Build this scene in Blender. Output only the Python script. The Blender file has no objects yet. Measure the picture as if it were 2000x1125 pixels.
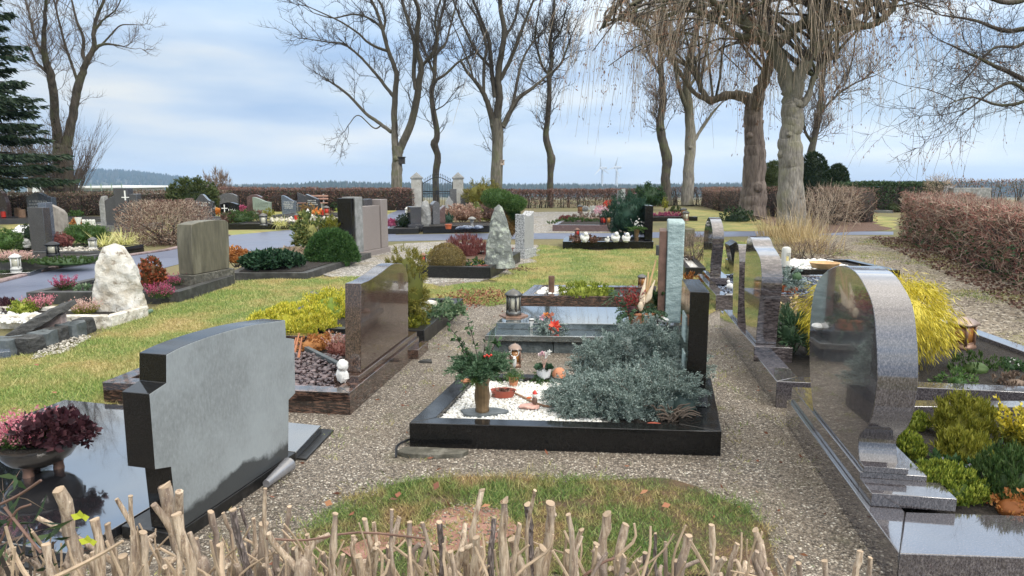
import bpy, math, random
import numpy as np
from mathutils import Vector, Matrix, noise as mnoise
R = math.radians
rng = np.random.default_rng(7)
random.seed(7)
scene = bpy.context.scene
COL = scene.collection
# ---------------------------------------------------------------- camera model (used to survey the place)
F = 1333.0; HZ = 352.0; EYE = 1.65
TH = math.atan((562.5 - HZ) / F); CT, ST = math.cos(TH), math.sin(TH)

def ray(px, py):
    u = (px - 1000) / F; v = (py - 562.5) / F
    return u, CT - v * ST, -(ST + v * CT)          # x, forward, up
def at(px, py, z=0.0):
    x, f, k = ray(px, py); t = (z - EYE) / k
    return Vector((x * t, f * t, z))
def ph(px, py, Y):
    x, f, k = ray(px, py); t = Y / f
    return Vector((x * t, Y, EYE + k * t))
def ztop(Y, py):
    x, f, k = ray(1000, py); return EYE + k / f * Y
def pxm(Y):                                        # metres per photo pixel at distance Y
    return Y / F
def on_plane(p0, p1, pts):
    """photo outline -> (s,z) on the vertical plane through ground points p0,p1"""
    d = Vector((p1[0] - p0[0], p1[1] - p0[1])); d.normalize(); n = Vector((-d.y, d.x)); out = []
    for px, py in pts:
        x, f, k = ray(px, py); t = (n.x * p0[0] + n.y * p0[1]) / (n.x * x + n.y * f)
        out.append(((x * t - p0[0]) * d.x + (f * t - p0[1]) * d.y, EYE + k * t))
    return out
# ---------------------------------------------------------------- mesh builder
def unit(a):
    return a / np.maximum(np.linalg.norm(a, axis=-1, keepdims=True), 1e-9)

class MB:
    def __init__(s): s.v = []; s.f = []; s.n = 0
    def add(s, v, f, mi=0):
        v = np.asarray(v, float).reshape(-1, 3)
        if isinstance(f, np.ndarray): s.f.append((f + s.n, mi))
        else: s.f.append(([[i + s.n for i in q] for q in f], mi))
        s.v.append(v); s.n += len(v); return s
    def box(s, x0, y0, z0, x1, y1, z1, mi=0, M=None):
        v = np.array([(x, y, z) for z in (z0, z1) for x, y in ((x0, y0), (x1, y0), (x1, y1), (x0, y1))], float)
        if M is not None: v = xf(v, M)
        return s.add(v, [[3, 2, 1, 0], [4, 5, 6, 7], [0, 1, 5, 4], [1, 2, 6, 5], [2, 3, 7, 6], [3, 0, 4, 7]], mi)
    def prism(s, poly, z0, z1, mi=0):
        """poly: xy list (ccw), vertical prism"""
        n = len(poly); a = sum(poly[i][0] * poly[(i + 1) % n][1] - poly[(i + 1) % n][0] * poly[i][1] for i in range(n))
        if a < 0: poly = poly[::-1]
        v = [(p[0], p[1], z0) for p in poly] + [(p[0], p[1], z1) for p in poly]
        return s.add(v, [list(range(n))[::-1], list(range(n, 2 * n))] + [[i, (i + 1) % n, n + (i + 1) % n, n + i] for i in range(n)], mi)
    def slab(s, outline, o, d, thick, mi=0, off=0.0):
        """(s,z) outline standing in the plane through o along d, extruded to the right of d"""
        d = Vector((d[0], d[1], 0)).normalized(); n = Vector((d.y, -d.x, 0)); k = len(outline)
        a = sum(outline[i][0] * outline[(i + 1) % k][1] - outline[(i + 1) % k][0] * outline[i][1] for i in range(k))
        if a < 0: outline = outline[::-1]
        o = Vector((o[0], o[1], 0))
        fr = [o + d * q[0] + n * off + Vector((0, 0, q[1])) for q in outline]
        bk = [p + n * thick for p in fr]
        return s.add([tuple(p) for p in fr + bk], [list(range(k)), list(range(k, 2 * k))[::-1]] + [[(i + 1) % k, i, k + i, k + (i + 1) % k] for i in range(k)], mi)
    def lathe(s, prof, n=16, c=(0, 0, 0), mi=0, wob=0.0, M=None):
        v = []; 
        for r, z in prof:
            for i in range(n):
                a = 2 * math.pi * i / n; rr = r * (1 + wob * (i % 2))
                v.append((rr * math.cos(a), rr * math.sin(a), z))
        v = np.array(v)
        if M is not None: v = xf(v, M)
        v = v + np.array(c)
        k = len(prof); f = [[j * n + i, j * n + (i + 1) % n, (j + 1) * n + (i + 1) % n, (j + 1) * n + i] for j in range(k - 1) for i in range(n)]
        f += [list(range(n))[::-1], list(range((k - 1) * n, k * n))]
        return s.add(v, f, mi)
    def ball(s, c, r, n=12, nz=8, bump=0.0, seed=0, mi=0, fr=2.0):
        r = np.broadcast_to(np.asarray(r, float), (3,)); v = []
        for j in range(nz + 1):
            t = math.pi * j / nz
            for i in range(n):
                a = 2 * math.pi * i / n
                d = Vector((math.sin(t) * math.cos(a), math.sin(t) * math.sin(a), math.cos(t)))
                k = 1 + (bump * mnoise.noise(d * fr + Vector((seed * 3.1, seed, 7))) if bump else 0)
                v.append((c[0] + d.x * r[0] * k, c[1] + d.y * r[1] * k, c[2] + d.z * r[2] * k))
        f = [[j * n + i, (j + 1) * n + i, (j + 1) * n + (i + 1) % n, j * n + (i + 1) % n] for j in range(nz) for i in range(n)]
        return s.add(v, np.array(f), mi)
    def tube(s, pts, rad, k=6, mi=0, cap=True):
        P = np.asarray(pts, float); n = len(P); rad = np.broadcast_to(np.asarray(rad, float), (n,))
        T = np.empty_like(P); T[1:-1] = P[2:] - P[:-2]; T[0] = P[1] - P[0]; T[-1] = P[-1] - P[-2]; T = unit(T)
        ref = np.array([0, 0, 1.0]) if abs(T[:, 2]).mean() < .8 else np.array([1.0, 0, 0])
        A = unit(np.cross(T, ref)); B = np.cross(T, A)
        an = np.arange(k) * 2 * math.pi / k
        v = P[:, None] + rad[:, None, None] * (A[:, None] * np.cos(an)[None, :, None] + B[:, None] * np.sin(an)[None, :, None])
        i = np.arange(k); j = (i + 1) % k; rows = np.arange(n - 1)[:, None] * k
        f = np.stack([rows + i, rows + j, rows + k + j, rows + k + i], -1).reshape(-1, 4)
        s.add(v.reshape(-1, 3), f, mi)
        if cap and k > 3:
            s.f.append(([[s.n - n * k + q for q in range(k)][::-1], [s.n - k + q for q in range(k)]], mi))
        return s
    def trunk(s, S, Rr, k, seed):
        """a trunk with flutes and lumps"""
        P = smooth_line(S, len(S) * 3); Rr = np.interp(np.linspace(0, len(S) - 1, len(P)), range(len(S)), Rr); n = len(P); n0 = s.n; s.tube(P, Rr, k); v = s.v[-1].reshape(n, k, 3); zf = np.arange(n)
        for j in range(n):
            for i in range(k):
                a = 6.283 * i / k; q = 1 + .10 * mnoise.noise(Vector((math.cos(a) * 2.2 + seed, math.sin(a) * 2.2, zf[j] * .10))) + .06 * mnoise.noise(Vector((math.cos(a) * 5, math.sin(a) * 5 + seed, zf[j] * .22))) + .35 * math.exp(-j * .35) * max(0, mnoise.noise(Vector((math.cos(a) * 1.6, math.sin(a) * 1.6, seed))) + .3)
                v[j, i] = P[j] + (v[j, i] - P[j]) * q
        s.v[-1] = v.reshape(-1, 3); return s
    def leaves(s, P, D, L, W, mi=0, N=None, fold=0.25):
        """diamond leaves: base P, direction D, length L, width W"""
        P = np.asarray(P, float); n = len(P); D = unit(np.asarray(D, float))
        L = np.broadcast_to(np.asarray(L, float), (n,))[:, None]; W = np.broadcast_to(np.asarray(W, float), (n,))[:, None]
        if N is None: N = rng.normal(size=(n, 3))
        S = unit(np.cross(D, N)); U = np.cross(S, D)
        m = P + D * L * .5 + U * L * fold * .3
        v = np.stack([P, m - S * W * .5, P + D * L, m + S * W * .5], 1).reshape(-1, 3)
        f = np.arange(4 * n).reshape(n, 4)
        return s.add(v, f, mi)
    def blades(s, P, D, L, W, mi=0):
        n = len(P); D = unit(np.asarray(D, float)); L = np.asarray(L)[:, None]; W = np.asarray(W)[:, None]
        S = unit(np.cross(D, rng.normal(size=(n, 3))))
        v = np.stack([P - S * W * .5, P + S * W * .5, P + D * L], 1).reshape(-1, 3)
        return s.add(v, np.arange(3 * n).reshape(n, 3), mi)
    def build(s, name, m, parent=None, smooth=True, bevel=0, ang=35):
        V = np.concatenate(s.v) if s.v else np.zeros((0, 3))
        if parent is not None:
            q = parent; o = Vector((0, 0, 0))
            while q is not None: o = o + q.location; q = q.parent
            V = V - np.array(o)
        lt = []; lv = []; mi = []
        for f, k in s.f:
            if isinstance(f, np.ndarray):
                lt.append(np.full(len(f), f.shape[1], np.int32)); lv.append(f.reshape(-1).astype(np.int32)); mi.append(np.full(len(f), k, np.int32))
            else:
                lt.append(np.array([len(q) for q in f], np.int32)); lv.append(np.array([i for q in f for i in q], np.int32)); mi.append(np.full(len(f), k, np.int32))
        lt = np.concatenate(lt); lv = np.concatenate(lv); mi = np.concatenate(mi)
        me = bpy.data.meshes.new(name); me.vertices.add(len(V)); me.vertices.foreach_set('co', V.astype(np.float32).ravel())
        me.loops.add(len(lv)); me.loops.foreach_set('vertex_index', lv)
        me.polygons.add(len(lt)); me.polygons.foreach_set('loop_start', np.concatenate([[0], np.cumsum(lt)[:-1]]).astype(np.int32))
        me.polygons.foreach_set('material_index', mi)
        me.update(calc_edges=True)
        for q in (m if isinstance(m, (list, tuple)) else [m]): me.materials.append(q)
        if smooth and len(lt) < 60000:
            me.polygons.foreach_set('use_smooth', np.ones(len(lt), bool)); me.set_sharp_from_angle(angle=R(ang))
        o = bpy.data.objects.new(name, me); COL.objects.link(o)
        if parent is not None: o.parent = parent
        if bevel:
            b = o.modifiers.new('bevel', 'BEVEL'); b.width = bevel; b.segments = 2; b.limit_method = 'ANGLE'; b.angle_limit = R(40)
        return o

def xf(v, M):
    v = np.asarray(v, float); M = np.array(M); return v @ M[:3, :3].T + M[:3, 3]
def RZ(a): return Matrix.Rotation(a, 4, 'Z')
def T(name, label, cat, loc, group=None):
    o = bpy.data.objects.new(name, None); COL.objects.link(o); o.location = Vector(loc); o.empty_display_size = .1
    o['label'] = label; o['category'] = cat
    if group: o['group'] = group
    return o
def tag(o, label, cat, group=None):
    o['label'] = label; o['category'] = cat
    if group: o['group'] = group
    return o
def kind(o, k): o['kind'] = k; return o
def copy_thing(o, loc, label=None, rz=0.0, sc=1.0):
    def rec(a, par):
        c = a.copy(); COL.objects.link(c)
        if par is not None: c.parent = par
        for ch in [x for x in KIDS.get(a.name, [])]: rec(ch, c)
        return c
    index_kids(o)
    c = rec(o, None); c.location = Vector(loc); c.rotation_euler = (0, 0, rz); s = sc if isinstance(sc, (tuple, list)) else (sc,) * 3; c.scale = s
    if label: c['label'] = label
    return c
KIDS = {}
def index_kids(o):
    ch = [x for x in COL.objects if x.parent == o]; KIDS[o.name] = ch
    for x in ch: index_kids(x)
def smooth_line(pts, n):
    """Catmull-Rom resample of a polyline"""
    P = np.asarray(pts, float)
    if len(P) < 3: return P[0] + (P[-1] - P[0]) * np.linspace(0, 1, n)[:, None]
    Q = np.vstack([2 * P[0] - P[1], P, 2 * P[-1] - P[-2]]); t = np.linspace(0, len(P) - 1 - 1e-6, n); i = t.astype(int); u = (t - i)[:, None]
    a, b, c, d = Q[i], Q[i + 1], Q[i + 2], Q[i + 3]
    return .5 * (2 * b + (c - a) * u + (2 * a - 5 * b + 4 * c - d) * u * u + (3 * b - a - 3 * c + d) * u ** 3)
def inpoly(P, poly):
    x, y = P[:, 0], P[:, 1]; r = np.zeros(len(P), bool); n = len(poly)
    for i in range(n):
        x0, y0 = poly[i][0], poly[i][1]; x1, y1 = poly[(i + 1) % n][0], poly[(i + 1) % n][1]
        c = (y0 > y) != (y1 > y)
        r ^= c & (x < (x1 - x0) * (y - y0) / ((y1 - y0) if y1 != y0 else 1e-9) + x0)
    return r
def rand_in(poly, n):
    a = np.array([(p[0], p[1]) for p in poly]); lo, hi = a.min(0), a.max(0); out = np.zeros((0, 2))
    for _ in range(60):
        q = lo + (hi - lo) * rng.random((n, 2)); out = np.vstack([out, q[inpoly(q, poly)]])
        if len(out) >= n: break
    return out[:n]
def sphere_dirs(n, zmin=-1.0):
    z = zmin + (1 - zmin) * rng.random(n); a = rng.random(n) * 2 * math.pi; r = np.sqrt(1 - z * z)
    return np.stack([r * np.cos(a), r * np.sin(a), z], 1)
def lump(D, seed, f=3.0):
    """smooth bumpy function of direction"""
    k = np.random.default_rng(seed).normal(size=(5, 3)) * f; p = np.random.default_rng(seed + 1).random(5) * 6
    return sum(np.sin(D @ k[i] + p[i]) for i in range(5)) / 5
def roughen(poly, step, amp):
    """closed xy outline with an irregular edge"""
    out = []
    n = len(poly)
    for i in range(n):
        a, b = Vector(poly[i][:2]), Vector(poly[(i + 1) % n][:2]); L = (b - a).length; k = max(1, min(60, int(L / step)))
        for j in range(k):
            p = a + (b - a) * (j / k); q = Vector((p.x * 1.7, p.y * 1.7, 3)); s = amp * min(1.0, .15 + 1)
            out.append((p.x + mnoise.noise(q) * s, p.y + mnoise.noise(q + Vector((9, 9, 0))) * s))
    return out
# ---------------------------------------------------------------- materials
class NT:
    def __init__(s, name):
        s.m = bpy.data.materials.new(name); s.m.use_nodes = True; s.t = s.m.node_tree; s.t.nodes.clear()
        s.out = s.n('ShaderNodeOutputMaterial'); s.b = s.n('ShaderNodeBsdfPrincipled'); s.l(s.b.outputs[0], s.out.inputs[0])
        s.co = None
    def n(s, ty, **kw):
        x = s.t.nodes.new(ty)
        for k, v in kw.items():
            if k in x.inputs.keys(): x.inputs[k].default_value = v
            else: setattr(x, k, v)
        return x
    def l(s, a, b): s.t.links.new(a, b)
    def coord(s, sc=(1, 1, 1)):
        if s.co is None: s.co = s.n('ShaderNodeTexCoord')
        if tuple(sc) == (1, 1, 1): return s.co.outputs['Object']
        m = s.n('ShaderNodeMapping'); m.inputs['Scale'].default_value = sc; s.l(s.co.outputs['Object'], m.inputs['Vector']); return m.outputs[0]
    def noise(s, scale, detail=4, rough=.55, sc=(1, 1, 1), dist=0):
        x = s.n('ShaderNodeTexNoise', Scale=scale, Detail=detail, Roughness=rough, Distortion=dist); s.l(s.coord(sc), x.inputs['Vector']); return x.outputs['Fac']
    def vor(s, scale, feature='F1', sc=(1, 1, 1), rnd=1.0):
        x = s.n('ShaderNodeTexVoronoi', feature=feature, Scale=scale, Randomness=rnd); s.l(s.coord(sc), x.inputs['Vector']); return x
    def ramp(s, fac, stops, interp='LINEAR'):
        x = s.n('ShaderNodeValToRGB'); cr = x.color_ramp; cr.interpolation = interp
        while len(cr.elements) < len(stops): cr.elements.new(.5)
        for e, (p, c) in zip(cr.elements, stops):
            e.position = p; e.color = (c, c, c, 1) if not hasattr(c, '__len__') else (*c[:3], 1)
        s.l(fac, x.inputs[0]); return x.outputs[0]
    def mix(s, fac, a, b, mode='MIX'):
        x = s.n('ShaderNodeMix', data_type='RGBA', blend_type=mode)
        for q, i in ((fac, 0), (a, 6), (b, 7)):
            if hasattr(q, 'is_output'): s.l(q, x.inputs[i])
            elif i == 0: x.inputs[0].default_value = q
            else: x.inputs[i].default_value = (*q[:3], 1)
        return x.outputs[2]
    def bump(s, h, strength=.5, dist=.01, prev=None):
        x = s.n('ShaderNodeBump', Strength=strength, Distance=dist); s.l(h, x.inputs['Height'])
        if prev is not None: s.l(prev, x.inputs['Normal'])
        s.l(x.outputs[0], s.b.inputs['Normal']); return x.outputs[0]
    def set(s, col=None, rough=None, **kw):
        for k, v in (('Base Color', col), ('Roughness', rough), *kw.items()):
            if v is None: continue
            i = s.b.inputs[k.replace('_', ' ')] if k.replace('_', ' ') in s.b.inputs.keys() else s.b.inputs[k]
            if hasattr(v, 'is_output'): s.l(v, i)
            elif hasattr(v, '__len__'): i.default_value = (*v[:3], 1)
            else: i.default_value = v
        return s.m

def granite(name, cols, scale=220, rough=.07, streak=None, drops=True, coat=.6, large=.35, ior=1.6):
    n = NT(name); a = n.noise(scale, 3, .7, streak or (1, 1, 1)); c = n.ramp(a, [(.36, cols[0]), (.5, cols[1]), (.64, cols[2])])
    b = n.noise(4.5, 5, .6, streak and tuple(.4 * q for q in streak) or (1, 1, 1)); c = n.mix(n.ramp(b, [(.35, 0), (.7, large)]), c, cols[0])
    r = n.ramp(n.noise(6, 5, .6), [(.4, rough), (.7, rough + .12)])
    if drops:
        d = n.noise(70, 2, .5); n.bump(d, .05, .003)
    return n.set(c, r, IOR=ior, Coat_Weight=coat, Coat_Roughness=.03, Coat_IOR=1.6)
def rough_stone(name, cols, scale=7, bump=.6, dist=.03, rough=.85, lichen=None, lf=.56, sc=(1, 1, 1)):
    n = NT(name); a = n.noise(scale, 9, .65, sc); c = n.ramp(a, [(.3, cols[0]), (.52, cols[1]), (.72, cols[2])])
    if lichen is not None: c = n.mix(n.ramp(n.noise(scale * 1.7, 8, .7), [(lf, 0), (lf + .07, .85)]), c, lichen)
    v = n.vor(scale * 2.2); h = n.mix(.4, n.noise(scale * 2, 10, .7), v.outputs['Distance']); n.bump(h, bump, dist)
    return n.set(c, rough)
def leafm(name, c1, c2, c3=None, rough=.55, trans=.25, spec=.3):
    n = NT(name); g = n.n('ShaderNodeNewGeometry'); c3 = c3 or c2
    c = n.ramp(g.outputs['Random Per Island'], [(0, c1), (.55, c2), (1, c3)])
    n.set(c, rough); n.b.inputs['Specular IOR Level'].default_value = spec
    if trans:
        t = n.n('ShaderNodeBsdfTranslucent'); n.l(c, t.inputs[0]); m = n.n('ShaderNodeMixShader'); m.inputs[0].default_value = trans
        n.l(n.b.outputs[0], m.inputs[1]); n.l(t.outputs[0], m.inputs[2]); n.l(m.outputs[0], n.out.inputs[0])
    return n.m
def plain(name, c, rough=.6, metal=0.0, var=.25, scale=14, bump=0, **kw):
    n = NT(name); a = n.noise(scale, 6, .6); d = tuple(q * (1 - var) for q in c); e = tuple(min(1, q * (1 + var)) for q in c)
    col = n.ramp(a, [(.3, d), (.7, e)])
    if bump: n.bump(n.noise(scale * 4, 6), bump, .01)
    return n.set(col, rough, Metallic=metal, **kw)
def bark(name, c1, c2, moss=None, sc=9, upper=None):
    n = NT(name); a = n.noise(sc, 8, .65, (1, 1, .22)); c = n.ramp(a, [(.35, c1), (.65, c2)])
    if moss is not None: c = n.mix(n.ramp(n.noise(1.6, 6, .6), [(.5, 0), (.62, .7)]), c, moss)
    v = n.vor(sc * 2.2, sc=(1, 1, .2)); n.bump(n.mix(.5, a, v.outputs['Distance']), .9, .05)
    if upper is not None:                            # bark colour turns darker with height, edge broken by noise
        z0, z1, col = upper; s = n.n('ShaderNodeSeparateXYZ'); n.l(n.coord(), s.inputs[0]); q = n.n('ShaderNodeMath', operation='MULTIPLY_ADD'); n.l(n.noise(1.4, 6, .65), q.inputs[0]); q.inputs[1].default_value = 2.4; n.l(s.outputs[2], q.inputs[2])
        r = n.n('ShaderNodeMapRange'); r.inputs['From Min'].default_value = z0 + 1.2; r.inputs['From Max'].default_value = z1 + 1.2; n.l(q.outputs[0], r.inputs[0]); c = n.mix(r.outputs[0], c, n.mix(n.noise(9, 6, .65), (col[0] * .5, col[1] * .5, col[2] * .5), (col[0] * 1.6, col[1] * 1.6, col[2] * 1.5)))
    return n.set(c, .9)
def pebble(name, stops, scale, bump=.8, dist=.012, rough=.7, dirt=None):
    n = NT(name); v = n.vor(scale); sp = n.n('ShaderNodeSeparateColor'); n.l(v.outputs['Color'], sp.inputs[0])
    c = n.ramp(sp.outputs[0], stops); big = n.noise(1.3, 6, .6)
    c = n.mix(n.ramp(v.outputs['Distance'], [(.35, 0), (.75, .75)]), c, (.05, .045, .04))
    if dirt is not None: c = n.mix(n.ramp(big, [(.48, 0), (.66, .6)]), c, dirt)
    x = n.n('ShaderNodeMath', operation='SUBTRACT'); x.inputs[0].default_value = 1; n.l(v.outputs['Distance'], x.inputs[1])
    c = n.mix(n.ramp(n.noise(2.1, 7, .7), [(.56, 0), (.70, .55)]), c, (.085, .09, .035)) if dirt is not None else c
    n.bump(x.outputs[0], bump, dist); return n.set(c, rough)
def islandm(name, stops, rough=.7, trans=0):
    n = NT(name); g = n.n('ShaderNodeNewGeometry'); return n.set(n.ramp(g.outputs['Random Per Island'], stops), rough)

M = {}
M['black'] = granite('polished_black_granite', [(.004, .004, .004), (.007, .007, .007), (.022, .022, .023)], 260, .06, coat=0, ior=1.42)
M['blacktop'] = granite('wet_black_granite', [(.008, .008, .010), (.014, .015, .018), (.03, .03, .034)], 200, .04, coat=1.0, ior=2.1)
M['blackdull'] = granite('dull_black_stone', [(.008, .008, .008), (.014, .014, .014), (.028, .027, .026)], 40, .32, coat=0, large=.5, ior=1.42)
M['darkkerb'] = rough_stone('weathered_dark_kerb', [(.02, .02, .02), (.045, .045, .042), (.10, .10, .095)], 9, .25, .01, .55)
M['brown'] = granite('brown_granite', [(.022, .014, .012), (.060, .038, .030), (.155, .098, .072)], 120, .09, (1, 1, .6))
M['brownstripe'] = granite('striped_brown_granite', [(.012, .009, .008), (.035, .022, .017), (.18, .10, .07)], 26, .10, (.5, .5, 3.2))
M['paradiso'] = granite('violet_grey_granite', [(.030, .026, .029), (.068, .061, .066), (.155, .14, .146)], 150, .06, (1, 1, .55), coat=1.0, ior=1.75)
M['paradiso2'] = granite('veined_violet_granite', [(.026, .021, .022), (.062, .052, .053), (.15, .125, .125)], 30, .07, (.7, .7, 2.5), coat=.9)
M['green'] = granite('green_grey_granite', [(.022, .031, .032), (.046, .061, .062), (.095, .12, .12)], 34, .04, (.35, 1, 1), coat=1.0, ior=2.4)
M['greenface'] = rough_stone('rough_green_stone', [(.16, .22, .22), (.30, .39, .385), (.47, .57, .56)], 26, .7, .012, .6, sc=(.5, .5, 1.6))
M['greenside'] = rough_stone('rough_dark_green_stone', [(.035, .045, .045), (.075, .09, .09), (.14, .16, .16)], 18, .6, .015, .6)
M['grey'] = granite('grey_granite', [(.06, .06, .063), (.11, .11, .115), (.20, .20, .21)], 160, .2, coat=.3)
M['darkgrey'] = granite('dark_grey_granite', [(.025, .026, .03), (.05, .052, .06), (.09, .09, .10)], 160, .14, coat=.5)
M['bluegrey'] = granite('blue_grey_granite', [(.05, .062, .085), (.085, .105, .14), (.14, .17, .21)], 120, .22, coat=.3)
M['redbrown'] = granite('red_brown_granite', [(.06, .035, .033), (.12, .075, .07), (.20, .14, .13)], 120, .2, coat=.3)
M['speckle'] = granite('salt_and_pepper_granite', [(.03, .03, .03), (.33, .34, .34), (.62, .63, .63)], 55, .45, coat=0, drops=False, large=.1)
M['smoothgrey'] = granite('smooth_light_granite', [(.22, .22, .22), (.32, .32, .32), (.42, .42, .42)], 160, .3, coat=.2)
M['boulder'] = rough_stone('grey_boulder', [(.13, .13, .12), (.25, .25, .24), (.40, .40, .38)], 6, .7, .05, .9)
M['lichen'] = rough_stone('lichen_monolith', [(.09, .10, .095), (.20, .215, .20), (.36, .37, .34)], 5, 1.0, .07, .9, lichen=(.46, .50, .42), lf=.53)
M['quarz'] = rough_stone('brown_grey_slab_stone', [(.14, .12, .10), (.27, .245, .215), (.43, .40, .37)], 7, .5, .02, .8, sc=(1, 1, .4))
M['marble'] = rough_stone('weathered_white_marble', [(.36, .29, .19), (.66, .63, .56), (.76, .76, .74)], 4.2, 1.0, .09, .7, lichen=(.20, .15, .10), lf=.585)
M['marblekerb'] = rough_stone('white_stone_kerb', [(.18, .14, .09), (.62, .58, .50), (.78, .76, .72)], 9, .8, .03, .8, lichen=(.10, .08, .06), lf=.58)
M['slate'] = rough_stone('layered_slate', [(.018, .018, .018), (.045, .045, .043), (.10, .10, .095)], 8, 1.0, .05, .75, sc=(1, 1, 5))
M['slateplate'] = rough_stone('slate_plate', [(.05, .06, .062), (.09, .105, .11), (.15, .165, .17)], 12, .5, .01, .5)
M['pinkstone'] = rough_stone('pink_grey_block', [(.20, .15, .14), (.34, .26, .24), (.45, .38, .36)], 14, .5, .01, .7)
M['olivestone'] = rough_stone('algae_stained_stone', [(.055, .05, .034), (.115, .105, .072), (.19, .175, .125)], 9, .2, .006, .55, sc=(1, 1, .18))
M['olivebase'] = rough_stone('algae_stained_base', [(.035, .034, .026), (.085, .08, .062), (.19, .18, .15)], 12, .8, .02, .8, lichen=(.33, .32, .28), lf=.62)
M['triptych'] = granite('brown_grey_matt_stone', [(.17, .145, .135), (.225, .195, .18), (.28, .245, .23)], 200, .42, (1, 1, .3), coat=.0, large=.5, drops=False)
M['greycast'] = None
n = NT('weathered_granite_back'); a = n.noise(70, 4, .7, (1, 1, .5)); b = n.noise(2.4, 6, .6); c = n.ramp(a, [(.3, (.17, .185, .19)), (.55, (.225, .245, .25)), (.75, (.28, .305, .31))])
c = n.mix(n.ramp(b, [(.40, 0), (.62, .75)]), c, (.30, .33, .34)); n.bump(n.noise(140, 3), .12, .003)
sx_ = n.n('ShaderNodeSeparateXYZ'); n.l(n.coord(), sx_.inputs[0]); ad = n.n('ShaderNodeMath', operation='MULTIPLY_ADD'); n.l(n.noise(3.2, 5, .6), ad.inputs[0]); ad.inputs[1].default_value = -.27; n.l(sx_.outputs[2], ad.inputs[2])
stain = n.ramp(ad.outputs[0], [(.0, .9), (.03, 0)]); c = n.mix(stain, c, (.022, .024, .026))
M['greyback'] = n.set(c, .38)
M['concrete'] = rough_stone('weathered_gate_stone', [(.26, .25, .22), (.38, .37, .34), (.52, .51, .48)], 3, .4, .02, .9, lichen=(.19, .18, .13), lf=.6)
M['capstone'] = rough_stone('grey_cap_stone', [(.12, .125, .12), (.22, .225, .22), (.33, .33, .32)], 6, .3, .01, .9)
M['iron'] = plain('black_iron', (.02, .022, .026), .5, .3)
M['rust'] = plain('rusty_steel', (.17, .10, .075), .6, .3, .4, 9, .3)
M['bronze'] = plain('aged_bronze', (.20, .135, .075), .38, .55, .4, 12, .15)
M['copper'] = plain('brown_copper', (.22, .13, .09), .45, .4, .4, 10, .1)
M['copperroof'] = plain('grey_copper_roof', (.32, .24, .20), .42, .5, .25, 8)
M['turbine'] = plain('hazed_turbine_paint', (.50, .53, .56), .5, 0, .05, .1)  # distance haze is put into the colour: white paint toned grey-blue
M['pewter'] = plain('dark_pewter', (.12, .12, .115), .4, .6, .3, 12)
M['glass_amber'] = plain('amber_lantern_glass', (.42, .19, .06), .12, 0, .3, 8)
M['glass_clear'] = plain('milky_lantern_glass', (.55, .53, .42), .1, 0, .2, 8)
M['candle_red'] = plain('red_candle', (.55, .04, .025), .3, 0, .2, 8)
M['candle_white'] = plain('white_candle', (.78, .76, .70), .4, 0, .08, 8)
M['candle_yellow'] = plain('cream_candle', (.68, .58, .25), .4, 0, .1, 8)
M['terracotta'] = plain('terracotta', (.50, .21, .11), .75, 0, .25, 12, .1)
M['redclay'] = plain('red_clay', (.33, .075, .045), .55, 0, .2, 9)
M['orangepot'] = plain('orange_plastic_pot', (.55, .13, .04), .45, 0, .12, 9)
M['whiteceramic'] = plain('white_ceramic', (.62, .63, .66), .35, 0, .06, 5)
M['plaster'] = plain('white_plaster_figure', (.66, .65, .62), .7, 0, .22, 22, .2)
M['pinkplaster'] = plain('pinkish_figure', (.60, .36, .30), .6, 0, .3, 22, .2)
M['white'] = plain('white_plastic', (.80, .80, .77), .4, 0, .05, 6)
M['paint_white'] = plain('white_paint', (.80, .80, .78), .5, 0, .08, 6)
M['letter'] = plain('pale_lettering', (.70, .70, .68), .5, 0, .1, 6)
M['letterdark'] = plain('dark_lettering', (.05, .07, .05), .5, 0, .1, 6)
M['greenplastic'] = plain('green_plastic', (.13, .20, .14), .4, 0, .15, 9)
M['greyplastic'] = plain('smoky_grey_plastic', (.20, .20, .21), .15, .2, .2, 9, Coat_Weight=.8)
M['darkbowl'] = plain('dark_ceramic_bowl', (.035, .03, .026), .3, .2, .5, 9, .1, Coat_Weight=.5)
M['wood'] = plain('old_wood', (.25, .15, .09), .8, 0, .35, 14, .3)
M['benchwood'] = plain('bench_slats', (.38, .22, .17), .75, 0, .2, 14)
M['birdwood'] = plain('pale_nest_box_wood', (.45, .36, .29), .85, 0, .2, 14)
M['darkwood'] = plain('dark_nest_box_wood', (.03, .028, .028), .7, 0, .2, 14)
M['soil'] = rough_stone('dark_soil', [(.010, .008, .006), (.022, .017, .013), (.045, .036, .028)], 30, 1.0, .03, .95)
M['litter'] = rough_stone('leaf_litter', [(.05, .03, .02), (.13, .075, .05), (.24, .15, .10)], 22, 1.0, .03, .95)
M['whitegravel'] = pebble('white_gravel', [(0, (.52, .50, .44)), (.5, (.70, .69, .65)), (1, (.80, .79, .77))], 55)
M['darkpebble'] = islandm('plum_pebbles', [(0, (.05, .035, .038)), (.5, (.105, .075, .078)), (1, (.20, .15, .15))], .35)
M['whitepebble'] = islandm('white_pebbles', [(0, (.50, .47, .40)), (.4, (.70, .69, .65)), (1, (.82, .82, .80))], .6)
M['bluepebble'] = islandm('blue_grey_chippings', [(0, (.05, .06, .09)), (.5, (.12, .15, .21)), (1, (.30, .34, .42))], .6)
M['pathstone'] = islandm('path_gravel_stones', [(0, (.07, .056, .042)), (.3, (.165, .135, .105)), (.6, (.25, .21, .168)), (.91, (.34, .295, .24)), (.975, (.52, .46, .37)), (1, (.64, .59, .5))], .55)
M['bark_grey'] = bark('grey_green_bark', (.085, .075, .055), (.22, .20, .16), (.13, .14, .07), 9, (2.8, 6.5, (.062, .054, .042)))
M['bark_dark'] = bark('dark_wet_bark', (.030, .025, .02), (.10, .083, .066), (.09, .10, .045))
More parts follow.
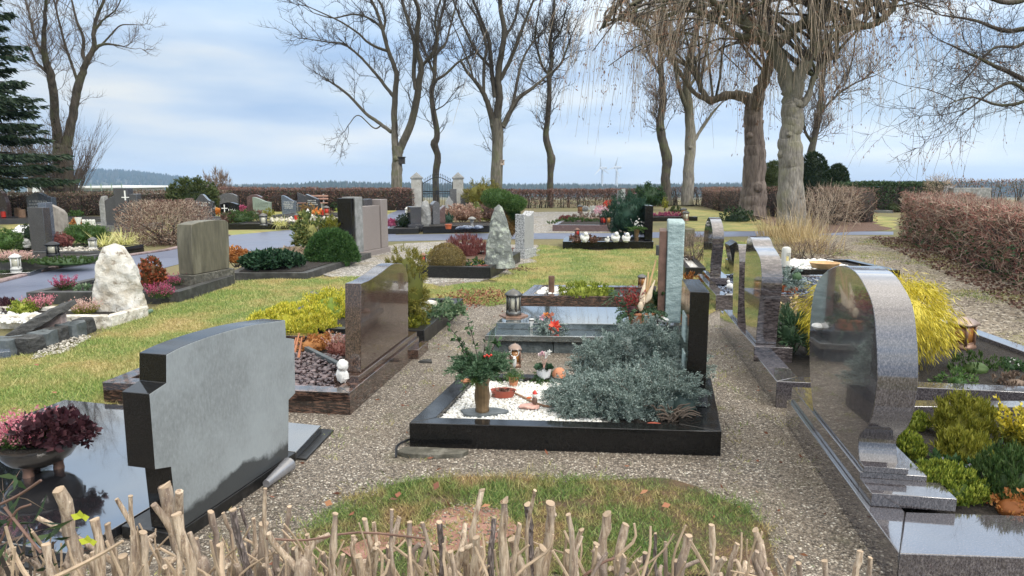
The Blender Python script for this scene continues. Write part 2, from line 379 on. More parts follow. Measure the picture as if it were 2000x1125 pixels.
M['bark_brown'] = bark('brown_furrowed_bark', (.075, .055, .045), (.23, .185, .155), None, 7, (4.2, 6.2, (.085, .075, .05)))
M['bark_smooth'] = bark('smooth_grey_bark', (.12, .108, .09), (.31, .285, .245), (.20, .19, .12), 10, (3.6, 6.0, (.085, .078, .05)))
M['twig'] = plain('twig_bark', (.115, .088, .068), .85, 0, .35, 3)
M['twigdark'] = plain('dark_twig_bark', (.045, .036, .030), .85, 0, .3, 3)
M['twigpale'] = plain('pale_hanging_twig', (.37, .295, .215), .85, 0, .3, 3)
M['cutwood'] = plain('bleached_cut_stem', (.38, .285, .195), .8, 0, .35, 18, .3)
n = NT('cut_stem_bark'); a = n.noise(120, 8, .7, (1, 1, .13)); c = n.ramp(a, [(.32, (.12, .08, .055)), (.45, (.36, .265, .185)), (.58, (.62, .50, .37)), (.72, (.70, .60, .48))]); c = n.mix(n.ramp(n.noise(5, 5, .6), [(.45, 0), (.6, .8)]), c, (.20, .155, .135))
sp = n.vor(160); c = n.mix(n.ramp(sp.outputs['Distance'], [(.12, .7), (.2, 0)]), c, (.55, .50, .45)); n.bump(a, 1.0, .006); M['cutbark'] = n.set(c, .8)
M['violetbark'] = bark('grey_violet_stem', (.12, .09, .08), (.36, .30, .28), None, 90)
M['podcol'] = plain('dried_pod', (.62, .52, .38), .8, 0, .25, 14, .2)
M['canecol'] = plain('dried_cane', (.55, .36, .18), .7, 0, .2, 12)
M['greenlight'] = granite('greenish_matt_stone', [(.13, .17, .14), (.20, .25, .21), (.28, .33, .28)], 90, .4, coat=0, large=.2)
M['lichen2'] = rough_stone('dark_boulder', [(.05, .055, .06), (.10, .11, .115), (.17, .18, .185)], 6, .6, .04, .8)
M['bluestone'] = rough_stone('blue_boulder', [(.14, .17, .20), (.25, .29, .33), (.36, .40, .44)], 6, .5, .04, .7)
M['redleaf'] = islandm('red_brown_fallen_leaves', [(0, (.10, .035, .02)), (.6, (.23, .08, .04)), (1, (.32, .15, .07))], .7)
M['limeleaf'] = leafm('young_lime_leaf', (.35, .42, .04), (.55, .60, .06), None, .5, .3)
M['palechip'] = islandm('pale_chippings', [(0, (.20, .18, .14)), (.5, (.38, .35, .30)), (1, (.60, .57, .50))], .7)
# ---------------------------------------------------------------- camera, light, sky
cam = bpy.data.cameras.new('camera'); co = bpy.data.objects.new('camera', cam); COL.objects.link(co)
cam.sensor_width = 36; cam.lens = 36 * F / 2000; cam.clip_start = .05; cam.clip_end = 20000
co.location = (0, 0, EYE); co.rotation_euler = (R(90) - TH, 0, 0); scene.camera = co
scene.view_settings.view_transform = 'Standard'; scene.view_settings.look = 'None'; scene.view_settings.exposure = 0.62; scene.view_settings.gamma = 1
scene.cycles.max_bounces = 6; scene.cycles.transparent_max_bounces = 4; scene.cycles.use_denoising = True
SUN_EL, SUN_AZ = R(38), R(140)                    # azimuth clockwise from +Y: behind the camera to the right
sd = Vector((math.sin(SUN_AZ) * math.cos(SUN_EL), math.cos(SUN_AZ) * math.cos(SUN_EL), math.sin(SUN_EL)))
su = bpy.data.lights.new('sun', 'SUN'); su.energy = 1.5; su.angle = R(20); su.color = (1, .95, .88)
so = bpy.data.objects.new('sun', su); COL.objects.link(so); so.rotation_euler = sd.to_track_quat('Z', 'Y').to_euler(); so.location = (0, 0, 60)
w = bpy.data.worlds.new('World'); scene.world = w; w.use_nodes = True; t = w.node_tree; t.nodes.clear()
def wn(ty, **kw):
    x = t.nodes.new(ty)
    for k, v in kw.items():
        if k in x.inputs.keys(): x.inputs[k].default_value = v
        else: setattr(x, k, v)
    return x
L_ = t.links.new
sky = wn('ShaderNodeTexSky', sky_type='NISHITA', sun_disc=False, sun_elevation=SUN_EL, sun_rotation=SUN_AZ, air_density=1.2, dust_density=.6, ozone_density=2.0)
tc = wn('ShaderNodeTexCoord'); mp = wn('ShaderNodeMapping'); mp.inputs['Scale'].default_value = (1.5, 1.5, 7.5); mp.inputs['Location'].default_value = (.35, .2, .15)
L_(tc.outputs['Generated'], mp.inputs[0])
nz = wn('ShaderNodeTexNoise', Scale=1.1, Detail=6, Roughness=.5, Distortion=.3); L_(mp.outputs[0], nz.inputs['Vector'])
nz2 = wn('ShaderNodeTexNoise', Scale=2.3, Detail=6, Roughness=.48); L_(mp.outputs[0], nz2.inputs['Vector'])
def wramp(fac, stops):
    x = wn('ShaderNodeValToRGB'); cr = x.color_ramp
    while len(cr.elements) < len(stops): cr.elements.new(.5)
    for e, (p, c) in zip(cr.elements, stops): e.position = p; e.color = (*c, 1) if hasattr(c, '__len__') else (c, c, c, 1)
    L_(fac, x.inputs[0]); return x.outputs[0]
mask = wramp(nz.outputs['Fac'], [(.34, .66), (.54, 1.0)])
ccol = wramp(nz2.outputs['Fac'], [(.32, (.31, .43, .61)), (.52, (.455, .55, .665)), (.68, (.62, .655, .67))])
sx = wn('ShaderNodeSeparateXYZ'); L_(tc.outputs['Generated'], sx.inputs[0])
gain = wramp(sx.outputs[2], [(.0, 1.0), (.18, .98), (.5, 1.0), (1.0, 1.0)])
bright = wn('ShaderNodeMapRange'); bright.inputs['From Min'].default_value = .16; bright.inputs['From Max'].default_value = .9; bright.inputs['To Min'].default_value = 1.0; bright.inputs['To Max'].default_value = 3.4
L_(sx.outputs[2], bright.inputs[0])
side = wn('ShaderNodeMapRange'); side.inputs['From Min'].default_value = -.55; side.inputs['From Max'].default_value = .6; side.inputs['To Min'].default_value = .86; side.inputs['To Max'].default_value = 1.10
L_(sx.outputs[0], side.inputs[0])
mu = wn('ShaderNodeMath', operation='MULTIPLY'); L_(bright.outputs[0], mu.inputs[0]); L_(side.outputs[0], mu.inputs[1])
bg1 = wn('ShaderNodeBackground'); bg1.inputs[1].default_value = .085; L_(sky.outputs[0], bg1.inputs[0])
bg2 = wn('ShaderNodeBackground'); zen = wn('ShaderNodeMix', data_type='RGBA'); zr = wn('ShaderNodeMapRange'); zr.inputs['From Min'].default_value = .42; zr.inputs['From Max'].default_value = .78; L_(sx.outputs[2], zr.inputs[0]); L_(zr.outputs[0], zen.inputs[0]); L_(ccol, zen.inputs[6]); zen.inputs[7].default_value = (.58, .55, .50, 1)   # unseen cloud overhead, tinted warm to offset the blue in the light
hzn = wn('ShaderNodeMix', data_type='RGBA'); hr = wn('ShaderNodeMapRange'); hr.inputs['From Min'].default_value = .0; hr.inputs['From Max'].default_value = .09; hr.inputs['To Min'].default_value = .4; hr.inputs['To Max'].default_value = 0; L_(sx.outputs[2], hr.inputs[0]); L_(hr.outputs[0], hzn.inputs[0]); L_(zen.outputs[2], hzn.inputs[6]); hzn.inputs[7].default_value = (.60, .655, .69, 1)
L_(hzn.outputs[2], bg2.inputs[0]); L_(mu.outputs[0], bg2.inputs[1])
ms = wn('ShaderNodeMixShader'); L_(mask, ms.inputs[0]); L_(bg1.outputs[0], ms.inputs[1]); L_(bg2.outputs[0], ms.inputs[2])
wo = wn('ShaderNodeOutputWorld'); L_(ms.outputs[0], wo.inputs[0])

# ---------------------------------------------------------------- ground and its sheets
n = NT('winter_meadow'); a = n.noise(.25, 8, .65); c = n.ramp(a, [(.3, (.09, .10, .035)), (.5, (.17, .155, .06)), (.7, (.20, .15, .085))])
c = n.mix(n.ramp(n.noise(9, 8, .7), [(.35, .0), (.7, .5)]), c, (.10, .07, .045)); n.bump(n.noise(40, 6, .7), .6, .03); M['meadow'] = n.set(c, .95)
n = NT('wet_asphalt'); a = n.noise(90, 5, .7); b = n.noise(.9, 6, .6)
c = n.ramp(a, [(.3, (.075, .088, .135)), (.7, (.125, .145, .21))]); c = n.mix(n.ramp(b, [(.4, 0), (.7, .4)]), c, (.16, .175, .235)); n.bump(a, .25, .004)  # blue in the base colour stands in for sky reflected on the wet surface
M['asphalt'] = n.set(c, n.ramp(b, [(.35, .34), (.65, .55)]), IOR=1.5)
def lawnm(name, far):
    n = NT(name); a = n.noise(1.1, 7, .65); b = n.noise(14 if far else 30, 8, .75)
    c = n.ramp(a, [(.34, (.085, .145, .028)), (.48, (.19, .22, .05)), (.60, (.33, .28, .085)), (.72, (.27, .18, .08))])
    c = n.mix(n.ramp(b, [(.3, .0), (.75, .65)]), c, (.09, .085, .03) if not far else (.33, .26, .12)); n.bump(b, .9, .03); return n.set(c, .95)
n = NT('thin_winter_turf'); a = n.noise(2.6, 7, .65); c = n.ramp(a, [(.34, (.06, .085, .025)), (.48, (.13, .105, .045)), (.62, (.20, .115, .075)), (.74, (.27, .15, .11))]); b_ = n.noise(38, 8, .75); n.bump(b_, 1.0, .03); M['turf'] = n.set(n.mix(n.ramp(b_, [(.35, .6), (.6, 0)]), c, (.045, .032, .022)), .95)
M['lawn'] = lawnm('lawn_turf', False); M['lawnfar'] = lawnm('far_lawn_turf', True)
GR = [(0, (.06, .048, .036)), (.25, (.15, .122, .093)), (.55, (.245, .205, .16)), (.87, (.35, .30, .24)), (.96, (.62, .57, .48)), (1, (.70, .66, .58))]
M['gravel'] = pebble('path_gravel', GR, 88, .8, .010, .7, (.12, .095, .065))
M['gravelpale'] = pebble('pale_gravel', [(0, (.15, .135, .12)), (.4, (.32, .295, .26)), (1, (.62, .60, .56))], 34, .8, .02, .8, (.22, .18, .10))
n = NT('trodden_gravel'); v = n.vor(30); sp = n.n('ShaderNodeSeparateColor'); n.l(v.outputs['Color'], sp.inputs[0]); c = n.ramp(sp.outputs[0], [(0, (.085, .068, .048)), (.5, (.20, .165, .12)), (.9, (.31, .265, .205)), (1, (.50, .46, .39))])
c = n.mix(n.ramp(n.noise(.8, 8, .65), [(.50, 0), (.64, .7)]), c, (.17, .165, .06)); c = n.mix(n.ramp(n.noise(2.3, 8, .7, dist=.4), [(.55, 0), (.68, .6)]), c, (.12, .08, .05)); n.bump(v.outputs['Distance'], .6, .015); M['gravelpath'] = n.set(c, .85)
n = NT('red_clay_earth'); a = n.noise(8, 9, .7); c = n.ramp(a, [(.3, (.16, .075, .055)), (.55, (.30, .155, .12)), (.72, (.42, .27, .22))]); n.bump(n.noise(22, 8, .7), .8, .02); M['redsoil'] = n.set(c, .95)
def W(pts): return [at(*p) for p in pts]
def sheet(name, poly, z, m, k='structure', step=.0, amp=.0):
    p = [(q[0], q[1]) for q in poly]
    if step: p = roughen(p, step, amp)
    b = MB(); a = sum(p[i][0] * p[(i + 1) % len(p)][1] - p[(i + 1) % len(p)][0] * p[i][1] for i in range(len(p)))
    if a < 0: p = p[::-1]
    b.add([(x, y, z) for x, y in p], [list(range(len(p)))]); return kind(b.build(name, M[m], smooth=False), k)
# the ground is level inside the cemetery and falls away beyond its far hedge
GY = [-400, 20, 52, 70, 120, 200, 350, 600, 1000, 1400, 6000]; GZ = [-.012, -.012, -.012, -.35, -1.8, -4.5, -9, -16, -25, -30, -32]; GX = [-6000, -2000, -600, -150, -60, 60, 150, 600, 2000, 6000]
b = MB(); b.add([(x, y, z) for y, z in zip(GY, GZ) for x in GX], [[j * 10 + i, j * 10 + i + 1, (j + 1) * 10 + i + 1, (j + 1) * 10 + i] for j in range(10) for i in range(9)]); kind(b.build('ground', M['meadow']), 'structure')
ASPH = W([(-700, 640), (0, 602), (190, 556), (350, 515), (460, 493), (600, 478), (760, 471), (960, 467), (1180, 466), (1340, 463), (1600, 459), (1745, 458), (1745, 452), (1600, 451), (1340, 452), (1180, 455), (960, 455), (830, 457), (772, 458), (800, 436), (845, 412), (840, 404), (790, 405), (745, 424), (690, 445), (560, 449), (450, 459), (330, 488), (215, 503), (0, 549), (-500, 590)])
sheet('asphalt_path', ASPH, -.006, 'asphalt')
GRAV = [(-3.4, 1.2), (3.2, 1.2), (3.6, 4.0), (2.8, 8.6), (1.9, 9.3), (.2, 9.0), (-.6, 10.2), (-.75, 12.2)] + W([(1010, 500), (1000, 520), (930, 545), (815, 545), (760, 525), (690, 540), (580, 560)])[0:0] + [(-1.75, 11.4), (-1.7, 9.3), (-2.5, 8.3), (-2.9, 6.9), (-3.35, 5.4), (-4.6, 4.5), (-4.6, 1.2)]
sheet('gravel_ground', GRAV, 0.0, 'gravel', step=.15, amp=.10)
sheet('gravel_strip', W([(560, 528), (640, 538), (720, 548), (800, 560), (930, 552), (1010, 530), (1065, 505), (1050, 478), (985, 478), (870, 470), (760, 478), (690, 492)]), .002, 'gravelpale', step=.3, amp=.25)
sheet('gravel_court', W([(950, 457), (1090, 455), (1230, 452), (1240, 412), (1030, 414), (985, 440)]), -.008, 'gravelpale', step=.6, amp=.4)
sheet('gravel_path', W([(1490, 560), (1560, 600), (1700, 660), (1850, 640), (1990, 700), (2200, 790), (2300, 640), (2050, 560), (1850, 500), (1745, 462), (1600, 459), (1545, 470), (1560, 500)]), -.004, 'gravelpath', step=.4, amp=.3)
LAWN = W([(-320, 860), (0, 835), (110, 815), (160, 798), (225, 790), (300, 740), (430, 690), (560, 655), (700, 610), (800, 600), (850, 610), (905, 592), (960, 600), (1000, 590), (1010, 556), (930, 552), (870, 562), (800, 552), (700, 541), (590, 543), (470, 550), (440, 562), (380, 585), (330, 592), (260, 622), (215, 640), (130, 690), (0, 700), (-200, 720)])
sheet('lawn', LAWN, .008, 'lawn', step=.12, amp=.16)
LAWN2 = W([(1000, 575), (960, 545), (1040, 512), (1055, 478), (1170, 492), (1290, 478), (1400, 470), (1470, 474), (1490, 520), (1430, 560), (1420, 600), (1380, 618), (1330, 640), (1200, 600)])
sheet('back_lawn', LAWN2, .006, 'lawn', step=.3, amp=.25)
LAWN3 = W([(545, 1130), (600, 1030), (680, 975), (760, 950), (840, 938), (1000, 934), (1150, 936), (1260, 945), (1380, 968), (1470, 995), (1500, 1040), (1510, 1130)])
sheet('front_lawn', LAWN3, .010, 'turf', step=.06, amp=.15)
sheet('bare_earth', W([(835, 1010), (870, 990), (930, 985), (985, 1000), (1010, 1040), (960, 1075), (880, 1085), (800, 1060), (700, 1110), (650, 1090), (760, 1040)]), .016, 'redsoil', step=.04, amp=.13)
FARL = [('far_lawn', [(1345, 450), (1600, 449), (1745, 450), (1750, 425), (1650, 415), (1500, 412), (1320, 408)]), ('far_lawn', [(0, 440), (110, 432), (250, 432), (370, 440), (440, 450), (560, 448), (430, 462), (200, 470), (0, 480)]),
        ('far_lawn', [(690, 446), (745, 424), (790, 405), (600, 405), (380, 408), (380, 425), (560, 432)])]
for nm, q in FARL: sheet(nm, W(q), -.009, 'lawnfar', step=1.0, amp=.5)
sheet('leaf_litter_bed', W([(1290, 400), (1400, 402), (1420, 412), (1560, 455), (1640, 455), (1740, 447), (1690, 430), (1560, 420), (1440, 405)]), -.004, 'litter', step=.6, amp=.5)
# the kerb between lawn and asphalt
b = MB(); K = [at(*p) for p in [(-300, 622), (0, 597), (190, 551), (350, 511), (460, 490)]]
n = NT('pink_paver_edge'); M['paver'] = rough_stone('pink_paver_edging', [(.17, .12, .115), (.27, .20, .19), (.36, .29, .28)], 12, .5, .01, .8)
E1 = [at(*p) for p in [(-300, 583), (0, 552), (110, 524), (195, 508), (330, 489), (450, 460)]]
for i in range(len(E1) - 1):
    p, q = E1[i], E1[i + 1]; d = (q - p).normalized(); s = Vector((-d.y, d.x, 0)) * .12
    b.prism([(p.x, p.y), (q.x, q.y), (q.x + s.x, q.y + s.y), (p.x + s.x, p.y + s.y)], -.01, .035)
kind(b.build('path_kerb', M['paver'], smooth=False), 'structure')

# ---------------------------------------------------------------- grass blades and loose stones
n = NT('grass_blades'); g = n.n('ShaderNodeNewGeometry'); a = n.noise(1.1, 7, .65)
c1 = n.ramp(g.outputs['Random Per Island'], [(0, (.075, .16, .025)), (.55, (.22, .31, .065)), (1, (.45, .43, .15))]); c2 = n.ramp(g.outputs['Random Per Island'], [(0, (.24, .20, .065)), (.5, (.46, .36, .14)), (1, (.60, .48, .25))])
M['blades'] = n.set(n.mix(n.ramp(a, [(.42, 0), (.62, .95)]), c1, c2), .6)
c1 = None
n = NT('winter_turf_blades'); g = n.n('ShaderNodeNewGeometry'); a = n.noise(2.6, 7, .65)
q1 = n.ramp(g.outputs['Random Per Island'], [(0, (.05, .12, .02)), (.55, (.14, .22, .045)), (1, (.31, .33, .11))]); q2 = n.ramp(g.outputs['Random Per Island'], [(0, (.18, .13, .05)), (.5, (.36, .26, .10)), (1, (.50, .38, .19))])
M['bladesdark'] = n.set(n.mix(n.ramp(a, [(.46, 0), (.62, 1)]), q1, q2), .6)
def grass(name, poly, count, L, excl=(), ymin=1.5, lean=.7, m='blades'):
    P = rand_in([(q[0], q[1]) for q in poly], count * 4)
    P = P[rng.random(len(P)) < (ymin / np.maximum(P[:, 1], ymin)) ** 1.15][:count]
    for e in excl: P = P[~inpoly(P, [(q[0], q[1]) for q in e])]
    jit = rng.normal(size=P.shape) * np.where(rng.random(len(P)) < .12, .11, .03)[:, None]; P = P + jit
    pat = np.array([mnoise.noise(Vector((x * 1.6, y * 1.6, 5))) for x, y in P])
    k = len(P); P3 = np.column_stack([P, np.full(k, .006)]); D = np.column_stack([rng.normal(size=(k, 2)) * lean, np.ones(k)])
    b = MB(); b.blades(P3, D, L * (.5 + rng.random(k)) * (1 + .7 * pat), (.0016 + .0009 * P[:, 1] ** .75) * (.7 + .6 * rng.random(k))); return kind(b.build(name, M[m], smooth=False), 'stuff')
soilhole = W([(835, 1010), (870, 990), (930, 985), (985, 1000), (1010, 1040), (960, 1075), (880, 1085), (800, 1060)])
worn = W([(850, 592), (900, 572), (960, 568), (990, 582), (950, 598), (900, 604)])
grass('lawn_grass', LAWN, 130000, .030, [], 4.5); grass('back_lawn_grass', LAWN2, 45000, .035, [], 7.5); grass('front_lawn_grass', LAWN3, 40000, .036, [roughen([(q.x, q.y) for q in soilhole], .05, .16)] + [[(x + .16 * math.cos(a) * (1 + .4 * math.sin(3 * a + x)), y + .07 * math.sin(a) * (1 + .5 * math.cos(2 * a))) for a in np.linspace(0, 6.28, 14)[:-1]] for x, y in ((-.62, 2.75), (.25, 3.28), (.75, 2.95), (-.30, 3.32), (1.1, 2.75), (.45, 2.6))], 2.2, .9, 'bladesdark')
k_ = np.array([q[:2] for q in soilhole]); b = MB()
for x, y in rand_in([tuple(q) for q in k_], 60):
    k = 22; b.blades(np.column_stack([rng.normal(size=(k, 2)) * .022 + (x, y), np.full(k, .014)]), np.column_stack([rng.normal(size=(k, 2)) * .9, np.ones(k)]), .012 + .03 * rng.random(k), np.full(k, .003))
kind(b.build('soil_tufts', M['blades'], smooth=False), 'stuff')
_soil = rand_in([tuple(q) for q in k_], 260)
GP = W([(1490, 560), (1700, 640), (1850, 620), (1990, 690), (2200, 700), (2050, 560), (1850, 500), (1745, 462), (1545, 470)])
P = rand_in([(q.x, q.y) for q in GP], 900); b = MB()
for x, y in P:
    if mnoise.noise(Vector((x * .45, y * .45, 8))) < .05: continue
    k = 30; b.blades(np.column_stack([rng.normal(size=(k, 2)) * .10 + (x, y), np.full(k, -.004)]), np.column_stack([rng.normal(size=(k, 2)) * .8, np.ones(k)]), .02 + .03 * rng.random(k), np.full(k, .009))
kind(b.build('path_grass', M['blades'], smooth=False), 'stuff')
P = rand_in([(q.x, q.y) for q in GP], 26000); P = P[rng.random(len(P)) < (5.5 / np.maximum(P[:, 1], 5.5)) ** 1.3]; PATHST = P
P = rand_in([(q.x, q.y) for q in worn], 700) + rng.normal(size=(700, 2)) * .12; b = MB(); b.leaves(np.column_stack([P, np.full(700, .03)]), rng.normal(size=(700, 3)) * (1, 1, .4), .03 + .04 * rng.random(700), .022); kind(b.build('bark_litter', M['redleaf'], smooth=False), 'stuff')
P = rand_in(GRAV, 520); b = MB(); b.leaves(np.column_stack([P, np.full(len(P), .010)]), rng.normal(size=(len(P), 3)) * (1, 1, .3), .02 + .035 * rng.random(len(P)), .014); kind(b.build('leaf_scraps', M['redleaf'], smooth=False), 'stuff')
# stray tufts in the gravel
P = rand_in(GRAV, 900); P = P[(P[:, 1] > 2.4)]; b = MB()
for x, y in P:
    if mnoise.noise(Vector((x * .9, y * .9, 1))) < .02: continue
    k = 16; b.blades(np.column_stack([rng.normal(size=(k, 2)) * .035 + (x, y), np.zeros(k)]), np.column_stack([rng.normal(size=(k, 2)) * .8, np.ones(k)]), .015 + .025 * rng.random(k), np.full(k, .004))
kind(b.build('stray_grass', M['blades'], smooth=False), 'stuff')
OCT = np.array([(1, 0, 0), (-1, 0, 0), (0, 1, 0), (0, -1, 0), (0, 0, 1), (0, 0, -1)], float); OF = np.array([(0, 2, 4), (2, 1, 4), (1, 3, 4), (3, 0, 4), (2, 0, 5), (1, 2, 5), (3, 1, 5), (0, 3, 5)])
ICO = []
for o1 in (-1, 1):
    for o2 in (-1.618, 1.618): ICO += [(0, o1, o2), (o1, o2, 0), (o2, 0, o1)]
ICO = np.array(ICO, float) / 1.9
from mathutils.geometry import delaunay_2d_cdt
def hull_faces(V):
    import bmesh as bmx
    bm = bmx.new(); vs = [bm.verts.new(v) for v in V]; bmx.ops.convex_hull(bm, input=vs); bm.verts.index_update(); f = np.array([[v.index for v in q.verts] for q in bm.faces if len(q.verts) == 3]); bm.free(); return f
ICF = hull_faces(ICO)
def stones(b, P, size, flat=.55, fine=False, mi=0):
    """many small angular stones lying at P"""
    V0, F0 = (ICO, ICF) if fine else (OCT, OF); k = len(P); m = len(V0)
    sz = np.broadcast_to(size, (k,)) * (.55 + .9 * rng.random(k) ** 1.6)
    S = np.stack([sz * (.8 + .6 * rng.random(k)), sz * (.7 + .5 * rng.random(k)), sz * flat * (.7 + .6 * rng.random(k))], 1)
    V = V0[None] * (1 + .22 * rng.normal(size=(k, m, 3)) * .6) * S[:, None]; a = rng.random(k) * 6.28; tl = rng.normal(size=k) * .3
    ca, sa = np.cos(a)[:, None], np.sin(a)[:, None]; ct, st = np.cos(tl)[:, None], np.sin(tl)[:, None]
    x, y, z = V[..., 0], V[..., 1], V[..., 2]; y, z = y * ct - z * st, y * st + z * ct; x, y = x * ca - y * sa, x * sa + y * ca
    V = np.stack([x, y, z], -1) + P[:, None]
    return b.add(V.reshape(-1, 3), (F0[None] + (np.arange(k) * m)[:, None, None]).reshape(-1, 3), mi)
P = rand_in(GRAV, 260000); P = P[rng.random(len(P)) < (2.6 / np.maximum(P[:, 1], 2.6)) ** 1.6]
for e in (LAWN3, LAWN): P = P[~inpoly(P, [(q[0], q[1]) for q in e])]
b = MB(); stones(b, np.column_stack([P, rng.random(len(P)) * .003]), .0056); kind(b.build('loose_gravel', M['pathstone'], smooth=False), 'stuff')

b = MB(); stones(b, np.column_stack([PATHST, np.full(len(PATHST), -.002)]), .014); kind(b.build('path_stones', M['pathstone'], smooth=False), 'stuff')
b = MB(); stones(b, np.column_stack([_soil, np.full(len(_soil), .018)]), .008); kind(b.build('soil_pebbles', M['pathstone'], smooth=False), 'stuff')
# ---------------------------------------------------------------- far hills, forests, haze
n = NT('far_forest'); M['forest'] = leafm('far_forest_trees', (.018, .032, .024), (.032, .05, .035), (.055, .06, .05), .9, 0)
n = NT('far_slope'); a = n.noise(.006, 8, .6); M['hill'] = n.set(n.ramp(a, [(.35, (.025, .04, .03)), (.5, (.05, .06, .045)), (.7, (.11, .09, .08))]), .95)
def hill(name, prof, Y, depth, trees, th, m='hill'):
    """prof: skyline (px,py) at distance Y; a real ridge 'depth' metres deep with trees on it"""
    xs = np.linspace(prof[0][0], prof[-1][0], 90); ys = np.interp(xs, [p[0] for p in prof], [p[1] for p in prof])
    X = (xs - 1000) / F * Y / (CT - (355 - 562.5) / F * ST) ; Z = np.array([ztop(Y, y) for y in ys]) - th * .8
    V = []; nd = 14
    for j in range(nd):
        q = j / (nd - 1); k = math.sin(min(1, q * 1.25) * math.pi / 2) if q < .8 else math.cos((q - .8) / .2 * math.pi / 2)
        V += [(x * (1 + (q - .8) * depth / Y), Y + (q - .8) * depth, -33 + (z + 33) * k * (1 + .05 * math.sin(x * .01 + q * 9))) for x, z in zip(X, Z)]
    f = np.array([[j * 90 + i, j * 90 + i + 1, (j + 1) * 90 + i + 1, (j + 1) * 90 + i] for j in range(nd - 1) for i in range(89)])
    b = MB(); b.add(V, f); kind(b.build(name, M[m]), 'structure')
    V = np.array(V).reshape(nd, 90, 3); b = MB(); cone = 5
    jj = (rng.random(trees) ** .6 * 11.2); ii = rng.random(trees) * 88; j0, i0 = jj.astype(int), ii.astype(int); fj, fi = (jj - j0)[:, None], (ii - i0)[:, None]
    B = (V[j0, i0] * (1 - fi) + V[j0, i0 + 1] * fi) * (1 - fj) + (V[j0 + 1, i0] * (1 - fi) + V[j0 + 1, i0 + 1] * fi) * fj
    h = th * (.55 + .8 * rng.random(trees)); r = h * (.22 + .2 * rng.random(trees)); an = np.arange(cone) * 6.283 / cone
    ring = np.stack([np.cos(an), np.sin(an)], 1); v = np.concatenate([np.concatenate([B[:, None, :2] + ring[None] * r[:, None, None], np.broadcast_to(B[:, None, 2:], (trees, cone, 1))], 2), (B + np.stack([0 * h, 0 * h, h], 1))[:, None]], 1)
    ff = np.array([[i, (i + 1) % cone, cone] for i in range(cone)]); b.add(v.reshape(-1, 3), (ff[None] + (np.arange(trees) * (cone + 1))[:, None, None]).reshape(-1, 3)); return b
b = hill('hills', [(-900, 352), (-300, 335), (0, 337), (90, 334), (200, 331), (260, 333), (330, 342), (390, 352), (440, 362)], 2600, 900, 7000, 15)
kind(b.build('hill_forest', M['forest'], smooth=False), 'stuff')
b = hill('hills', [(400, 366), (500, 362), (570, 361), (640, 355), (690, 357), (740, 358), (800, 358), (1000, 361), (1120, 361), (1250, 362), (1400, 358), (1500, 359), (1800, 356), (2600, 352)], 1500, 500, 10000, 10)
kind(b.build('ridge_forest', M['forest'], smooth=False), 'stuff')
hz = MB().box(-3900, -60, -34.5, 3900, 3900, 72.0).build('haze', NT('air').m, smooth=False); hz['kind'] = 'stuff'
hm = hz.data.materials[0].node_tree; hm.nodes.clear(); ho = hm.nodes.new('ShaderNodeOutputMaterial'); hv = hm.nodes.new('ShaderNodeVolumePrincipled')
hv.inputs['Color'].default_value = (.46, .68, 1.0, 1); hv.inputs['Density'].default_value = .00017; hv.inputs['Anisotropy'].default_value = .0; hm.links.new(hv.outputs[0], ho.inputs['Volume'])
# ---------------------------------------------------------------- builders
def V2(p): return Vector((p[0], p[1], 0))
def frame(label, c, h, w, m, bed='soil', bedh=None, z0=-.03, wide=None, bev=.004, cat='grave border'):
    """c: FL, FR, BR, BL ground corners. A grave surround: four kerbs and the bed inside"""
    c = [V2(p) for p in c]; ctr = sum(c, Vector()) / 4
    t = T('grave_border', label, cat, (ctr.x, ctr.y, 0)); wd = wide or [w] * 4
    ins = []
    for i in range(4):
        a, b, d = c[i - 1], c[i], c[(i + 1) % 4]; u1 = (b - a).normalized(); u2 = (d - b).normalized()
        n1 = Vector((-u1.y, u1.x, 0)); n2 = Vector((-u2.y, u2.x, 0))
        # intersection of the two inner offset lines
        p1 = b + n1 * wd[i - 1]; p2 = b + n2 * wd[i]; den = u1.x * u2.y - u1.y * u2.x
        s = ((p2.x - p1.x) * u2.y - (p2.y - p1.y) * u2.x) / (den if abs(den) > 1e-6 else 1e-6); ins.append(p1 + u1 * s)
    for i in range(4):
        j = (i + 1) % 4; u = (c[j] - c[i]).normalized() * .0012
        MB().prism([(p.x, p.y) for p in (c[i] + u, c[j] - u, ins[j] - u, ins[i] + u)], z0, h).build('kerb', M[m], t, bevel=bev)
    if bed:
        bh = h - .03 if bedh is None else bedh; P = [ins[0].lerp(ctr, -.01), ins[1].lerp(ctr, -.01), ins[2].lerp(ctr, -.01), ins[3].lerp(ctr, -.01)]
        g = 14; b = MB(); v = []
        for j in range(g + 1):
            for i in range(g + 1):
                p = ins[0].lerp(ins[1], i / g).lerp(ins[3].lerp(ins[2], i / g), j / g); e = 0 if i in (0, g) or j in (0, g) else 1
                v.append((p.x, p.y, bh + e * .012 * mnoise.noise(Vector((p.x * 7, p.y * 7, 2)))))
        b.add(v, np.array([[j * (g + 1) + i, j * (g + 1) + i + 1, (j + 1) * (g + 1) + i + 1, (j + 1) * (g + 1) + i] for j in range(g) for i in range(g)]))
        b.build({'soil': 'soil_bed', 'whitegravel': 'gravel_bed'}.get(bed, 'bed'), M[bed], t)
    t['_in'] = [tuple(p) for p in ins]; INS[t.name] = ins
    return t, ins
INS = {}
def clean(): 
    for o in COL.objects:
        if '_in' in o.keys(): del o['_in']
def arc_top(w, z0, z1, rise, n=10):
    return [(0, z0), (w, z0), (w, z1)] + [(w * (1 - i / n), z1 + rise * math.sin(math.pi * i / n)) for i in range(1, n)] + [(0, z1)]
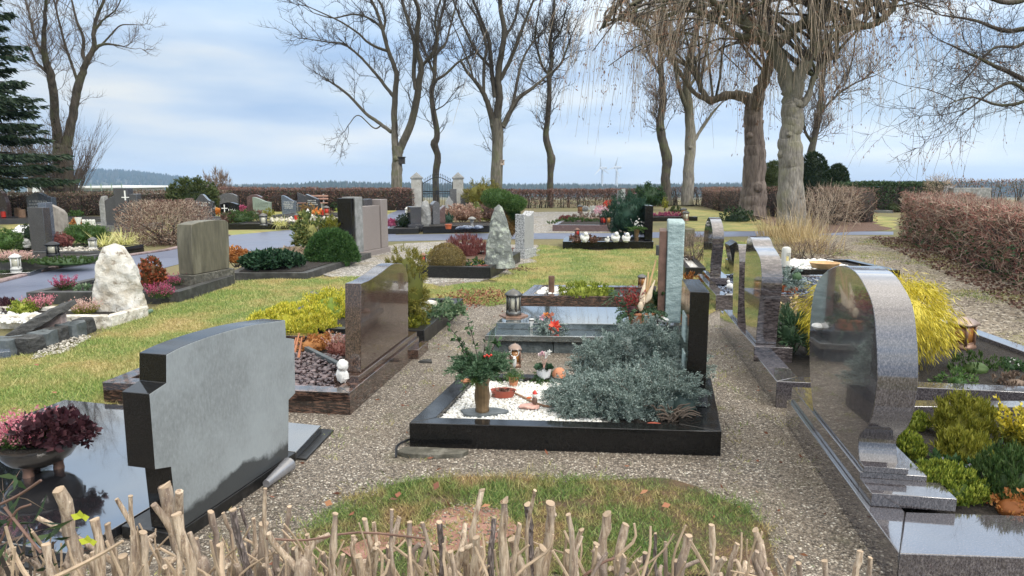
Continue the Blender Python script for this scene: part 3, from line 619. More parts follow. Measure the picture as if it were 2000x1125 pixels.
def shape(code, w, h, n=14):
    X = lambda f: [(w * (1 - i / n), h * f(1 - i / n)) for i in range(n + 1)]
    f = {'rect': lambda x: 1, 'arc': lambda x: .86 + .14 * math.sin(math.pi * x), 'round': lambda x: .45 + .55 * math.sqrt(max(0, 1 - (2 * x - 1) ** 2)),
         'slantR': lambda x: .72 + .28 * (1 - x), 'slantL': lambda x: .72 + .28 * x, 'peak': lambda x: 1 - .22 * abs(2 * x - 1) ** 1.3,
         'wave': lambda x: .82 + .18 * (.5 + .5 * math.cos((x - .42) * 6.6)) if .0 < x < .95 else .80, 'bell': lambda x: .70 + .30 * math.exp(-((x - .5) / .24) ** 2),
         'slantcurve': lambda x: .70 + .30 * (.5 + .5 * math.cos(math.pi * min(1, x * 1.05))), 'low': lambda x: .55 + .45 * math.exp(-((x - .5) / .2) ** 2)}[code]
    return [(0, 0), (w, 0)] + X(f)
def lettering(t, o, d, rows, w, z, m='letter', hh=.05):
    """small raised lettering marks standing on the face through o along d"""
    b = MB(); rr = np.random.default_rng(int(abs(o[0] * 100)) + rows)
    for r in range(rows):
        s = w * (.08 + .1 * rr.random()); e = w * (.75 + .2 * rr.random()) if r else w * .85
        while s < e:
            q = hh * (.35 + .45 * rr.random()); b.slab([(s, z), (s + q * .35, z), (s + q * .35, z + hh), (s, z + hh)], o, d, -.010, off=.005)
            if rr.random() < .6: b.slab([(s + q * .35, z), (s + q, z), (s + q, z + hh * .3), (s + q * .35, z + hh * .3)], o, d, -.010, off=.005)
            s += q + hh * (.25 if rr.random() < .8 else .7)
        z -= hh * 1.7
    b.build('lettering', M[m], t, smooth=False)
def headstone(label, m, cx, yb, wpx, yt, code='rect', thick=.14, yaw=0.0, z0=0.0, plinth=None, pm=None, letters=None, lm='letter', extra=None):
    """a stone standing at photo point (cx,yb); width and height from the photo at its distance; yaw turns it"""
    p = at(cx, yb, z0); Y = p.y; w = wpx * pxm(Y) / max(.3, math.cos(yaw)) ; h = ztop(Y, yt) - z0
    t = T('headstone', label, 'headstone', (p.x, p.y, z0)); d = Vector((math.cos(yaw), math.sin(yaw), 0)); o = p - d * w / 2
    b = MB(); ph_ = plinth or 0
    pts = [(s, z + z0 + ph_) for s, z in shape(code, w, h - ph_)]
    b.slab(pts, (o.x, o.y), d, -thick); b.build('stone', M[m], t, bevel=.006)
    if plinth:
        MB().slab([(-.08, z0 - .02), (w + .08, z0 - .02), (w + .08, z0 + plinth), (-.08, z0 + plinth)], (o.x, o.y), d, -thick - .08, off=.04).build('plinth', M[pm or m], t, bevel=.006)
    if letters: lettering(t, (o.x, o.y), d, letters, w, z0 + ph_ + (h - ph_) * .62, lm, max(.035, h * .06))
    return t, (o, d, w, h)
def boulder(label, name, m, cx, yb, wpx, yt, depth=.35, seed=1, bump=.3, z0=-.03, taper=1.0, cat='headstone', letters=0):
    p = at(cx, yb, max(z0, 0)); Y = p.y; w = wpx * pxm(Y); h = ztop(Y, yt) - z0
    n, nz = 28, 22; v = []
    for j in range(nz + 1):
        q = j / nz; z = q * h; k = (1 - max(0, (q - .55) / .45) ** 2.4 * .62) * (1 - (1 - taper) * q) if j < nz else .02
        for i in range(n):
            a = 2 * math.pi * i / n; ca, sa = math.cos(a), math.sin(a); e = 3.2; rr = 1 / (abs(ca) ** e + abs(sa) ** e) ** (1 / e)
            d = Vector((ca * 1.1, sa * 1.1, q * 2.6)); nn = 1 + bump * mnoise.noise(d * 1.6 + Vector((seed * 5, 0, 0))) + bump * .45 * mnoise.noise(d * 5 + Vector((seed, 3, 0)))
            v.append((rr * ca * w / 2 * k * nn, rr * sa * depth / 2 * k * nn, z + (bump * .05 * mnoise.noise(d * 3) if j else 0)))
    v = np.array(v) + np.array((p.x, p.y, z0)); f = np.array([[j * n + i, j * n + (i + 1) % n, (j + 1) * n + (i + 1) % n, (j + 1) * n + i] for j in range(nz) for i in range(n)])
    b = MB(); b.add(v, f); b.add(v[-n:], [list(range(n))])
    o = b.build(name, M[m], None, ang=50); o.location = (p.x, p.y, z0)
    me = o.data; c = np.empty(len(me.vertices) * 3, np.float32); me.vertices.foreach_get('co', c); c = c.reshape(-1, 3) - np.array((p.x, p.y, z0), np.float32); me.vertices.foreach_set('co', c.ravel()); me.update()
    return tag(o, label, cat)
def set_origin(o, loc):
    me = o.data; c = np.empty(len(me.vertices) * 3, np.float32); me.vertices.foreach_get('co', c); c = c.reshape(-1, 3) - np.array(loc, np.float32); me.vertices.foreach_set('co', c.ravel()); me.update(); o.location = Vector(loc); return o
def solo(b, name, m, loc, label, cat, group=None, **kw):
    return tag(set_origin(b.build(name, m, None, **kw), loc), label, cat, group)

def rstone(b, c, rx, ry, h, seed):
    """a rough squared block with chipped faces"""
    n, nz = 20, 8; v = []
    for j in range(nz + 1):
        q = j / nz
        for i in range(n):
            a = 6.2832 * i / n; ca, sa = math.cos(a), math.sin(a); e = 7; rr_ = 1 / (abs(ca) ** e + abs(sa) ** e) ** (1 / e); d = Vector((ca * 2, sa * 2, q * 1.5 + seed * 3)); k = (1 - .10 * q ** 5) * (1 + .16 * mnoise.noise(d) + .06 * mnoise.noise(d * 3.3)) * (0.01 if j == nz else 1)
            v.append((c[0] + rr_ * ca * rx * k, c[1] + rr_ * sa * ry * k, c[2] - .03 + (h + .03) * min(1, q * 1.12) * (1 + .10 * mnoise.noise(Vector((ca, sa, seed))))))
    b.add(v, np.array([[j * n + i, j * n + (i + 1) % n, (j + 1) * n + (i + 1) % n, (j + 1) * n + i] for j in range(nz) for i in range(n)]))
# ---- plants
def shrub(name, label, c, r, m, n=2500, L=.03, W=.012, style='leaf', vol=.45, bump=.16, seed=1, zmin=-.5, cat='shrub', stems=None, core=.80, up=.35, group=None, part='foliage', droop=0, flat=None, flowers=None, clump=None):
    """c: base point on the ground; r: (rx, ry, height). Leaves spread through a bumpy mound"""
    c = Vector(c); t = T(name, label, cat, c, group); h = r[2]; ce = np.array((c.x, c.y, c.z + h * (.5 if zmin <= -.4 else .12))); rz = h * (.5 if zmin <= -.4 else .88); rr = np.array((r[0], r[1], rz))
    cl = clump or (3 if bump < .07 else max(6, int(n / 300)) if bump <= .10 else max(8, int(n / 150))); k_ = max(6, int(n / cl)); Dc = sphere_dirs(k_, zmin); rad = 1 + bump * lump(Dc, seed) + bump * .6 * lump(Dc, seed + 50, 8)
    Pc = ce + Dc * rr * (rad * (1 - vol * rng.random(k_) ** 2.2))[:, None]; ax = unit(Dc * .8 + (0, 0, .35 if style != 'droop' else -.5) + rng.normal(size=(k_, 3)) * .4); ii = rng.integers(0, k_, n); sp = min(r) * (.04 if bump < .07 else .09 if bump <= .10 else .15)
    P = Pc[ii] + ax[ii] * (sp * (rng.random(n) * 2.0 - .9))[:, None] + rng.normal(size=(n, 3)) * sp * .38; D = unit((P - ce) / rr); lo_ = ce[2] + rr[2] * (zmin if zmin > -.4 else -.98); P[:, 2] = np.maximum(P[:, 2], lo_)
    O = unit(D / rr * rr.mean()) * .6 + ax[ii] * .55; Z = np.array((0, 0, 1.0)); J = rng.normal(size=(n, 3))
    if style == 'leaf': Dl = O * .7 + Z * up + J * .55
    elif style == 'needle': Dl = O * .8 + Z * up + J * .45
    elif style == 'up': Dl = O * .25 + Z * 1.2 + J * .22
    elif style == 'droop': Dl = O * .8 - Z * droop + J * .3
    elif style == 'spray': Dl = O + Z * up + J * .28
    b = MB(); Ls = L * (.6 + .8 * rng.random(n))
    if style in ('needle', 'spray', 'up') and flat is None:
        b.leaves(P, Dl, Ls, W); b.leaves(P, Dl + rng.normal(size=(n, 3)) * .5, Ls * .8, W)
    else: b.leaves(P, Dl, Ls, W)
    if core: b.ball(ce, rr * core * .90, 18, 12, bump * .8, seed)
    b.build(part, M[m] if isinstance(m, str) else m, t, smooth=False)
    if stems:
        s = MB()
        for i in range(stems[1]):
            a = rng.random() * 6.28; e = ce + np.array((math.cos(a) * rr[0] * .7, math.sin(a) * rr[1] * .7, (rng.random() - .3) * rr[2])); s.tube(smooth_line([(c.x + .03 * math.cos(a), c.y + .03 * math.sin(a), c.z - .02), (np.array(c) * .4 + e * .6) * (1, 1, .8), e], 6), np.linspace(stems[2], stems[2] * .3, 6), 5)
        s.build('stems', M[stems[0]], t)
    if flowers:
        fm, fn, fs, fz = flowers; D = sphere_dirs(fn, fz); P = ce + D * rr * (1.02 + bump * lump(D, seed))[:, None]; b = MB()
        for k in range(4): b.leaves(P, unit(D + rng.normal(size=(fn, 3)) * .7), fs, fs * .7)
        b.build('flowers', M[fm], t, smooth=False)
    return t
def twig_shrub(name, label, c, r, mt, n=900, L=.12, wd=.003, seed=1, leaves=None, cat='shrub', stems=14, boxy=False, group=None):
    """bare or half-bare clipped shrub: twigs through the volume, a few leaves"""
    c = Vector(c); t = T(name, label, cat, c, group); ce = np.array((c.x, c.y, c.z + r[2] * .5)); rr = np.array((r[0], r[1], r[2] * .5))
    D = sphere_dirs(n, -1); 
    if boxy: D = D / (np.abs(D) ** 5).sum(1, keepdims=True) ** .2
    q = (1 - .55 * rng.random(n) ** 1.6) * (1 + .1 * lump(unit(D), seed)); P = ce + D * rr * q[:, None]
    P[:, 2] = np.maximum(P[:, 2], c.z + .01)
    b = MB(); Dl = unit(D * .6 + rng.normal(size=(n, 3)) * .6 + (0, 0, .5)); b.leaves(P - Dl * L * .5, Dl, L * (.5 + rng.random(n)), wd * (.7 + .8 * rng.random(n)))
    b.build('twigs', M[mt] if isinstance(mt, str) else mt, t, smooth=False)
    s = MB()
    for i in range(stems):
        d = sphere_dirs(1, -.2)[0]; e = ce + d * rr * .9; b0 = (c.x + rr[0] * .45 * (rng.random() - .5), c.y + rr[1] * .45 * (rng.random() - .5), c.z - .02)
        s.tube(smooth_line([b0, (np.array(b0) + e) / 2 + rng.normal(size=3) * .03, e], 6), np.linspace(.012, .003, 6) * max(1, r[2]), 4)
    s.build('stems', M['twigdark'], t)
    if leaves:
        k, Ll, Wl, lm = leaves; D = sphere_dirs(k, -1)
        if boxy: D = D / (np.abs(D) ** 5).sum(1, keepdims=True) ** .2
        P = ce + D * rr * (1.0 - .4 * rng.random(k) ** 1.5)[:, None]; P[:, 2] = np.maximum(P[:, 2], c.z + .01); b = MB(); b.leaves(P, D + rng.normal(size=(k, 3)) * .8, Ll * (.6 + .8 * rng.random(k)), Wl); b.build('foliage', M[lm], t, smooth=False)
    return t
def heather(name, label, c, r, m, stalks=90, m2=None, cat='heather', h=.16, group=None, tilt=.5):
    """tufts of upright flowering spikes"""
    c = Vector(c); t = T(name, label, cat, c, group); a = rng.random(stalks) * 6.28; q = np.sqrt(rng.random(stalks))
    B = np.column_stack([c.x + np.cos(a) * q * r * .55, c.y + np.sin(a) * q * r * .55, np.full(stalks, c.z)]); D = unit(np.column_stack([np.cos(a) * q * tilt + rng.normal(size=stalks) * .2, np.sin(a) * q * tilt + rng.normal(size=stalks) * .2, np.ones(stalks)])); H = h * (.6 + .6 * rng.random(stalks))
    def spikes(mm, z0, z1, per, L, W, nm):
        b = MB(); f = z0 + (z1 - z0) * rng.random((stalks, per)); P = (B[:, None] + D[:, None] * (H[:, None] * f)[..., None]).reshape(-1, 3)
        Dd = np.repeat(D, per, 0) * .9 + rng.normal(size=(stalks * per, 3)) * .55; b.leaves(P, Dd, L * (.7 + .6 * rng.random(stalks * per)), W); b.build(nm, M[mm], t, smooth=False)
    spikes(m2 or 'heathgreen', 0, .6, 12, h * .16, h * .05, 'foliage'); spikes(m, .35, 1.0, 16, h * .10, h * .06, 'flowers'); return t
def ribbon(P, D, L, W, droop, k=5):
    """arching grass leaves as bent strips"""
    n = len(P); S = unit(np.cross(D, np.array((0, 0, 1.0)) + rng.normal(size=(n, 3)) * .2)); u = np.linspace(0, 1, k)
    pts = P[:, None] + D[:, None] * (L[:, None] * u)[..., None]; pts[..., 2] -= (droop[:, None] * L[:, None] * u ** 2); wd = (W[:, None] * (1 - u) ** .6 * .5)[..., None]
    v = np.stack([pts - S[:, None] * wd, pts + S[:, None] * wd], 2).reshape(-1, 3); i = np.arange(k - 1) * 2; f = np.stack([i, i + 1, i + 3, i + 2], 1)[None] + (np.arange(n) * k * 2)[:, None, None]
    return v, f.reshape(-1, 4)
def grass_tuft(name, label, c, n, L, W, m, droop=.6, spread=.7, cat='ornamental grass', base=.05, group=None):
    c = Vector(c); a = rng.random(n) * 6.28; P = np.column_stack([c.x + np.cos(a) * base * rng.random(n), c.y + np.sin(a) * base * rng.random(n), np.full(n, c.z)])
    D = unit(np.column_stack([np.cos(a) * spread * rng.random(n) * 1.6, np.sin(a) * spread * rng.random(n) * 1.6, np.ones(n)])); v, f = ribbon(P, D, L * (.5 + .6 * rng.random(n)), np.full(n, W), droop * rng.random(n) * 1.3)
    b = MB(); b.add(v, f); return solo(b, name, M[m], c, label, cat, group, smooth=False)

# ---- lanterns and vases
def lantern(label, loc, h=.22, w=.12, frame_m='copper', glass='glass_amber', candle=None, roof='copperroof', rot=.3, group=None, name='grave_lantern', style='square'):
    t = T(name, label, 'lantern', loc, group); Mx = Matrix.Translation(Vector(loc)) @ RZ(rot); k = 4 if style == 'square' else 6
    def poly(r, z): return [(r * math.cos(2 * math.pi * (i + .5) / k), r * math.sin(2 * math.pi * (i + .5) / k), z) for i in range(k)]
    def stack(rs, mm, nm):
        b = MB(); v = []
        for r, z in rs: v += poly(r, z)
        f = [[j * k + i, j * k + (i + 1) % k, (j + 1) * k + (i + 1) % k, (j + 1) * k + i] for j in range(len(rs) - 1) for i in range(k)] + [list(range(k))[::-1], list(range((len(rs) - 1) * k, len(rs) * k))]
        b.add(xf(v, Mx), f); return b.build(nm, M[mm], t, smooth=False)
    r = w * .5; stack([(r * 1.15, 0), (r * 1.15, .02 * h / .22), (r, .04 * h / .22)], frame_m, 'base')
    stack([(r * .80, h * .18), (r * .84, h * .74)], glass, 'pane')
    stack([(r * 1.32, h * .74), (r * 1.28, h * .80), (r * .72, h * .92), (r * .12, h * .98), (r * .10, h)], roof, 'roof')
    b = MB()
    for i in range(k):
        x, y, _ = poly(r * .93, 0)[i]; b.tube(xf([(x, y, h * .12), (x * .98, y * .98, h * .45), (x, y, h * .76)], Mx), w * .075, 4)
    for z in (.2, .72):
        q = poly(r * .9, h * z); 
        for i in range(k): b.tube(xf([q[i], q[(i + 1) % k]], Mx), w * .04, 4)
    b.build('frame', M[frame_m], t, smooth=False)
    if candle:
        MB().lathe([(r * .5, h * .19), (r * .5, h * .5)], 12, loc).build('candle', M[candle], t)
    return t
def vase(label, loc, prof, m, name='grave_vase', n=18, cat='vase', wob=0.0, group=None):
    return solo(MB().lathe(prof, n, loc, wob=wob), name, M[m], loc, label, cat, group)
def sprigs(b, c, n, L, up=.6, nl=26, nL=.035, nW=.006, spread=1.0, flat=True, dirs=None):
    """fir sprigs: stems with needles both sides"""
    for i in range(n):
        a = rng.random() * 6.28 if dirs is None else dirs[i % len(dirs)] + rng.normal() * .25; el = up + rng.normal() * .25
        d = unit(np.array((math.cos(a) * spread, math.sin(a) * spread, el))); l = L * (.6 + .6 * rng.random()); u = np.linspace(.12, 1, nl); P = np.array(c) + d * (l * u)[:, None]; P[:, 2] -= l * .35 * u ** 2
        S = unit(np.cross(d, (0, 0, 1.0))); sg = np.where(np.arange(nl) % 2, 1, -1)[:, None]; Dd = d * .75 + S * sg * .8 + rng.normal(size=(nl, 3)) * .22; b.leaves(P, Dd, nL * (1.1 - .5 * u), nW)
        b.leaves(P, d * .9 + rng.normal(size=(nl, 3)) * .5, nL * .8, nW)

FOL = dict(darkgreenneedle=((.02, .06, .015), (.05, .12, .03), (.12, .21, .07)), juniper=((.085, .13, .115), (.22, .285, .26), (.44, .51, .47)), conifer=((.012, .035, .012), (.03, .075, .02), (.06, .125, .035)), dconifer=((.015, .045, .028), (.035, .085, .055), (.07, .14, .09)),
           yellowheath=((.12, .20, .02), (.62, .56, .05), (.85, .76, .16)), limeheath=((.05, .09, .012), (.22, .28, .035), (.48, .50, .09)), gold=((.20, .19, .015), (.56, .45, .03), (.80, .68, .12)), boxball=((.09, .07, .02), (.22, .165, .06), (.36, .28, .12)),
           spirea=((.09, .025, .025), (.19, .06, .055), (.30, .12, .10)), orangeleaf=((.22, .075, .02), (.42, .17, .05), (.55, .28, .10)), darkleaf=((.008, .028, .014), (.02, .06, .028), (.06, .12, .06)), euonymus=((.05, .09, .03), (.16, .20, .06), (.42, .40, .14)),
           heathgreen=((.025, .06, .015), (.06, .11, .03), (.11, .16, .05)), pinkheath=((.45, .10, .16), (.62, .22, .28), (.72, .42, .42)), magenta=((.26, .03, .09), (.42, .07, .16), (.54, .20, .28)), paleheath=((.50, .26, .25), (.66, .44, .40), (.70, .60, .45)), heuchera=((.02, .008, .011), (.048, .016, .024), (.105, .045, .052)),
           yew=((.008, .02, .008), (.018, .04, .014), (.045, .07, .025)), yewlight=((.03, .05, .014), (.07, .095, .028), (.12, .14, .05)), pieris=((.04, .05, .015), (.22, .08, .035), (.50, .12, .06)), hydrangea=((.20, .11, .08), (.36, .23, .17), (.48, .36, .28)), spruce=((.010, .024, .012), (.022, .045, .022), (.05, .08, .04)),
           yellowgreen=((.10, .12, .015), (.24, .24, .03), (.36, .34, .06)), dwarf=((.10, .11, .02), (.22, .20, .04), (.32, .28, .07)), bronzeconifer=((.14, .085, .03), (.24, .15, .055), (.34, .22, .09)), privet=((.015, .035, .015), (.04, .075, .03), (.08, .12, .05)), brownleaf=((.07, .035, .025), (.15, .08, .06), (.26, .16, .12)),
           redtwig=((.22, .06, .05), (.43, .19, .15), (.70, .50, .40)), browntwig=((.09, .06, .045), (.19, .135, .10), (.34, .26, .20)), beigetwig=((.20, .145, .10), (.38, .29, .21), (.56, .45, .35)), purplebrown=((.07, .04, .033), (.18, .105, .085), (.32, .21, .17)), straw=((.36, .26, .12), (.55, .42, .22), (.70, .58, .36)), variegated=((.35, .36, .10), (.56, .54, .20), (.70, .68, .36)), white=((.62, .62, .58), (.72, .72, .68), (.80, .80, .78)),
           redflower=((.55, .03, .02), (.72, .08, .05), (.80, .25, .15)), orangeflower=((.70, .22, .03), (.80, .36, .08), (.85, .5, .2)), pinkflower=((.70, .30, .40), (.78, .5, .55), (.82, .74, .72)), fir=((.03, .075, .035), (.075, .145, .075), (.16, .24, .14)), pinebright=((.03, .08, .018), (.075, .15, .035), (.15, .22, .07)), holly=((.015, .045, .015), (.04, .10, .03), (.10, .17, .07)), darkred=((.10, .012, .015), (.24, .03, .03), (.36, .08, .07)), dryred=((.30, .07, .045), (.42, .14, .09), (.5, .22, .15)), seedhead=((.11, .055, .035), (.21, .115, .07), (.34, .20, .12)), ivy=((.05, .10, .05), (.12, .20, .10), (.32, .38, .24)), violet=((.45, .42, .62), (.62, .60, .74), (.78, .78, .82)), sedum=((.24, .07, .055), (.38, .15, .12), (.48, .26, .20)))
for k, v in FOL.items(): M[k] = leafm('leaf_' + k, *v, rough=.55, trans=.2 if k not in ('pinkheath', 'white') else .3)
# ================================================================ the stepped headstone seen from behind, near left
p0, p1 = at(390, 1035), at(591, 893); dA = (p1 - p0).normalized(); lA = Vector((-dA.y, dA.x, 0))
out = on_plane(p0, p1, [(346, 1019), (334, 912), (303, 917), (292, 770), (325, 748), (325, 693), (352, 679), (390, 664), (430, 651), (470, 640), (510, 632), (557, 625), (559, 660), (575, 662), (577, 768), (564, 781), (563, 887)])
t = T('headstone', 'large pale grey headstone with stepped black edges, seen from behind above the cut hedge', 'headstone', p0)
smin = out[0][0]; smax = out[-1][0]; pz = .065
out = [(s, pz) if i in (0, len(out) - 1) else (s, z) for i, (s, z) in enumerate(out)]
# curve of the top resampled so that it reads as one arc
top = smooth_line([(s, z, 0) for s, z in out[5:12]], 18)[:, :2]; out = out[:5] + [tuple(q) for q in top] + out[12:]
b = MB(); b.slab(out, p0, dA, -.145); st = b.build('stone', [M['black'], M['greyback']], t, bevel=.0025)
st.data.polygons[0].material_index = 1
for f in st.data.polygons:
    if f.area > .3 and f.normal.dot(Vector((dA.y, -dA.x, 0))) > .9: f.material_index = 1
    elif f.area > .3: f.material_index = 0
MB().slab([(smin - .02, -.03), (smax + .07, -.03), (smax + .07, pz - .004), (smin - .02, pz - .004)], p0, dA, -.30, off=.004).build('plinth', M['blackdull'], t, bevel=.003)
e1 = p0 + dA * (smax + .074); near = p0 + dA * (smin - .02); far = at(628, 831, .06); far.z = 0
c = [p0 + dA * (smax + .075), e1 + lA * .305, near + lA * .305, near - dA * .25 + lA * .0, near - dA * .25 + lA * 1.95, far + lA * 2.1, far]
t = T('grave_slab', 'wet black polished grave cover at lower left carrying a planted bowl', 'grave slab', near + lA * 1.0)
c0 = near - dA * .25
b = MB(); b.prism([(q.x, q.y) for q in (far, far + lA * 2.1, c0 + lA * 2.1, c0 + lA * .31, near - dA * .004 + lA * .31, e1 + dA * .004 + lA * .31, e1 + dA * .004)], .012, .06); b.build('cover_plate', M['blacktop'], t, bevel=.004)
fr = far + dA * .07
MB().prism([(q.x, q.y) for q in (fr - lA * .05, fr + lA * 2.15, c0 - dA * .07 + lA * 2.15, c0 - dA * .07 + lA * .36, near + lA * .36, e1 + dA * .03 + lA * .36, e1 + dA * .03 - lA * .05)], -.03, .012).build('base_frame', M['blackdull'], t, bevel=.004)
# bowl
bc = at(80, 918, .06); bowl = T('planter_bowl', 'dark three-footed ceramic bowl planted with pink heather and purple leaves', 'planter', bc)
MB().lathe([(.03, .035), (.085, .04), (.15, .075), (.185, .125), (.19, .155), (.20, .16), (.20, .17), (.183, .17), (.175, .14), (.02, .13)], 24, bc, wob=.03).build('bowl', M['darkbowl'], bowl)
for a in (0.4, 2.5, 4.6): MB().lathe([(.028, 0), (.024, .03), (.032, .06)], 10, bc + Vector((.085 * math.cos(a), .085 * math.sin(a), 0))).build('foot', M['rust'], bowl)
MB().lathe([(.02, .13), (.178, .148), (.1, .158), (.01, .16)], 18, bc).build('soil', M['soil'], bowl)
heather('heather', 'pink heather filling the left half of the dark bowl', bc + Vector((-.07, -.02, .15)), .17, 'pinkheath', 130, h=.17)
shrub('heuchera', 'deep purple crinkled heuchera in the right half of the dark bowl', bc + Vector((.10, .0, .14)), (.16, .15, .17), 'heuchera', 900, .04, .036, 'leaf', .5, .3, 4, -.4, 'plant', None, .0, .5)
shrub('heuchera', 'purple heuchera sprig hanging over the right rim of the dark bowl', bc + Vector((.24, .02, .14)), (.09, .07, .10), 'heuchera', 200, .036, .032, 'leaf', .6, .3, 5, -.5, 'plant', None, 0, .2)
b = MB()
for i in range(7):
    x, y = bc.x - .09 + .12 * rng.random() * 1.2, bc.y + .1 * (rng.random() - .5); b.tube([(x, y, .2), (x + .01, y, .32 + .10 * rng.random())], [.003, .005], 5)
solo(b, 'dry_stalks', M['twigdark'], bc + Vector((0, 0, .15)), 'dark dry stalks rising out of the pink heather', 'dry stalks')
# cone vase lying on the gravel
v0, v1 = at(520, 945, .035), at(563, 908, .045); vd = np.array(v1 - v0); L = np.linalg.norm(vd); b = MB(); b.tube([v0 - Vector(vd) * .0, v0 + Vector(vd) * .5, v1, v1 + Vector(vd) * .02], [.022, .032, .042, .044], 16)
solo(b, 'cone_vase', M['greyplastic'], v0, 'smoky grey plastic cone vase lying on the gravel behind the large grey headstone', 'vase')

# ================================================================ brown granite headstone and its border
p0, p1 = at(703, 789), at(815, 690); dD = (p1 - p0).normalized(); lD = Vector((-dD.y, dD.x, 0)); zp = ztop(p0.y, 734)
q0 = p0 + lD * .02; q1 = p1 + lD * .02
out = on_plane(q0, q1, [(705, 728), (705, 554), (713, 551), (722, 547), (745, 532), (760, 520), (772, 514.5), (785, 515), (793, 525), (797, 541), (798, 673)])
top = smooth_line([(s, z, 0) for s, z in out[1:10]], 20)[:, :2]; out = [(out[0][0], zp)] + [tuple(q) for q in top] + [(out[-1][0], zp)]
t = T('headstone', 'brown polished granite headstone with one sweeping shoulder, seen from behind', 'headstone', p0)
MB().slab(out, q0, dD, -.125).build('stone', M['brown'], t, bevel=.003)
Ld = (p1 - p0).length
MB().slab([(0, -.02), (Ld, -.02), (Ld, zp - .003), (0, zp - .003)], p0, dD, -.20).build('plinth', M['brown'], t, bevel=.004)
MB().slab([(Ld * .86, -.02), (Ld + .14, -.02), (Ld + .14, .09), (Ld * .86, .09)], p0, dD, .07, off=.003).build('step', M['brown'], t, bevel=.004)
FR, FL = at(687, 811) + lD * .012, at(203, 788); BR = FR + dD * (Ld + .25); BL = FL + (BR - FR)
frD, ins = frame('brown striped granite border filled with plum pebbles beside the brown headstone', (FL, FR, BR, BL), .165, .13, 'brownstripe', 'soil', .10)
b = MB(); P = rand_in([(q.x, q.y) for q in (ins[0], ins[1], ins[1].lerp(ins[2], .62), ins[0].lerp(ins[3], .75))], 2600); stones(b, np.column_stack([P, .105 + .03 * rng.random(len(P))]), .021, .5, True)
kind(b.build('plum_pebbles', M['darkpebble'], smooth=False), 'stuff')
a, e = at(594, 676, .16), at(664, 711, .16); u = (e - a).normalized(); s = Vector((-u.y, u.x, 0)) * .04
solo(MB().prism([(q.x, q.y) for q in (a, e, e + s, a + s)], .09, .155), 'bed_edging', M['slateplate'], a, 'slanting grey stone edging between the plum pebbles and orange plants', 'edging', bevel=.004)
for px, py, r, m, lab in ((612, 681, .13, 'orangeleaf', 'low orange stonecrop cushion behind the slanting edging'), (640, 676, .13, 'orangeleaf', 'rust orange cushion plant against the black kerb'), (664, 690, .10, 'sedum', 'pinkish red cushion plant next to the brown headstone')):
    shrub('cushion_plant', lab, at(px, py, .11), (r * 1.1, r, .12), m, 500, .022, .014, 'leaf', .4, .2, px, -.1, 'plant', None, .8)
heather('heather', 'pale pink heather between orange cushion and brown headstone', at(662, 684, .11), .12, 'paleheath', 60, h=.16)
c = at(668, 747, .165); t = T('angel_figure', 'small white plaster angel leaning by the plinth of the brown headstone', 'figurine', c)
MB().ball(c + Vector((0, 0, .055)), (.038, .034, .06), 14, 10, .25, 3).ball(c + Vector((.025, 0, .05)), (.03, .03, .045), 12, 8, .3, 5).build('body', M['plaster'], t); MB().ball(c + Vector((.012, -.01, .135)), (.042, .042, .044), 14, 10, .22, 8, fr=5).build('head', M['plaster'], t)
b = MB()
for i, (x, y) in enumerate(((566, 700), (575, 690), (583, 700))): b.tube([at(x, y, .12), at(x + 10 - i * 3, y - 4, .12) + Vector((0.02, 0, .17))], [.012, .006], 6)
solo(b, 'stick_bundle', M['terracotta'], at(572, 697, .11), 'orange dried sticks stuck upright beside the grey headstone', 'sticks')

# ================================================================ yellow heather grave behind
FR, BR = at(829, 674), at(905, 606); FL = at(490, 668); BL = FL + (BR - FR); hE = .155
frE, ins = frame('black stone kerb round the yellow heather and dwarf spruce grave', (FL, FR, BR, BL), hE, .10, 'blackdull', 'soil', .12)
shrub('yellow_heather', 'broad cushion of bright yellow winter heather behind the grey headstone', at(575, 645, .10), (.47, .34, .26), 'yellowheath', 8200, .032, .0085, 'up', .30, .10, 11, -.12, 'heather', ('twigdark', 12, .006), .84)
shrub('yellow_heather', 'second yellow heather cushion right behind the small dark lantern', at(648, 617, .10), (.36, .32, .27), 'yellowheath', 5200, .032, .0085, 'up', .30, .12, 17, -.12, 'heather', ('twigdark', 8, .006), .84)
lantern('small dark pewter lantern standing in the yellow heather', at(613, 607, .12), .24, .14, 'pewter', 'glass_clear', None, 'pewter', .5)
shrub('dwarf_spruce', 'yellow-green dwarf spruce cone behind the brown headstone', at(797, 640, .1), (.23, .22, .86), 'dwarf', 5200, .042, .006, 'spray', .4, .16, 21, -.9, 'conifer', ('twigdark', 6, .012), .80)
for (px, py, r, m, lab, nm) in ((838, 622, .20, 'ivy', 'grey-green spindle groundcover at the right corner of the black kerb', 'groundcover_plant'), (872, 612, .17, 'ivy', 'pale variegated groundcover behind the white memorial block', 'groundcover_plant'), (806, 640, .13, 'yellowgreen', 'yellowing low shrub below the white memorial block', 'groundcover_plant')):
    shrub(nm, lab, at(px, py, .11), (r * 1.2, r, .14), m, 700, .045, .026, 'leaf', .5, .25, px, -.1, 'plant', None, .7)
c = at(836, 618, .13); t = MB(); t.ball((c.x, c.y + .02, c.z + .09), (.155, .075, .085), 18, 12, .14, 5, fr=3); o = solo(t, 'memorial_block', M['marble'], c, 'rounded white marble block lying among the groundcover', 'memorial stone'); o.rotation_euler = (0, R(-24), R(10))

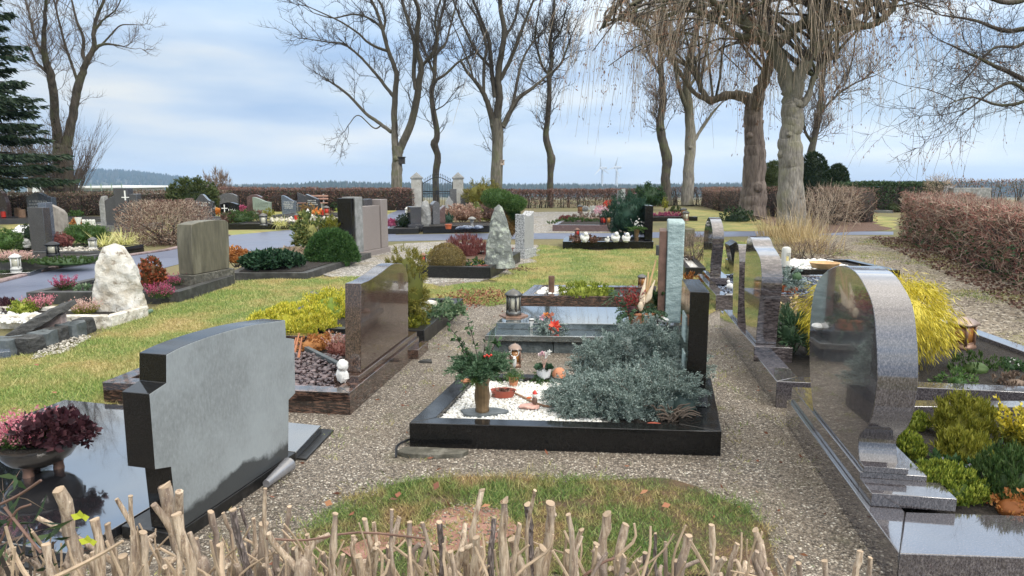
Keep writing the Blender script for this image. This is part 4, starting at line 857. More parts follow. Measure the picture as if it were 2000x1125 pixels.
# ================================================================ white gravel grave in the centre
FL, FR = at(800, 873), at(1407, 891); hF = ztop(FL.y, 826); BL = at(905, 728, hF); BL.z = 0; BR = FR + (BL - FL); dF = (BL - FL).normalized()
frF, insF = frame('black polished grave border holding white gravel and a blue juniper', (FL, FR, BR, BL), hF, .12, 'black', 'whitegravel', hF - .045, wide=[.11, .25, .10, .13], bev=.004)
b = MB(); P = rand_in([(q.x, q.y) for q in (insF[0], insF[0].lerp(insF[1], .68), insF[3].lerp(insF[2], .68), insF[3])], 11000); stones(b, np.column_stack([P, hF - .043 + .012 * rng.random(len(P))]), .0095, .6, True)
kind(b.build('white_gravel', M['whitepebble'], smooth=False), 'stuff')
zB = hF - .04
a = at(1300, 835, zB); MB_ = MB(); MB_.prism([(q.x, q.y) for q in (insF[0].lerp(insF[1], .72), insF[1], insF[1].lerp(insF[2], .9), insF[0].lerp(insF[1], .72).lerp(insF[3].lerp(insF[2], .72), .9))], zB - .02, zB + .006); solo(MB_, 'soil_patch', M['soil'], a, 'dark bare soil under the blue juniper inside the black border', 'soil patch')
# black headstone on the right end
z0 = hF + .09; n0 = at(1349, 775, z0); n0 = Vector((ph(1348, 571, 4.42).x, 4.42, 0)); zt = ztop(4.42, 570); bk = at(1332, 545, zt); dS = Vector((bk.x - n0.x, bk.y - n0.y, 0)); Ls = dS.length; dS.normalize()
t = T('headstone', 'tall black polished headstone seen edge-on at the right of the blue juniper', 'headstone', (n0.x, n0.y, hF))
MB().slab([(0, z0), (Ls, z0), (Ls, zt), (0, zt)], n0, dS, .125).build('stone', M['black'], t, bevel=.003)
MB().slab([(-.04, hF + .001), (Ls + .1, hF + .001), (Ls + .1, z0 - .002), (-.04, z0 - .002)], n0, dS, .15, off=-.012).build('plinth', M['grey'], t, bevel=.004)
b = MB(); g_ = M['bluegrey']
b.slab([(.16, z0 + .30), (.40, z0 + .30), (.40, z0 + .48), (.16, z0 + .48)], n0, dS, .02, off=-.006).slab([(.15, z0 + .06), (.32, z0 + .06), (.32, z0 + .22), (.15, z0 + .22)], n0, dS, .02, off=-.006); b.build('inlay', M['greenface'], t)
# blue juniper: several overlapping mounds of one plant
jc = at(1215, 800, zB); t = T('blue_juniper', 'spreading blue-grey juniper covering the right half of the black bordered grave', 'juniper', jc)
b = MB(); twg = MB()
for (px, py, rx, ry, hh, seed, k) in ((1150, 803, .25, .22, .22, 1, 8000), (1220, 806, .25, .20, .29, 2, 8000), (1292, 798, .24, .22, .31, 7, 8000), (1250, 730, .35, .20, .42, 3, 10500), (1325, 742, .19, .20, .39, 4, 5500), (1178, 735, .24, .17, .30, 5, 6500), (1330, 806, .12, .14, .25, 6, 2600), (1112, 800, .12, .15, .13, 8, 2800)):
    c = at(px, py, zB); cc = np.array((c.x, c.y, c.z + hh * .18)); rr = np.array((rx, ry, hh * .80)); K = int(k / 34); D = sphere_dirs(K, -.2); rad = .90 + .16 * lump(D, seed, 3.5) + .10 * lump(D, seed + 9, 9)
    Pc = cc + D * rr * (rad * (1 - .45 * rng.random(K) ** 2.5))[:, None]; keep = (Pc[:, 2] > zB + .015) & ~((Pc[:, 2] < zB + .13) & (Pc[:, 0] > 1.0) & (Pc[:, 1] < 4.35)); Pc, D = Pc[keep], D[keep]; K = len(Pc); ax = unit(D * (.9, .9, .5) + (0, 0, .30) + rng.normal(size=(K, 3)) * .38); ln = .05 + .075 * rng.random(K)
    tubes_ = Pc[:, None] + ax[:, None] * (ln[:, None] * np.array((-.6, 1.0)))[..., None]
    for q in tubes_[::3]: twg.tube(q, (.003, .0015), 4, cap=False)
    ii = np.repeat(np.arange(K), 60); n_ = len(ii); u = rng.random(n_); P = Pc[ii] + ax[ii] * (ln[ii] * (u * 1.5 - .5))[:, None] + rng.normal(size=(n_, 3)) * (.017 * (1.15 - u))[:, None]; P[:, 2] = np.maximum(P[:, 2], zB + .004)
    b.leaves(P, ax[ii] * .75 + rng.normal(size=(n_, 3)) * .55, .016 * (.6 + .8 * rng.random(n_)), .0062); b.leaves(P + rng.normal(size=(n_, 3)) * .006, ax[ii] * .75 + rng.normal(size=(n_, 3)) * .55, .015 * (.6 + .8 * rng.random(n_)), .006)
    b.ball(cc, rr * .70, 20, 12, .15, seed)
b.build('foliage', M['juniper'], t, smooth=False); twg.build('twigs', M['twig'], t, smooth=False)
b = MB()
for i in range(26):
    s = at(1290 + 40 * rng.random(), 815 + 10 * rng.random(), zB + .01); a = -2.6 + 2.4 * rng.random(); e = s + Vector((.15 * math.cos(a), .05 * math.sin(a), .02 + .10 * rng.random())); b.tube(smooth_line([s, s.lerp(e, .5) + Vector((0, 0, .05 * rng.random())), e], 7), np.linspace(.008, .003, 7), 5)
b.build('branches', M['twig'], t)
solo(MB().lathe([(.05, 0), (.05, .028), (.0, .03)], 14, at(1278, 838, zB + .006)), 'clay_saucer', M['redclay'], at(1278, 838, zB), 'piece of red clay saucer on the soil under the juniper', 'saucer')
# slate plate, bronze vase with fir and holly
c = at(942, 806, zB + .012); pl = [(c.x + .155 * (1 + .16 * math.sin(3 * a + 1)) * math.cos(a), c.y + .075 * (1 + .2 * math.sin(2 * a)) * math.sin(a)) for a in np.linspace(0, 6.28, 22)[:-1]]
solo(MB().prism(pl, c.z - .015, c.z + .012), 'slate_plate', M['slateplate'], c, 'irregular flat slate under the bronze flower vase', 'stone plate', bevel=.003)
c.z += .012; hV = ztop(c.y, 737) - c.z
vase('bronze fluted grave vase standing on the slate plate', c, [(.043, 0), (.046, .01), (.042, hV * .12), (.050, hV * .45), (.043, hV * .75), (.052, hV * .97), (.054, hV), (.046, hV), (.036, hV * .7)], 'bronze', 'flower_vase', 28, wob=.05)
vt = c + Vector((0, 0, hV)); t = T('fir_bouquet', 'bouquet of fir and pine sprigs with holly in the bronze vase', 'bouquet', vt)
b = MB(); sprigs(b, vt, 120, .23, .95, 44, .042, .006); sprigs(b, vt + Vector((0, 0, .07)), 60, .22, .45, 40, .045, .006); b.build('fir_sprigs', M['fir'], t, smooth=False)
b = MB(); sprigs(b, vt + Vector((0, 0, .05)), 16, .14, .25, 60, .05, .004, 1.0, dirs=[-1.6, -1.3, -1.9, -.8]); b.build('pine_sprig', M['pinebright'], t, smooth=False)
b = MB(); k = 130; st = [(-.20, -.02, .33), (-.17, .03, .25), (-.09, 0, .37), (.02, .02, .22), (.10, 0, .24), (-.12, -.05, .20)]; s2 = MB()
for x, y, z in st:
    e = vt + Vector((x, y, z)); s2.tube(smooth_line([vt, vt.lerp(e, .55) + Vector((0, 0, .03)), e], 6), .003, 5); m = 14; u = .4 + .65 * rng.random(m); P = np.array(vt) + (np.array(e) - np.array(vt)) * u[:, None]; b.leaves(P, rng.normal(size=(m, 3)) + (0, 0, .2), .042, .022, fold=.8)
b.build('holly_leaves', M['holly'], t, smooth=False); s2.build('stems', M['twigdark'], t)
b = MB(); [b.ball(vt + Vector((.02 + .014 * i, -.05, .155 + .008 * (i % 2))), .008, 8, 6) for i in range(4)]; b.build('berries', M['candle_red'], t)
b = MB(); b.blades(np.array([vt] * 5), np.array([(.18 + .03 * i, .05, 1) for i in range(5)]), np.full(5, .40), np.full(5, .012)); b.build('grass_blades', M['fir'], t, smooth=False)
# clay dish, pot, lantern with stag, cyclamen, ball, figure
c = at(983, 775, zB + .01); t = T('clay_dish', 'oval red clay dish with dry leaves beside the bronze vase', 'dish', c)
Mx = Matrix.Translation(c) @ Matrix.Diagonal((1.2, .75, 1, 1)); MB().lathe([(.05, 0), (.06, .003), (.075, .05), (.078, .053), (.072, .053), (.06, .03), (.01, .025)], 20, (0, 0, 0), M=Mx).build('dish', M['redclay'], t)
b = MB(); P = np.array(c) + np.column_stack([rng.normal(size=(40, 2)) * (.035, .02), np.full(40, .035)]); b.leaves(P, rng.normal(size=(40, 3)) + (0, 0, .5), .035, .025); b.build('dry_leaves', M['brownleaf'], t, smooth=False)
c = at(1003, 752, zB + .01); t = T('plant_pot', 'small orange terracotta pot with a green heath behind the clay dish', 'potted plant', c); MB().lathe([(.03, 0), (.04, .055), (.044, .06), (.044, .07), (.036, .07), (.01, .06)], 16, c).build('pot', M['terracotta'], t)
b = MB(); P = np.array(c) + (0, 0, .06) + rng.normal(size=(900, 3)) * (.028, .028, .018); b.leaves(P, rng.normal(size=(900, 3)) * .5 + (0, 0, 1), .03, .004); b.build('foliage', M['pinebright'], t, smooth=False)
c = at(910, 752, zB + .008); solo(MB().ball(c + Vector((0, 0, .025)), (.045, .03, .028), 12, 8, .2, 4), 'clay_shard', M['terracotta'], c, 'orange terracotta piece at the left inner edge of the black border', 'clay piece')
lantern('brown grave lantern with a red candle behind the fir bouquet', at(1006, 716, zB + .01), .20, .11, 'copper', 'glass_amber', 'candle_red', 'copperroof', .1)
c = at(1005, 728, zB + .01); t = T('stag_ornament', 'pale grey stag head ornament in front of the brown lantern', 'ornament', c); MB().ball(c + Vector((0, 0, .09)), (.016, .014, .05), 10, 8).ball(c + Vector((-.004, -.02, .12)), (.011, .022, .012), 8, 6).build('head', M['plaster'], t)
for s in (-1, 1):
    b = MB(); b.tube(smooth_line([c + Vector((s * .008, 0, .13)), c + Vector((s * .03, 0, .15)), c + Vector((s * .026, 0, .19))], 7), .003, 5).tube([c + Vector((s * .028, 0, .155)), c + Vector((s * .042, 0, .175))], .0025, 5); b.build('antler', M['plaster'], t)
c = at(1062, 742, zB + .012); t = T('cyclamen', 'pink and white cyclamen in a white ceramic pot on white gravel', 'potted plant', c); MB().lathe([(.045, 0), (.058, .08), (.062, .095), (.055, .095), (.05, .08), (.01, .075)], 24, c).build('pot', M['whiteceramic'], t)
b = MB(); a = rng.random(46) * 6.28; P = np.array(c) + np.column_stack([np.cos(a) * .03, np.sin(a) * .03, np.full(46, .09)]); b.leaves(P, np.column_stack([np.cos(a), np.sin(a), .2 + .6 * rng.random(46)]), .055, .045, fold=.4); b.build('leaves', M['darkleaf'], t, smooth=False)
for (x, z, m) in ((-.025, .19, 'pinkflower'), (.0, .205, 'pinkflower'), (.022, .20, 'white'), (.038, .215, 'white')):
    f = c + Vector((x, -.01, z)); b = MB(); b.leaves(np.array([f] * 9), rng.normal(size=(9, 3)) * .6 + (0, 0, .7), .034, .024, fold=.6); fl = b.build('flower', M[m], t, smooth=False); MB().tube(smooth_line([c + Vector((0, 0, .09)), c + Vector((x * .5, 0, .15)), f], 6), .0018, 4).build('stalk', M['pinkplaster'], fl)
t = T('fir_wreath', 'green fir sprigs laid around the white cyclamen pot', 'wreath', c); b = MB(); sprigs(b, c + Vector((0, 0, .012)), 34, .15, .08, 26, .03, .005); b.build('fir_sprigs', M['pinebright'], t, smooth=False)
b = MB(); sprigs(b, c + Vector((0, -.01, .02)), 10, .13, .16, 26, .03, .005); b.build('grey_sprigs', M['fir'], t, smooth=False)
c = at(1093, 735, zB + .05); o = solo(MB().ball(c + Vector((0, .03, .005)), .055, 20, 14, .04, 2), 'clay_ball', M['terracotta'], c, 'round terracotta ball with star holes behind the white pot', 'garden ball')
for dx, dz in ((-.022, .018), (.012, -.012), (.024, .022)):
    hb = MB().ball((dx, -.02 + abs(dx) * .3, .005 + dz), (.006, .006, .006), 6, 4).build('star_hole', M['darkwood'], None); hb.parent = o
c = at(1040, 797, zB + .012); t = T('gnome_figure', 'small gnome figurine with a red cap sitting on a shell in the white gravel', 'figurine', c)
MB().ball(c + Vector((-.02, 0, .012)), (.07, .045, .018), 14, 8, .35, 3).build('shell', M['pinkplaster'], t); MB().ball(c + Vector((.015, 0, .05)), (.018, .016, .032), 12, 8, .15, 2).build('body', M['rust'], t)
h_ = MB().ball(c + Vector((.015, -.004, .093)), (.017, .016, .018), 12, 8).build('head', M['plaster'], t); MB().lathe([(.016, 0), (.013, .012), (.004, .026)], 10, c + Vector((.015, -.003, .10))).build('cap', M['candle_red'], h_)
MB().ball(c + Vector((-.022, 0, .072)), (.02, .009, .009), 8, 6).build('arm', M['orangepot'], t)
b = MB(); b.tube(smooth_line([at(1005, 768, zB + .012), at(1060, 792, zB + .02), at(1090, 790, zB + .015), at(1120, 778, zB + .02)], 12), .008, 6); solo(b, 'driftwood_stick', M['wood'], at(1060, 790, zB), 'thin brown stick lying across the white gravel beside the gnome', 'stick')
c = at(1018, 745, zB + .01); solo(MB().ball(c + Vector((0, .03, .01)), (.05, .035, .02), 14, 8, .2, 6), 'flat_stone', M['slateplate'], c, 'flat grey stone on the gravel left of the cyclamen', 'stone')
# broken concrete foundation and black foil at the front left corner
c = at(820, 890, 0); P = [(c.x + x, c.y + y) for x, y in ((-.14, .0), (-.08, -.045), (.1, -.055), (.26, -.03), (.30, .03), (.1, .06), (-.1, .07))]; solo(MB().prism(roughen(P, .03, .02), -.02, .03), 'concrete_footing', M['olivebase'], c, 'broken crumbly concrete footing sticking out under the black border', 'footing', bevel=.006)
b = MB(); b.tube(smooth_line([at(773, 893, .01), at(775, 872, .05), at(790, 862, .03), at(800, 858, .02)], 10), .008, 5); solo(b, 'foil_strip', M['iron'], at(780, 880, 0), 'torn strip of black foil at the corner of the black border', 'foil')
c = at(830, 706, .01); solo(MB().prism([(c.x - .06, c.y - .02), (c.x + .07, c.y - .03), (c.x + .05, c.y + .06), (c.x - .03, c.y + .04)], .0, .02), 'slate_piece', M['slate'], c, 'loose dark slate shard lying on the gravel by the brown headstone', 'slate shard', bevel=.004)

# ================================================================ grey-green slab grave behind
def quad(pts, z0, z1, m, name, par, bev=.004): return MB().prism([(q[0], q[1]) for q in pts], z0, z1).build(name, M[m], par, bevel=bev)
G0 = at(947, 655, .18); gd = Vector((.22, .975, 0)).normalized(); gf = Vector((.998, -.06, 0)).normalized()
t = T('grave_slab', 'two-stepped grey-green polished slab grave mirroring the sky, lantern on it', 'grave slab', G0 * Vector((1, 1, 0)) if False else (G0.x + .9, G0.y + .5, 0))
Wg = 1.86; o = Vector((G0.x, G0.y, 0))
quad([o, o + gf * Wg, o + gf * Wg + gd * 1.25, o + gd * 1.25], .125, .18, 'green', 'lower_slab', t)
o2 = at(969, 630, .245); o2.z = 0; quad([o2, o2 + gf * 1.62, o2 + gf * 1.62 + gd * .93, o2 + gd * .93], .1805, .245, 'green', 'upper_slab', t)
for i in range(3):
    a = o + gd * .06 + gf * (.07 + i * .58); quad([a, a + gf * .572, a + gf * .572 + gd * .3, a + gd * .3], -.03, .1245, 'greenside', 'side_stone', t)
a = o + gd * .37 + gf * .07; quad([a, a + gf * .1, a + gf * .1 + gd * .85, a + gd * .85], -.03, .1245, 'greenside', 'side_stone', t)
# its headstone: rough green stone with a rusty steel plate
z0 = .245; n0 = at(1298, 630, z0); zt = ztop(n0.y, 432); t = T('headstone', 'slim rough grey-green stone stele with a rusty steel plate on its side', 'headstone', n0)
w_ = 32 * pxm(n0.y); d_ = Vector((.2, .98, 0)).normalized(); nn = Vector((d_.y, -d_.x, 0))
b = MB(); g = 10; b.slab([(0, z0), (.5, z0), (.5, zt - .02), (.47, zt), (.03, zt), (0, zt - .02)], n0, d_, w_); b.build('stone', M['greenface'], t, bevel=.012)
a = n0 - d_ * .004; MB().slab([(-.008, z0 + .02), (.004, z0 + .02), (.004, zt - .22), (-.008, zt - .22)], n0, d_, w_ * .86, off=.006).build('relief_panel', M['greenface'], t, bevel=.002)
MB().slab([(.02, z0), (.49, z0), (.49, zt - .10), (.02, zt - .10)], n0, d_, .07, off=-.075).build('steel_plate', M['rust'], t, bevel=.003)
MB().slab([(.015, zt - .34), (.08, zt - .34), (.08, zt - .24), (.015, zt - .24)], n0, d_, .03, off=-.108).build('clasp', M['pewter'], t, bevel=.004)
for px, py, r, lab in ((1294, 627, .075, 'smooth white pebble left of the foot of the green stele'), (1335, 627, .06, 'smooth white pebble right of the foot of the green stele')):
    c = at(px, py, z0); solo(MB().ball(c + Vector((0, -.05, .028)), (r, r * .7, .03), 18, 10), 'white_pebble', M['paint_white'], c, lab, 'pebble')
lantern('tall pewter grave lantern with a cream candle on the grey-green slab', at(1003, 615, .258), .28, .145, 'pewter', 'glass_clear', 'candle_yellow', 'pewter', .4, style='hex')
c = at(1003, 617, .247); solo(MB().lathe([(.155, 0), (.15, .012), (.0, .0125)], 6, c), 'lantern_base', M['copper'], c, 'hexagonal brown plate under the pewter lantern', 'base plate')
c = at(1038, 642, .182); t = T('grave_candle', 'white grave candle with a black band beside the fir arrangement', 'candle', c); MB().lathe([(.026, 0), (.026, .10), (.0, .101)], 16, c).build('candle', M['white'], t); MB().lathe([(.0268, .082), (.0268, .092)], 16, c).build('band', M['iron'], t)
c = at(1070, 645, .182); t = T('fir_arrangement', 'small fir arrangement with red poinsettia lying on the grey-green slab', 'flower arrangement', c); b = MB(); sprigs(b, c + Vector((0, 0, .03)), 40, .19, .35, 26, .035, .009); b.build('fir_sprigs', M['juniper'], t, smooth=False)
for x, z, m, s in ((-.06, .13, 'pinkflower', .05), (-.02, .15, 'orangeflower', .045), (.03, .14, 'dryred', .05), (.06, .06, 'redflower', .075), (.045, .03, 'redflower', .06)):
    f = c + Vector((x, -.07 if z < .1 else 0, z)); b = MB(); b.leaves(np.array([f] * 12), rng.normal(size=(12, 3)) * .8 + (0, -.5, .3), s, s * .6); b.build('flower', M[m], t, smooth=False)
# planter with dried flowers
c = at(1252, 627, .247); t = T('dried_flower_bowl', 'terracotta bowl with fir, dried pods and banksia cones by the green stele', 'flower arrangement', c)
MB().lathe([(.12, 0), (.135, .07), (.155, .085), (.155, .10), (.13, .10), (.02, .09)], 22, c).build('bowl', M['orangepot' if False else 'terracotta'], t)
b = MB(); sprigs(b, c + Vector((0, 0, .09)), 60, .30, .25, 30, .04, .011); b.build('fir_sprigs', M['fir'], t, smooth=False)
b = MB(); sprigs(b, c + Vector((.17, .05, .12)), 26, .26, 1.6, 30, .04, .011, .45); b.build('tall_fir_sprigs', M['holly'], t, smooth=False)
b = MB(); P = np.array(c) + (-.1, -.02, .22) + rng.normal(size=(260, 3)) * (.06, .05, .06); b.leaves(P, rng.normal(size=(260, 3)) + (0, 0, .6), .045, .014); b.build('red_leaves', M['darkred'], t, smooth=False)
for (x0, z0_, x1, z1, r) in ((-.02, .20, .03, .45, .022), (.03, .20, .12, .42, .024), (.0, .16, .02, .34, .02), (.06, .22, .10, .36, .018)):
    MB().tube(smooth_line([c + Vector((x0, -.06, z0_)), c + Vector(((x0 + x1) / 2, -.05, (z0_ + z1) / 2)), c + Vector((x1, -.03, z1))], 8), [r * .5, r, r * 1.1, r, r * .8, r * .5, r * .35, r * .2], 10).build('pod', M['straw'] if False else M['candle_yellow'] if False else M['podcol'], t)
MB().ball(c + Vector((-.03, -.11, .17)), (.028, .024, .05), 12, 8).build('cone', M['podcol'], t)
for x1, z1 in ((.13, .62), (.06, .5)): MB().tube([c + Vector((.03, -.03, .2)), c + Vector((x1, 0, z1))], [.012, .008], 6).build('cane', M['canecol'], t)
MB().ball(c + Vector((-.10, -.10, .13)), (.06, .04, .035), 12, 8, .5, 3, fr=6).build('seed_pod', M['heuchera'], t)

# ================================================================ striped kerb grave
FL = at(1017, 600); hH = ztop(FL.y, 577); FRh = FL + gf * 1.75; BLh = FL + gd * .95; BRh = FRh + gd * .95
frH, insH = frame('low grave border of brown streaked granite behind the grey-green slabs', (FL, FRh, BRh, BLh), hH, .14, 'brownstripe', 'soil', hH - .03)
b = MB(); P = rand_in([(q.x, q.y) for q in (insH[0], insH[0].lerp(insH[1], .4), insH[3].lerp(insH[2], .4), insH[3])], 220); stones(b, np.column_stack([P, np.full(len(P), hH - .02)]), .03, .6, True); kind(b.build('white_stones', M['whitepebble'], smooth=False), 'stuff')
c = at(1077, 572, hH - .02); vase('plain brown copper cylinder vase on white stones', c, [(.038, 0), (.04, .02), (.042, .22), (.044, .23), (.038, .23), (.03, .2)], 'copper', 'flower_vase', 18)
shrub('moss_cushion', 'flat yellow-green moss-like cushion plant inside the streaked border', at(1145, 578, hH - .03), (.36, .22, .17), 'limeheath', 2600, .03, .009, 'up', .3, .15, 31, -.1, 'plant', None, .85)
c = at(1215, 580, hH); t = T('fir_sprigs', 'cut grey-green fir sprigs lying at the right end of the streaked border', 'fir sprigs', c); b = MB(); sprigs(b, c + Vector((0, 0, .03)), 18, .26, .06, 26, .035, .01); b.build('sprig', M['fir'], t, smooth=False)
lantern('dark grave lantern half hidden behind the dried flower bowl', at(1254, 562, hH - .02), .20, .12, 'copper', 'glass_amber', None, 'pewter', .2)

# ================================================================ right-hand row: the big rounded stone and its grave
p0 = Vector((1.60, 2.72, 0)); dI = Vector((.165, .987, 0)).normalized(); nI = Vector((dI.y, -dI.x, 0)); p0 = Vector((1.64, 2.88, 0)) - dI * .0
FL = Vector((1.555, 2.54, 0)); BL = FL + dI * 1.98; FR = FL + Vector((2.5, -.16, 0)); BR = BL + Vector((2.45, -.05, 0))
fI, insI = frame('wide polished violet-grey granite border at the lower right corner', (FL, FR, BR, BL), .17, .15, 'paradiso', 'soil', .13, wide=[.36, .15, .13, .16], bev=.004)
out = on_plane(p0, p0 + dI, [(1679, 925), (1673, 893), (1672, 853), (1690, 830), (1700, 800), (1707, 750), (1708, 710), (1706, 660), (1700, 600), (1685, 560), (1665, 530), (1640, 518), (1615, 526), (1597, 543), (1587, 566), (1581, 600), (1577.5, 650), (1577, 700), (1579, 745), (1583, 790)])
zP = .265; lo = out[0][0]; hi = out[-1][0]
crv = smooth_line([(s, z, 0) for s, z in out], 60)[:, :2]; crv = [tuple(q) for q in crv if q[1] > zP + .004]
poly = [(crv[0][0], zP)] + crv + [(crv[-1][0] - .02, zP)]
t = T('headstone', 'large rounded sail-shaped violet-grey headstone, nearest in the right-hand row', 'headstone', p0 + dI * .6)
MB().slab(poly, p0, dI, .175, off=.012).build('stone', M['paradiso'], t, bevel=.003)
sN = crv[0][0]
MB().slab([(sN - .05, .172), (1.62, .172), (1.62, zP - .002), (sN - .05, zP - .002)], p0, dI, .30, off=-.004).build('plinth', M['paradiso'], t, bevel=.003)
MB().slab([(sN - .055, zP), (sN + .03, zP), (sN + .03, zP + .03), (sN - .055, zP + .03)], p0, dI, .20, off=.010).build('plinth_ledge', M['paradiso'], t, bevel=.002)
MB().slab([(sN - .22, .172), (sN - .052, .172), (sN - .052, .235), (sN - .22, .235)], p0, dI, .36, off=-.004).build('step', M['paradiso'], t, bevel=.003)
c = p0 + dI * 1.06; q = on_plane(p0, p0 + dI, [(1598, 637)])[0]; c = p0 + dI * q[0] + Vector((0, 0, q[1]))
solo(MB().ball(c - nI * .0, (.035, .05, .018), 14, 8), 'white_pebble', M['plaster'], c, 'oval white pebble fixed to the face of the large rounded headstone', 'pebble')
ZI = .135
for px, py, rx, h, m, lab, nn, sty in ((1868, 985, .175, .14, 'limeheath', 'dense lime-green heather dome at the lower right, next to the polished slab', 5200, 'up'), (1779, 900, .125, .125, 'limeheath', 'lime-green heather dome close to the neck of the rounded headstone', 3000, 'up'),
                                 (1905, 862, .17, .22, 'yellowgreen', 'feathery yellow-green heather at the back of the lower right grave', 2400, 'up'), (1905, 915, .13, .14, 'yellowgreen', 'loose pale green heather between two lime domes', 1900, 'up'),
                                 (1995, 985, .15, .22, 'heathgreen', 'dark green feathery heather at the right edge of the picture', 1700, 'up'), (1800, 845, .10, .09, 'limeheath', 'small lime cushion against the back kerb', 900, 'up')):
    shrub('heather', lab, at(px, py, ZI) + Vector((0, .10, 0)), (rx, rx * .9, h), m, nn, .026 if m == 'limeheath' else .04, .007, 'up', .28, .085 if m == 'limeheath' else .12, px, -.1, 'heather', ('twigdark', 8, .004), .86, .4)
c = at(1985, 890, ZI) + Vector((.1, .1, 0)); heather('heather', 'golden yellow heather spikes at the right edge', c, .14, 'gold', 60, 'yellowgreen', h=.26, tilt=.3)
for px, py, lab in ((1765, 950, 'white horned violets flowering under the rounded headstone'), (1850, 925, 'white horned violets between the lime heather domes'), (1915, 940, 'pale horned violets behind the dense lime dome')):
    c = at(px, py, ZI); shrub('horned_violet', lab, c, (.11, .10, .08), 'holly', 240, .035, .022, 'leaf', .5, .2, px, -.1, 'flowering plant', None, 0, .6, flowers=('violet', 12, .016, .2))
c = at(1960, 1022, ZI) + Vector((.12, .1, 0)); shrub('cushion_plant', 'rusty orange cushion at the lower right picture edge', c, (.10, .09, .08), 'orangeleaf', 400, .02, .012, 'leaf', .4, .2, 3, -.1, 'plant', None, .8)

# ---------------- golden conifer grave with the wave stones
FL, BL = at(1514, 796), at(1405, 641); FR = Vector((4.45, 4.42, 0)); BR = Vector((4.62, 7.2, 0)); hJ = .20
fJ, insJ = frame('violet-grey granite border round the golden conifer grave', (FL, FR, BR, BL), hJ, .14, 'paradiso', 'soil', .16, wide=[.15, .14, .13, .18], bev=.004)
zJ = .29; nJ = at(1476, 671, zJ); oJ = Vector((nJ.x, nJ.y, 0)); dJ = (BL - FL).normalized()
def wavestone(label, pts, thick, m, zb, near_o, pl0, pl1):
    o = on_plane(near_o, near_o + dJ, pts); crv = [tuple(q) for q in smooth_line([(s, z, 0) for s, z in o], 44)[:, :2]]; crv = [q for q in crv if q[1] > zb + .01]
    t = T('headstone', label, 'headstone', near_o); MB().slab([(crv[0][0], zb)] + crv + [(crv[-1][0], zb)], near_o, dJ, thick).build('stone', M[m], t, bevel=.003)
    if pl0 is not None: MB().slab([(pl0, .16), (pl1, .16), (pl1, zb - .002), (pl0, zb - .002)], near_o, dJ, thick + .14, off=-.03).build('plinth', M[m], t, bevel=.004)
    return t
wavestone('tall polished wave-shaped headstone, the larger half of the pair by the golden conifer', [(1476, 671), (1480, 620), (1486, 570), (1487.5, 540), (1485, 507), (1478, 491), (1472, 481), (1468, 468), (1463, 461), (1460, 465), (1457.5, 480), (1455.5, 510), (1454, 560), (1454.5, 600), (1457, 640)], .165, 'paradiso2', zJ, oJ, -.10, 1.55)
o2 = oJ + dJ * .0
wavestone('narrow polished headstone half standing behind the larger wave-shaped one', [(1440, 629), (1442.5, 570), (1444, 520), (1443, 490), (1441, 477), (1438, 481), (1434.5, 498), (1432, 540), (1431, 612)], .11, 'paradiso2', zJ, o2, None, None)
shrub('golden_cypress', 'thread-leaved golden cypress drooping over the kerb behind the rounded headstone', at(1752, 735, .15) + Vector((0, .38, 0)), (.52, .46, .74), 'gold', 15000, .062, .006, 'droop', .30, .14, 41, -.85, 'conifer', ('twigdark', 14, .01), .86, .3, droop=.95, clump=22)
shrub('small_conifer', 'dark green fir cuttings and low conifer between the wave stone and golden cypress', at(1538, 690, .16), (.14, .22, .36), 'fir', 900, .08, .012, 'spray', .6, .3, 43, -.6, 'conifer', ('twigdark', 6, .008), .5)
c = at(1540, 660, .16); heather('dried_arrangement', 'dried seed heads and grey rosettes beside the wave stone', c + Vector((.12, .1, 0)), .15, 'straw', 30, 'ivy', 'plant', .35, tilt=.4)
lantern('brown grave lantern with amber glass on the kerb right of the golden cypress', at(1878, 681, .15), .30, .20, 'copper', 'glass_amber', None, 'copperroof', .5)
for px, py, r, h, m, lab in ((1905, 725, .17, .13, 'heathgreen', 'low dark heather right of the golden cypress'), (1975, 720, .09, .07, 'holly', 'small primrose with pale flowers in dark soil'), (1985, 752, .12, .08, 'browntwig', 'withered brown plant at the right picture edge'), (1870, 750, .12, .10, 'pinebright', 'small green plant at the foot of the golden cypress')):
    shrub('bed_plant', lab, at(px, py, .16), (r * 1.2, r, h), m, 420, .03, .010, 'up' if 'heath' in m or 'twig' in m else 'leaf', .5, .25, px, -.1, 'plant', None, .5, flowers=('white', 8, .018, .3) if 'primrose' in lab else None)

# ---------------- blue chippings grave with the third stone
FL = at(1397, 607); BL = FL + dJ * 2.0; FR = FL + Vector((2.2, -.10, 0)); BR = BL + Vector((2.2, -.1, 0))
fK, insK = frame('violet-grey granite border with blue-grey chippings and an orange pot', (FL, FR, BR, BL), .205, .13, 'paradiso2', 'soil', .17)
b = MB(); P = rand_in([(q.x, q.y) for q in insK], 2600); stones(b, np.column_stack([P, .175 + .012 * rng.random(len(P))]), .018, .6, False); kind(b.build('blue_chippings', M['bluepebble'], smooth=False), 'stuff')
zK = .42; nK = at(1387, 522, zK); oK = Vector((nK.x, nK.y, 0))
o = on_plane(oK, oK + dJ, [(1387, 522), (1388.5, 505), (1391, 480), (1392, 460), (1390, 440), (1385, 425), (1380, 431), (1376, 448), (1374, 480), (1374.5, 508), (1378, 535)]); crv = [tuple(q) for q in smooth_line([(s, z, 0) for s, z in o], 40)[:, :2]]
t = T('headstone', 'rounded polished headstone with a scalloped edge beyond the slim green stele', 'headstone', oK)
MB().slab([(crv[0][0], zK)] + [q for q in crv if q[1] > zK + .005] + [(crv[-1][0], zK)], oK, dJ, .155).build('stone', M['paradiso2'], t, bevel=.003)
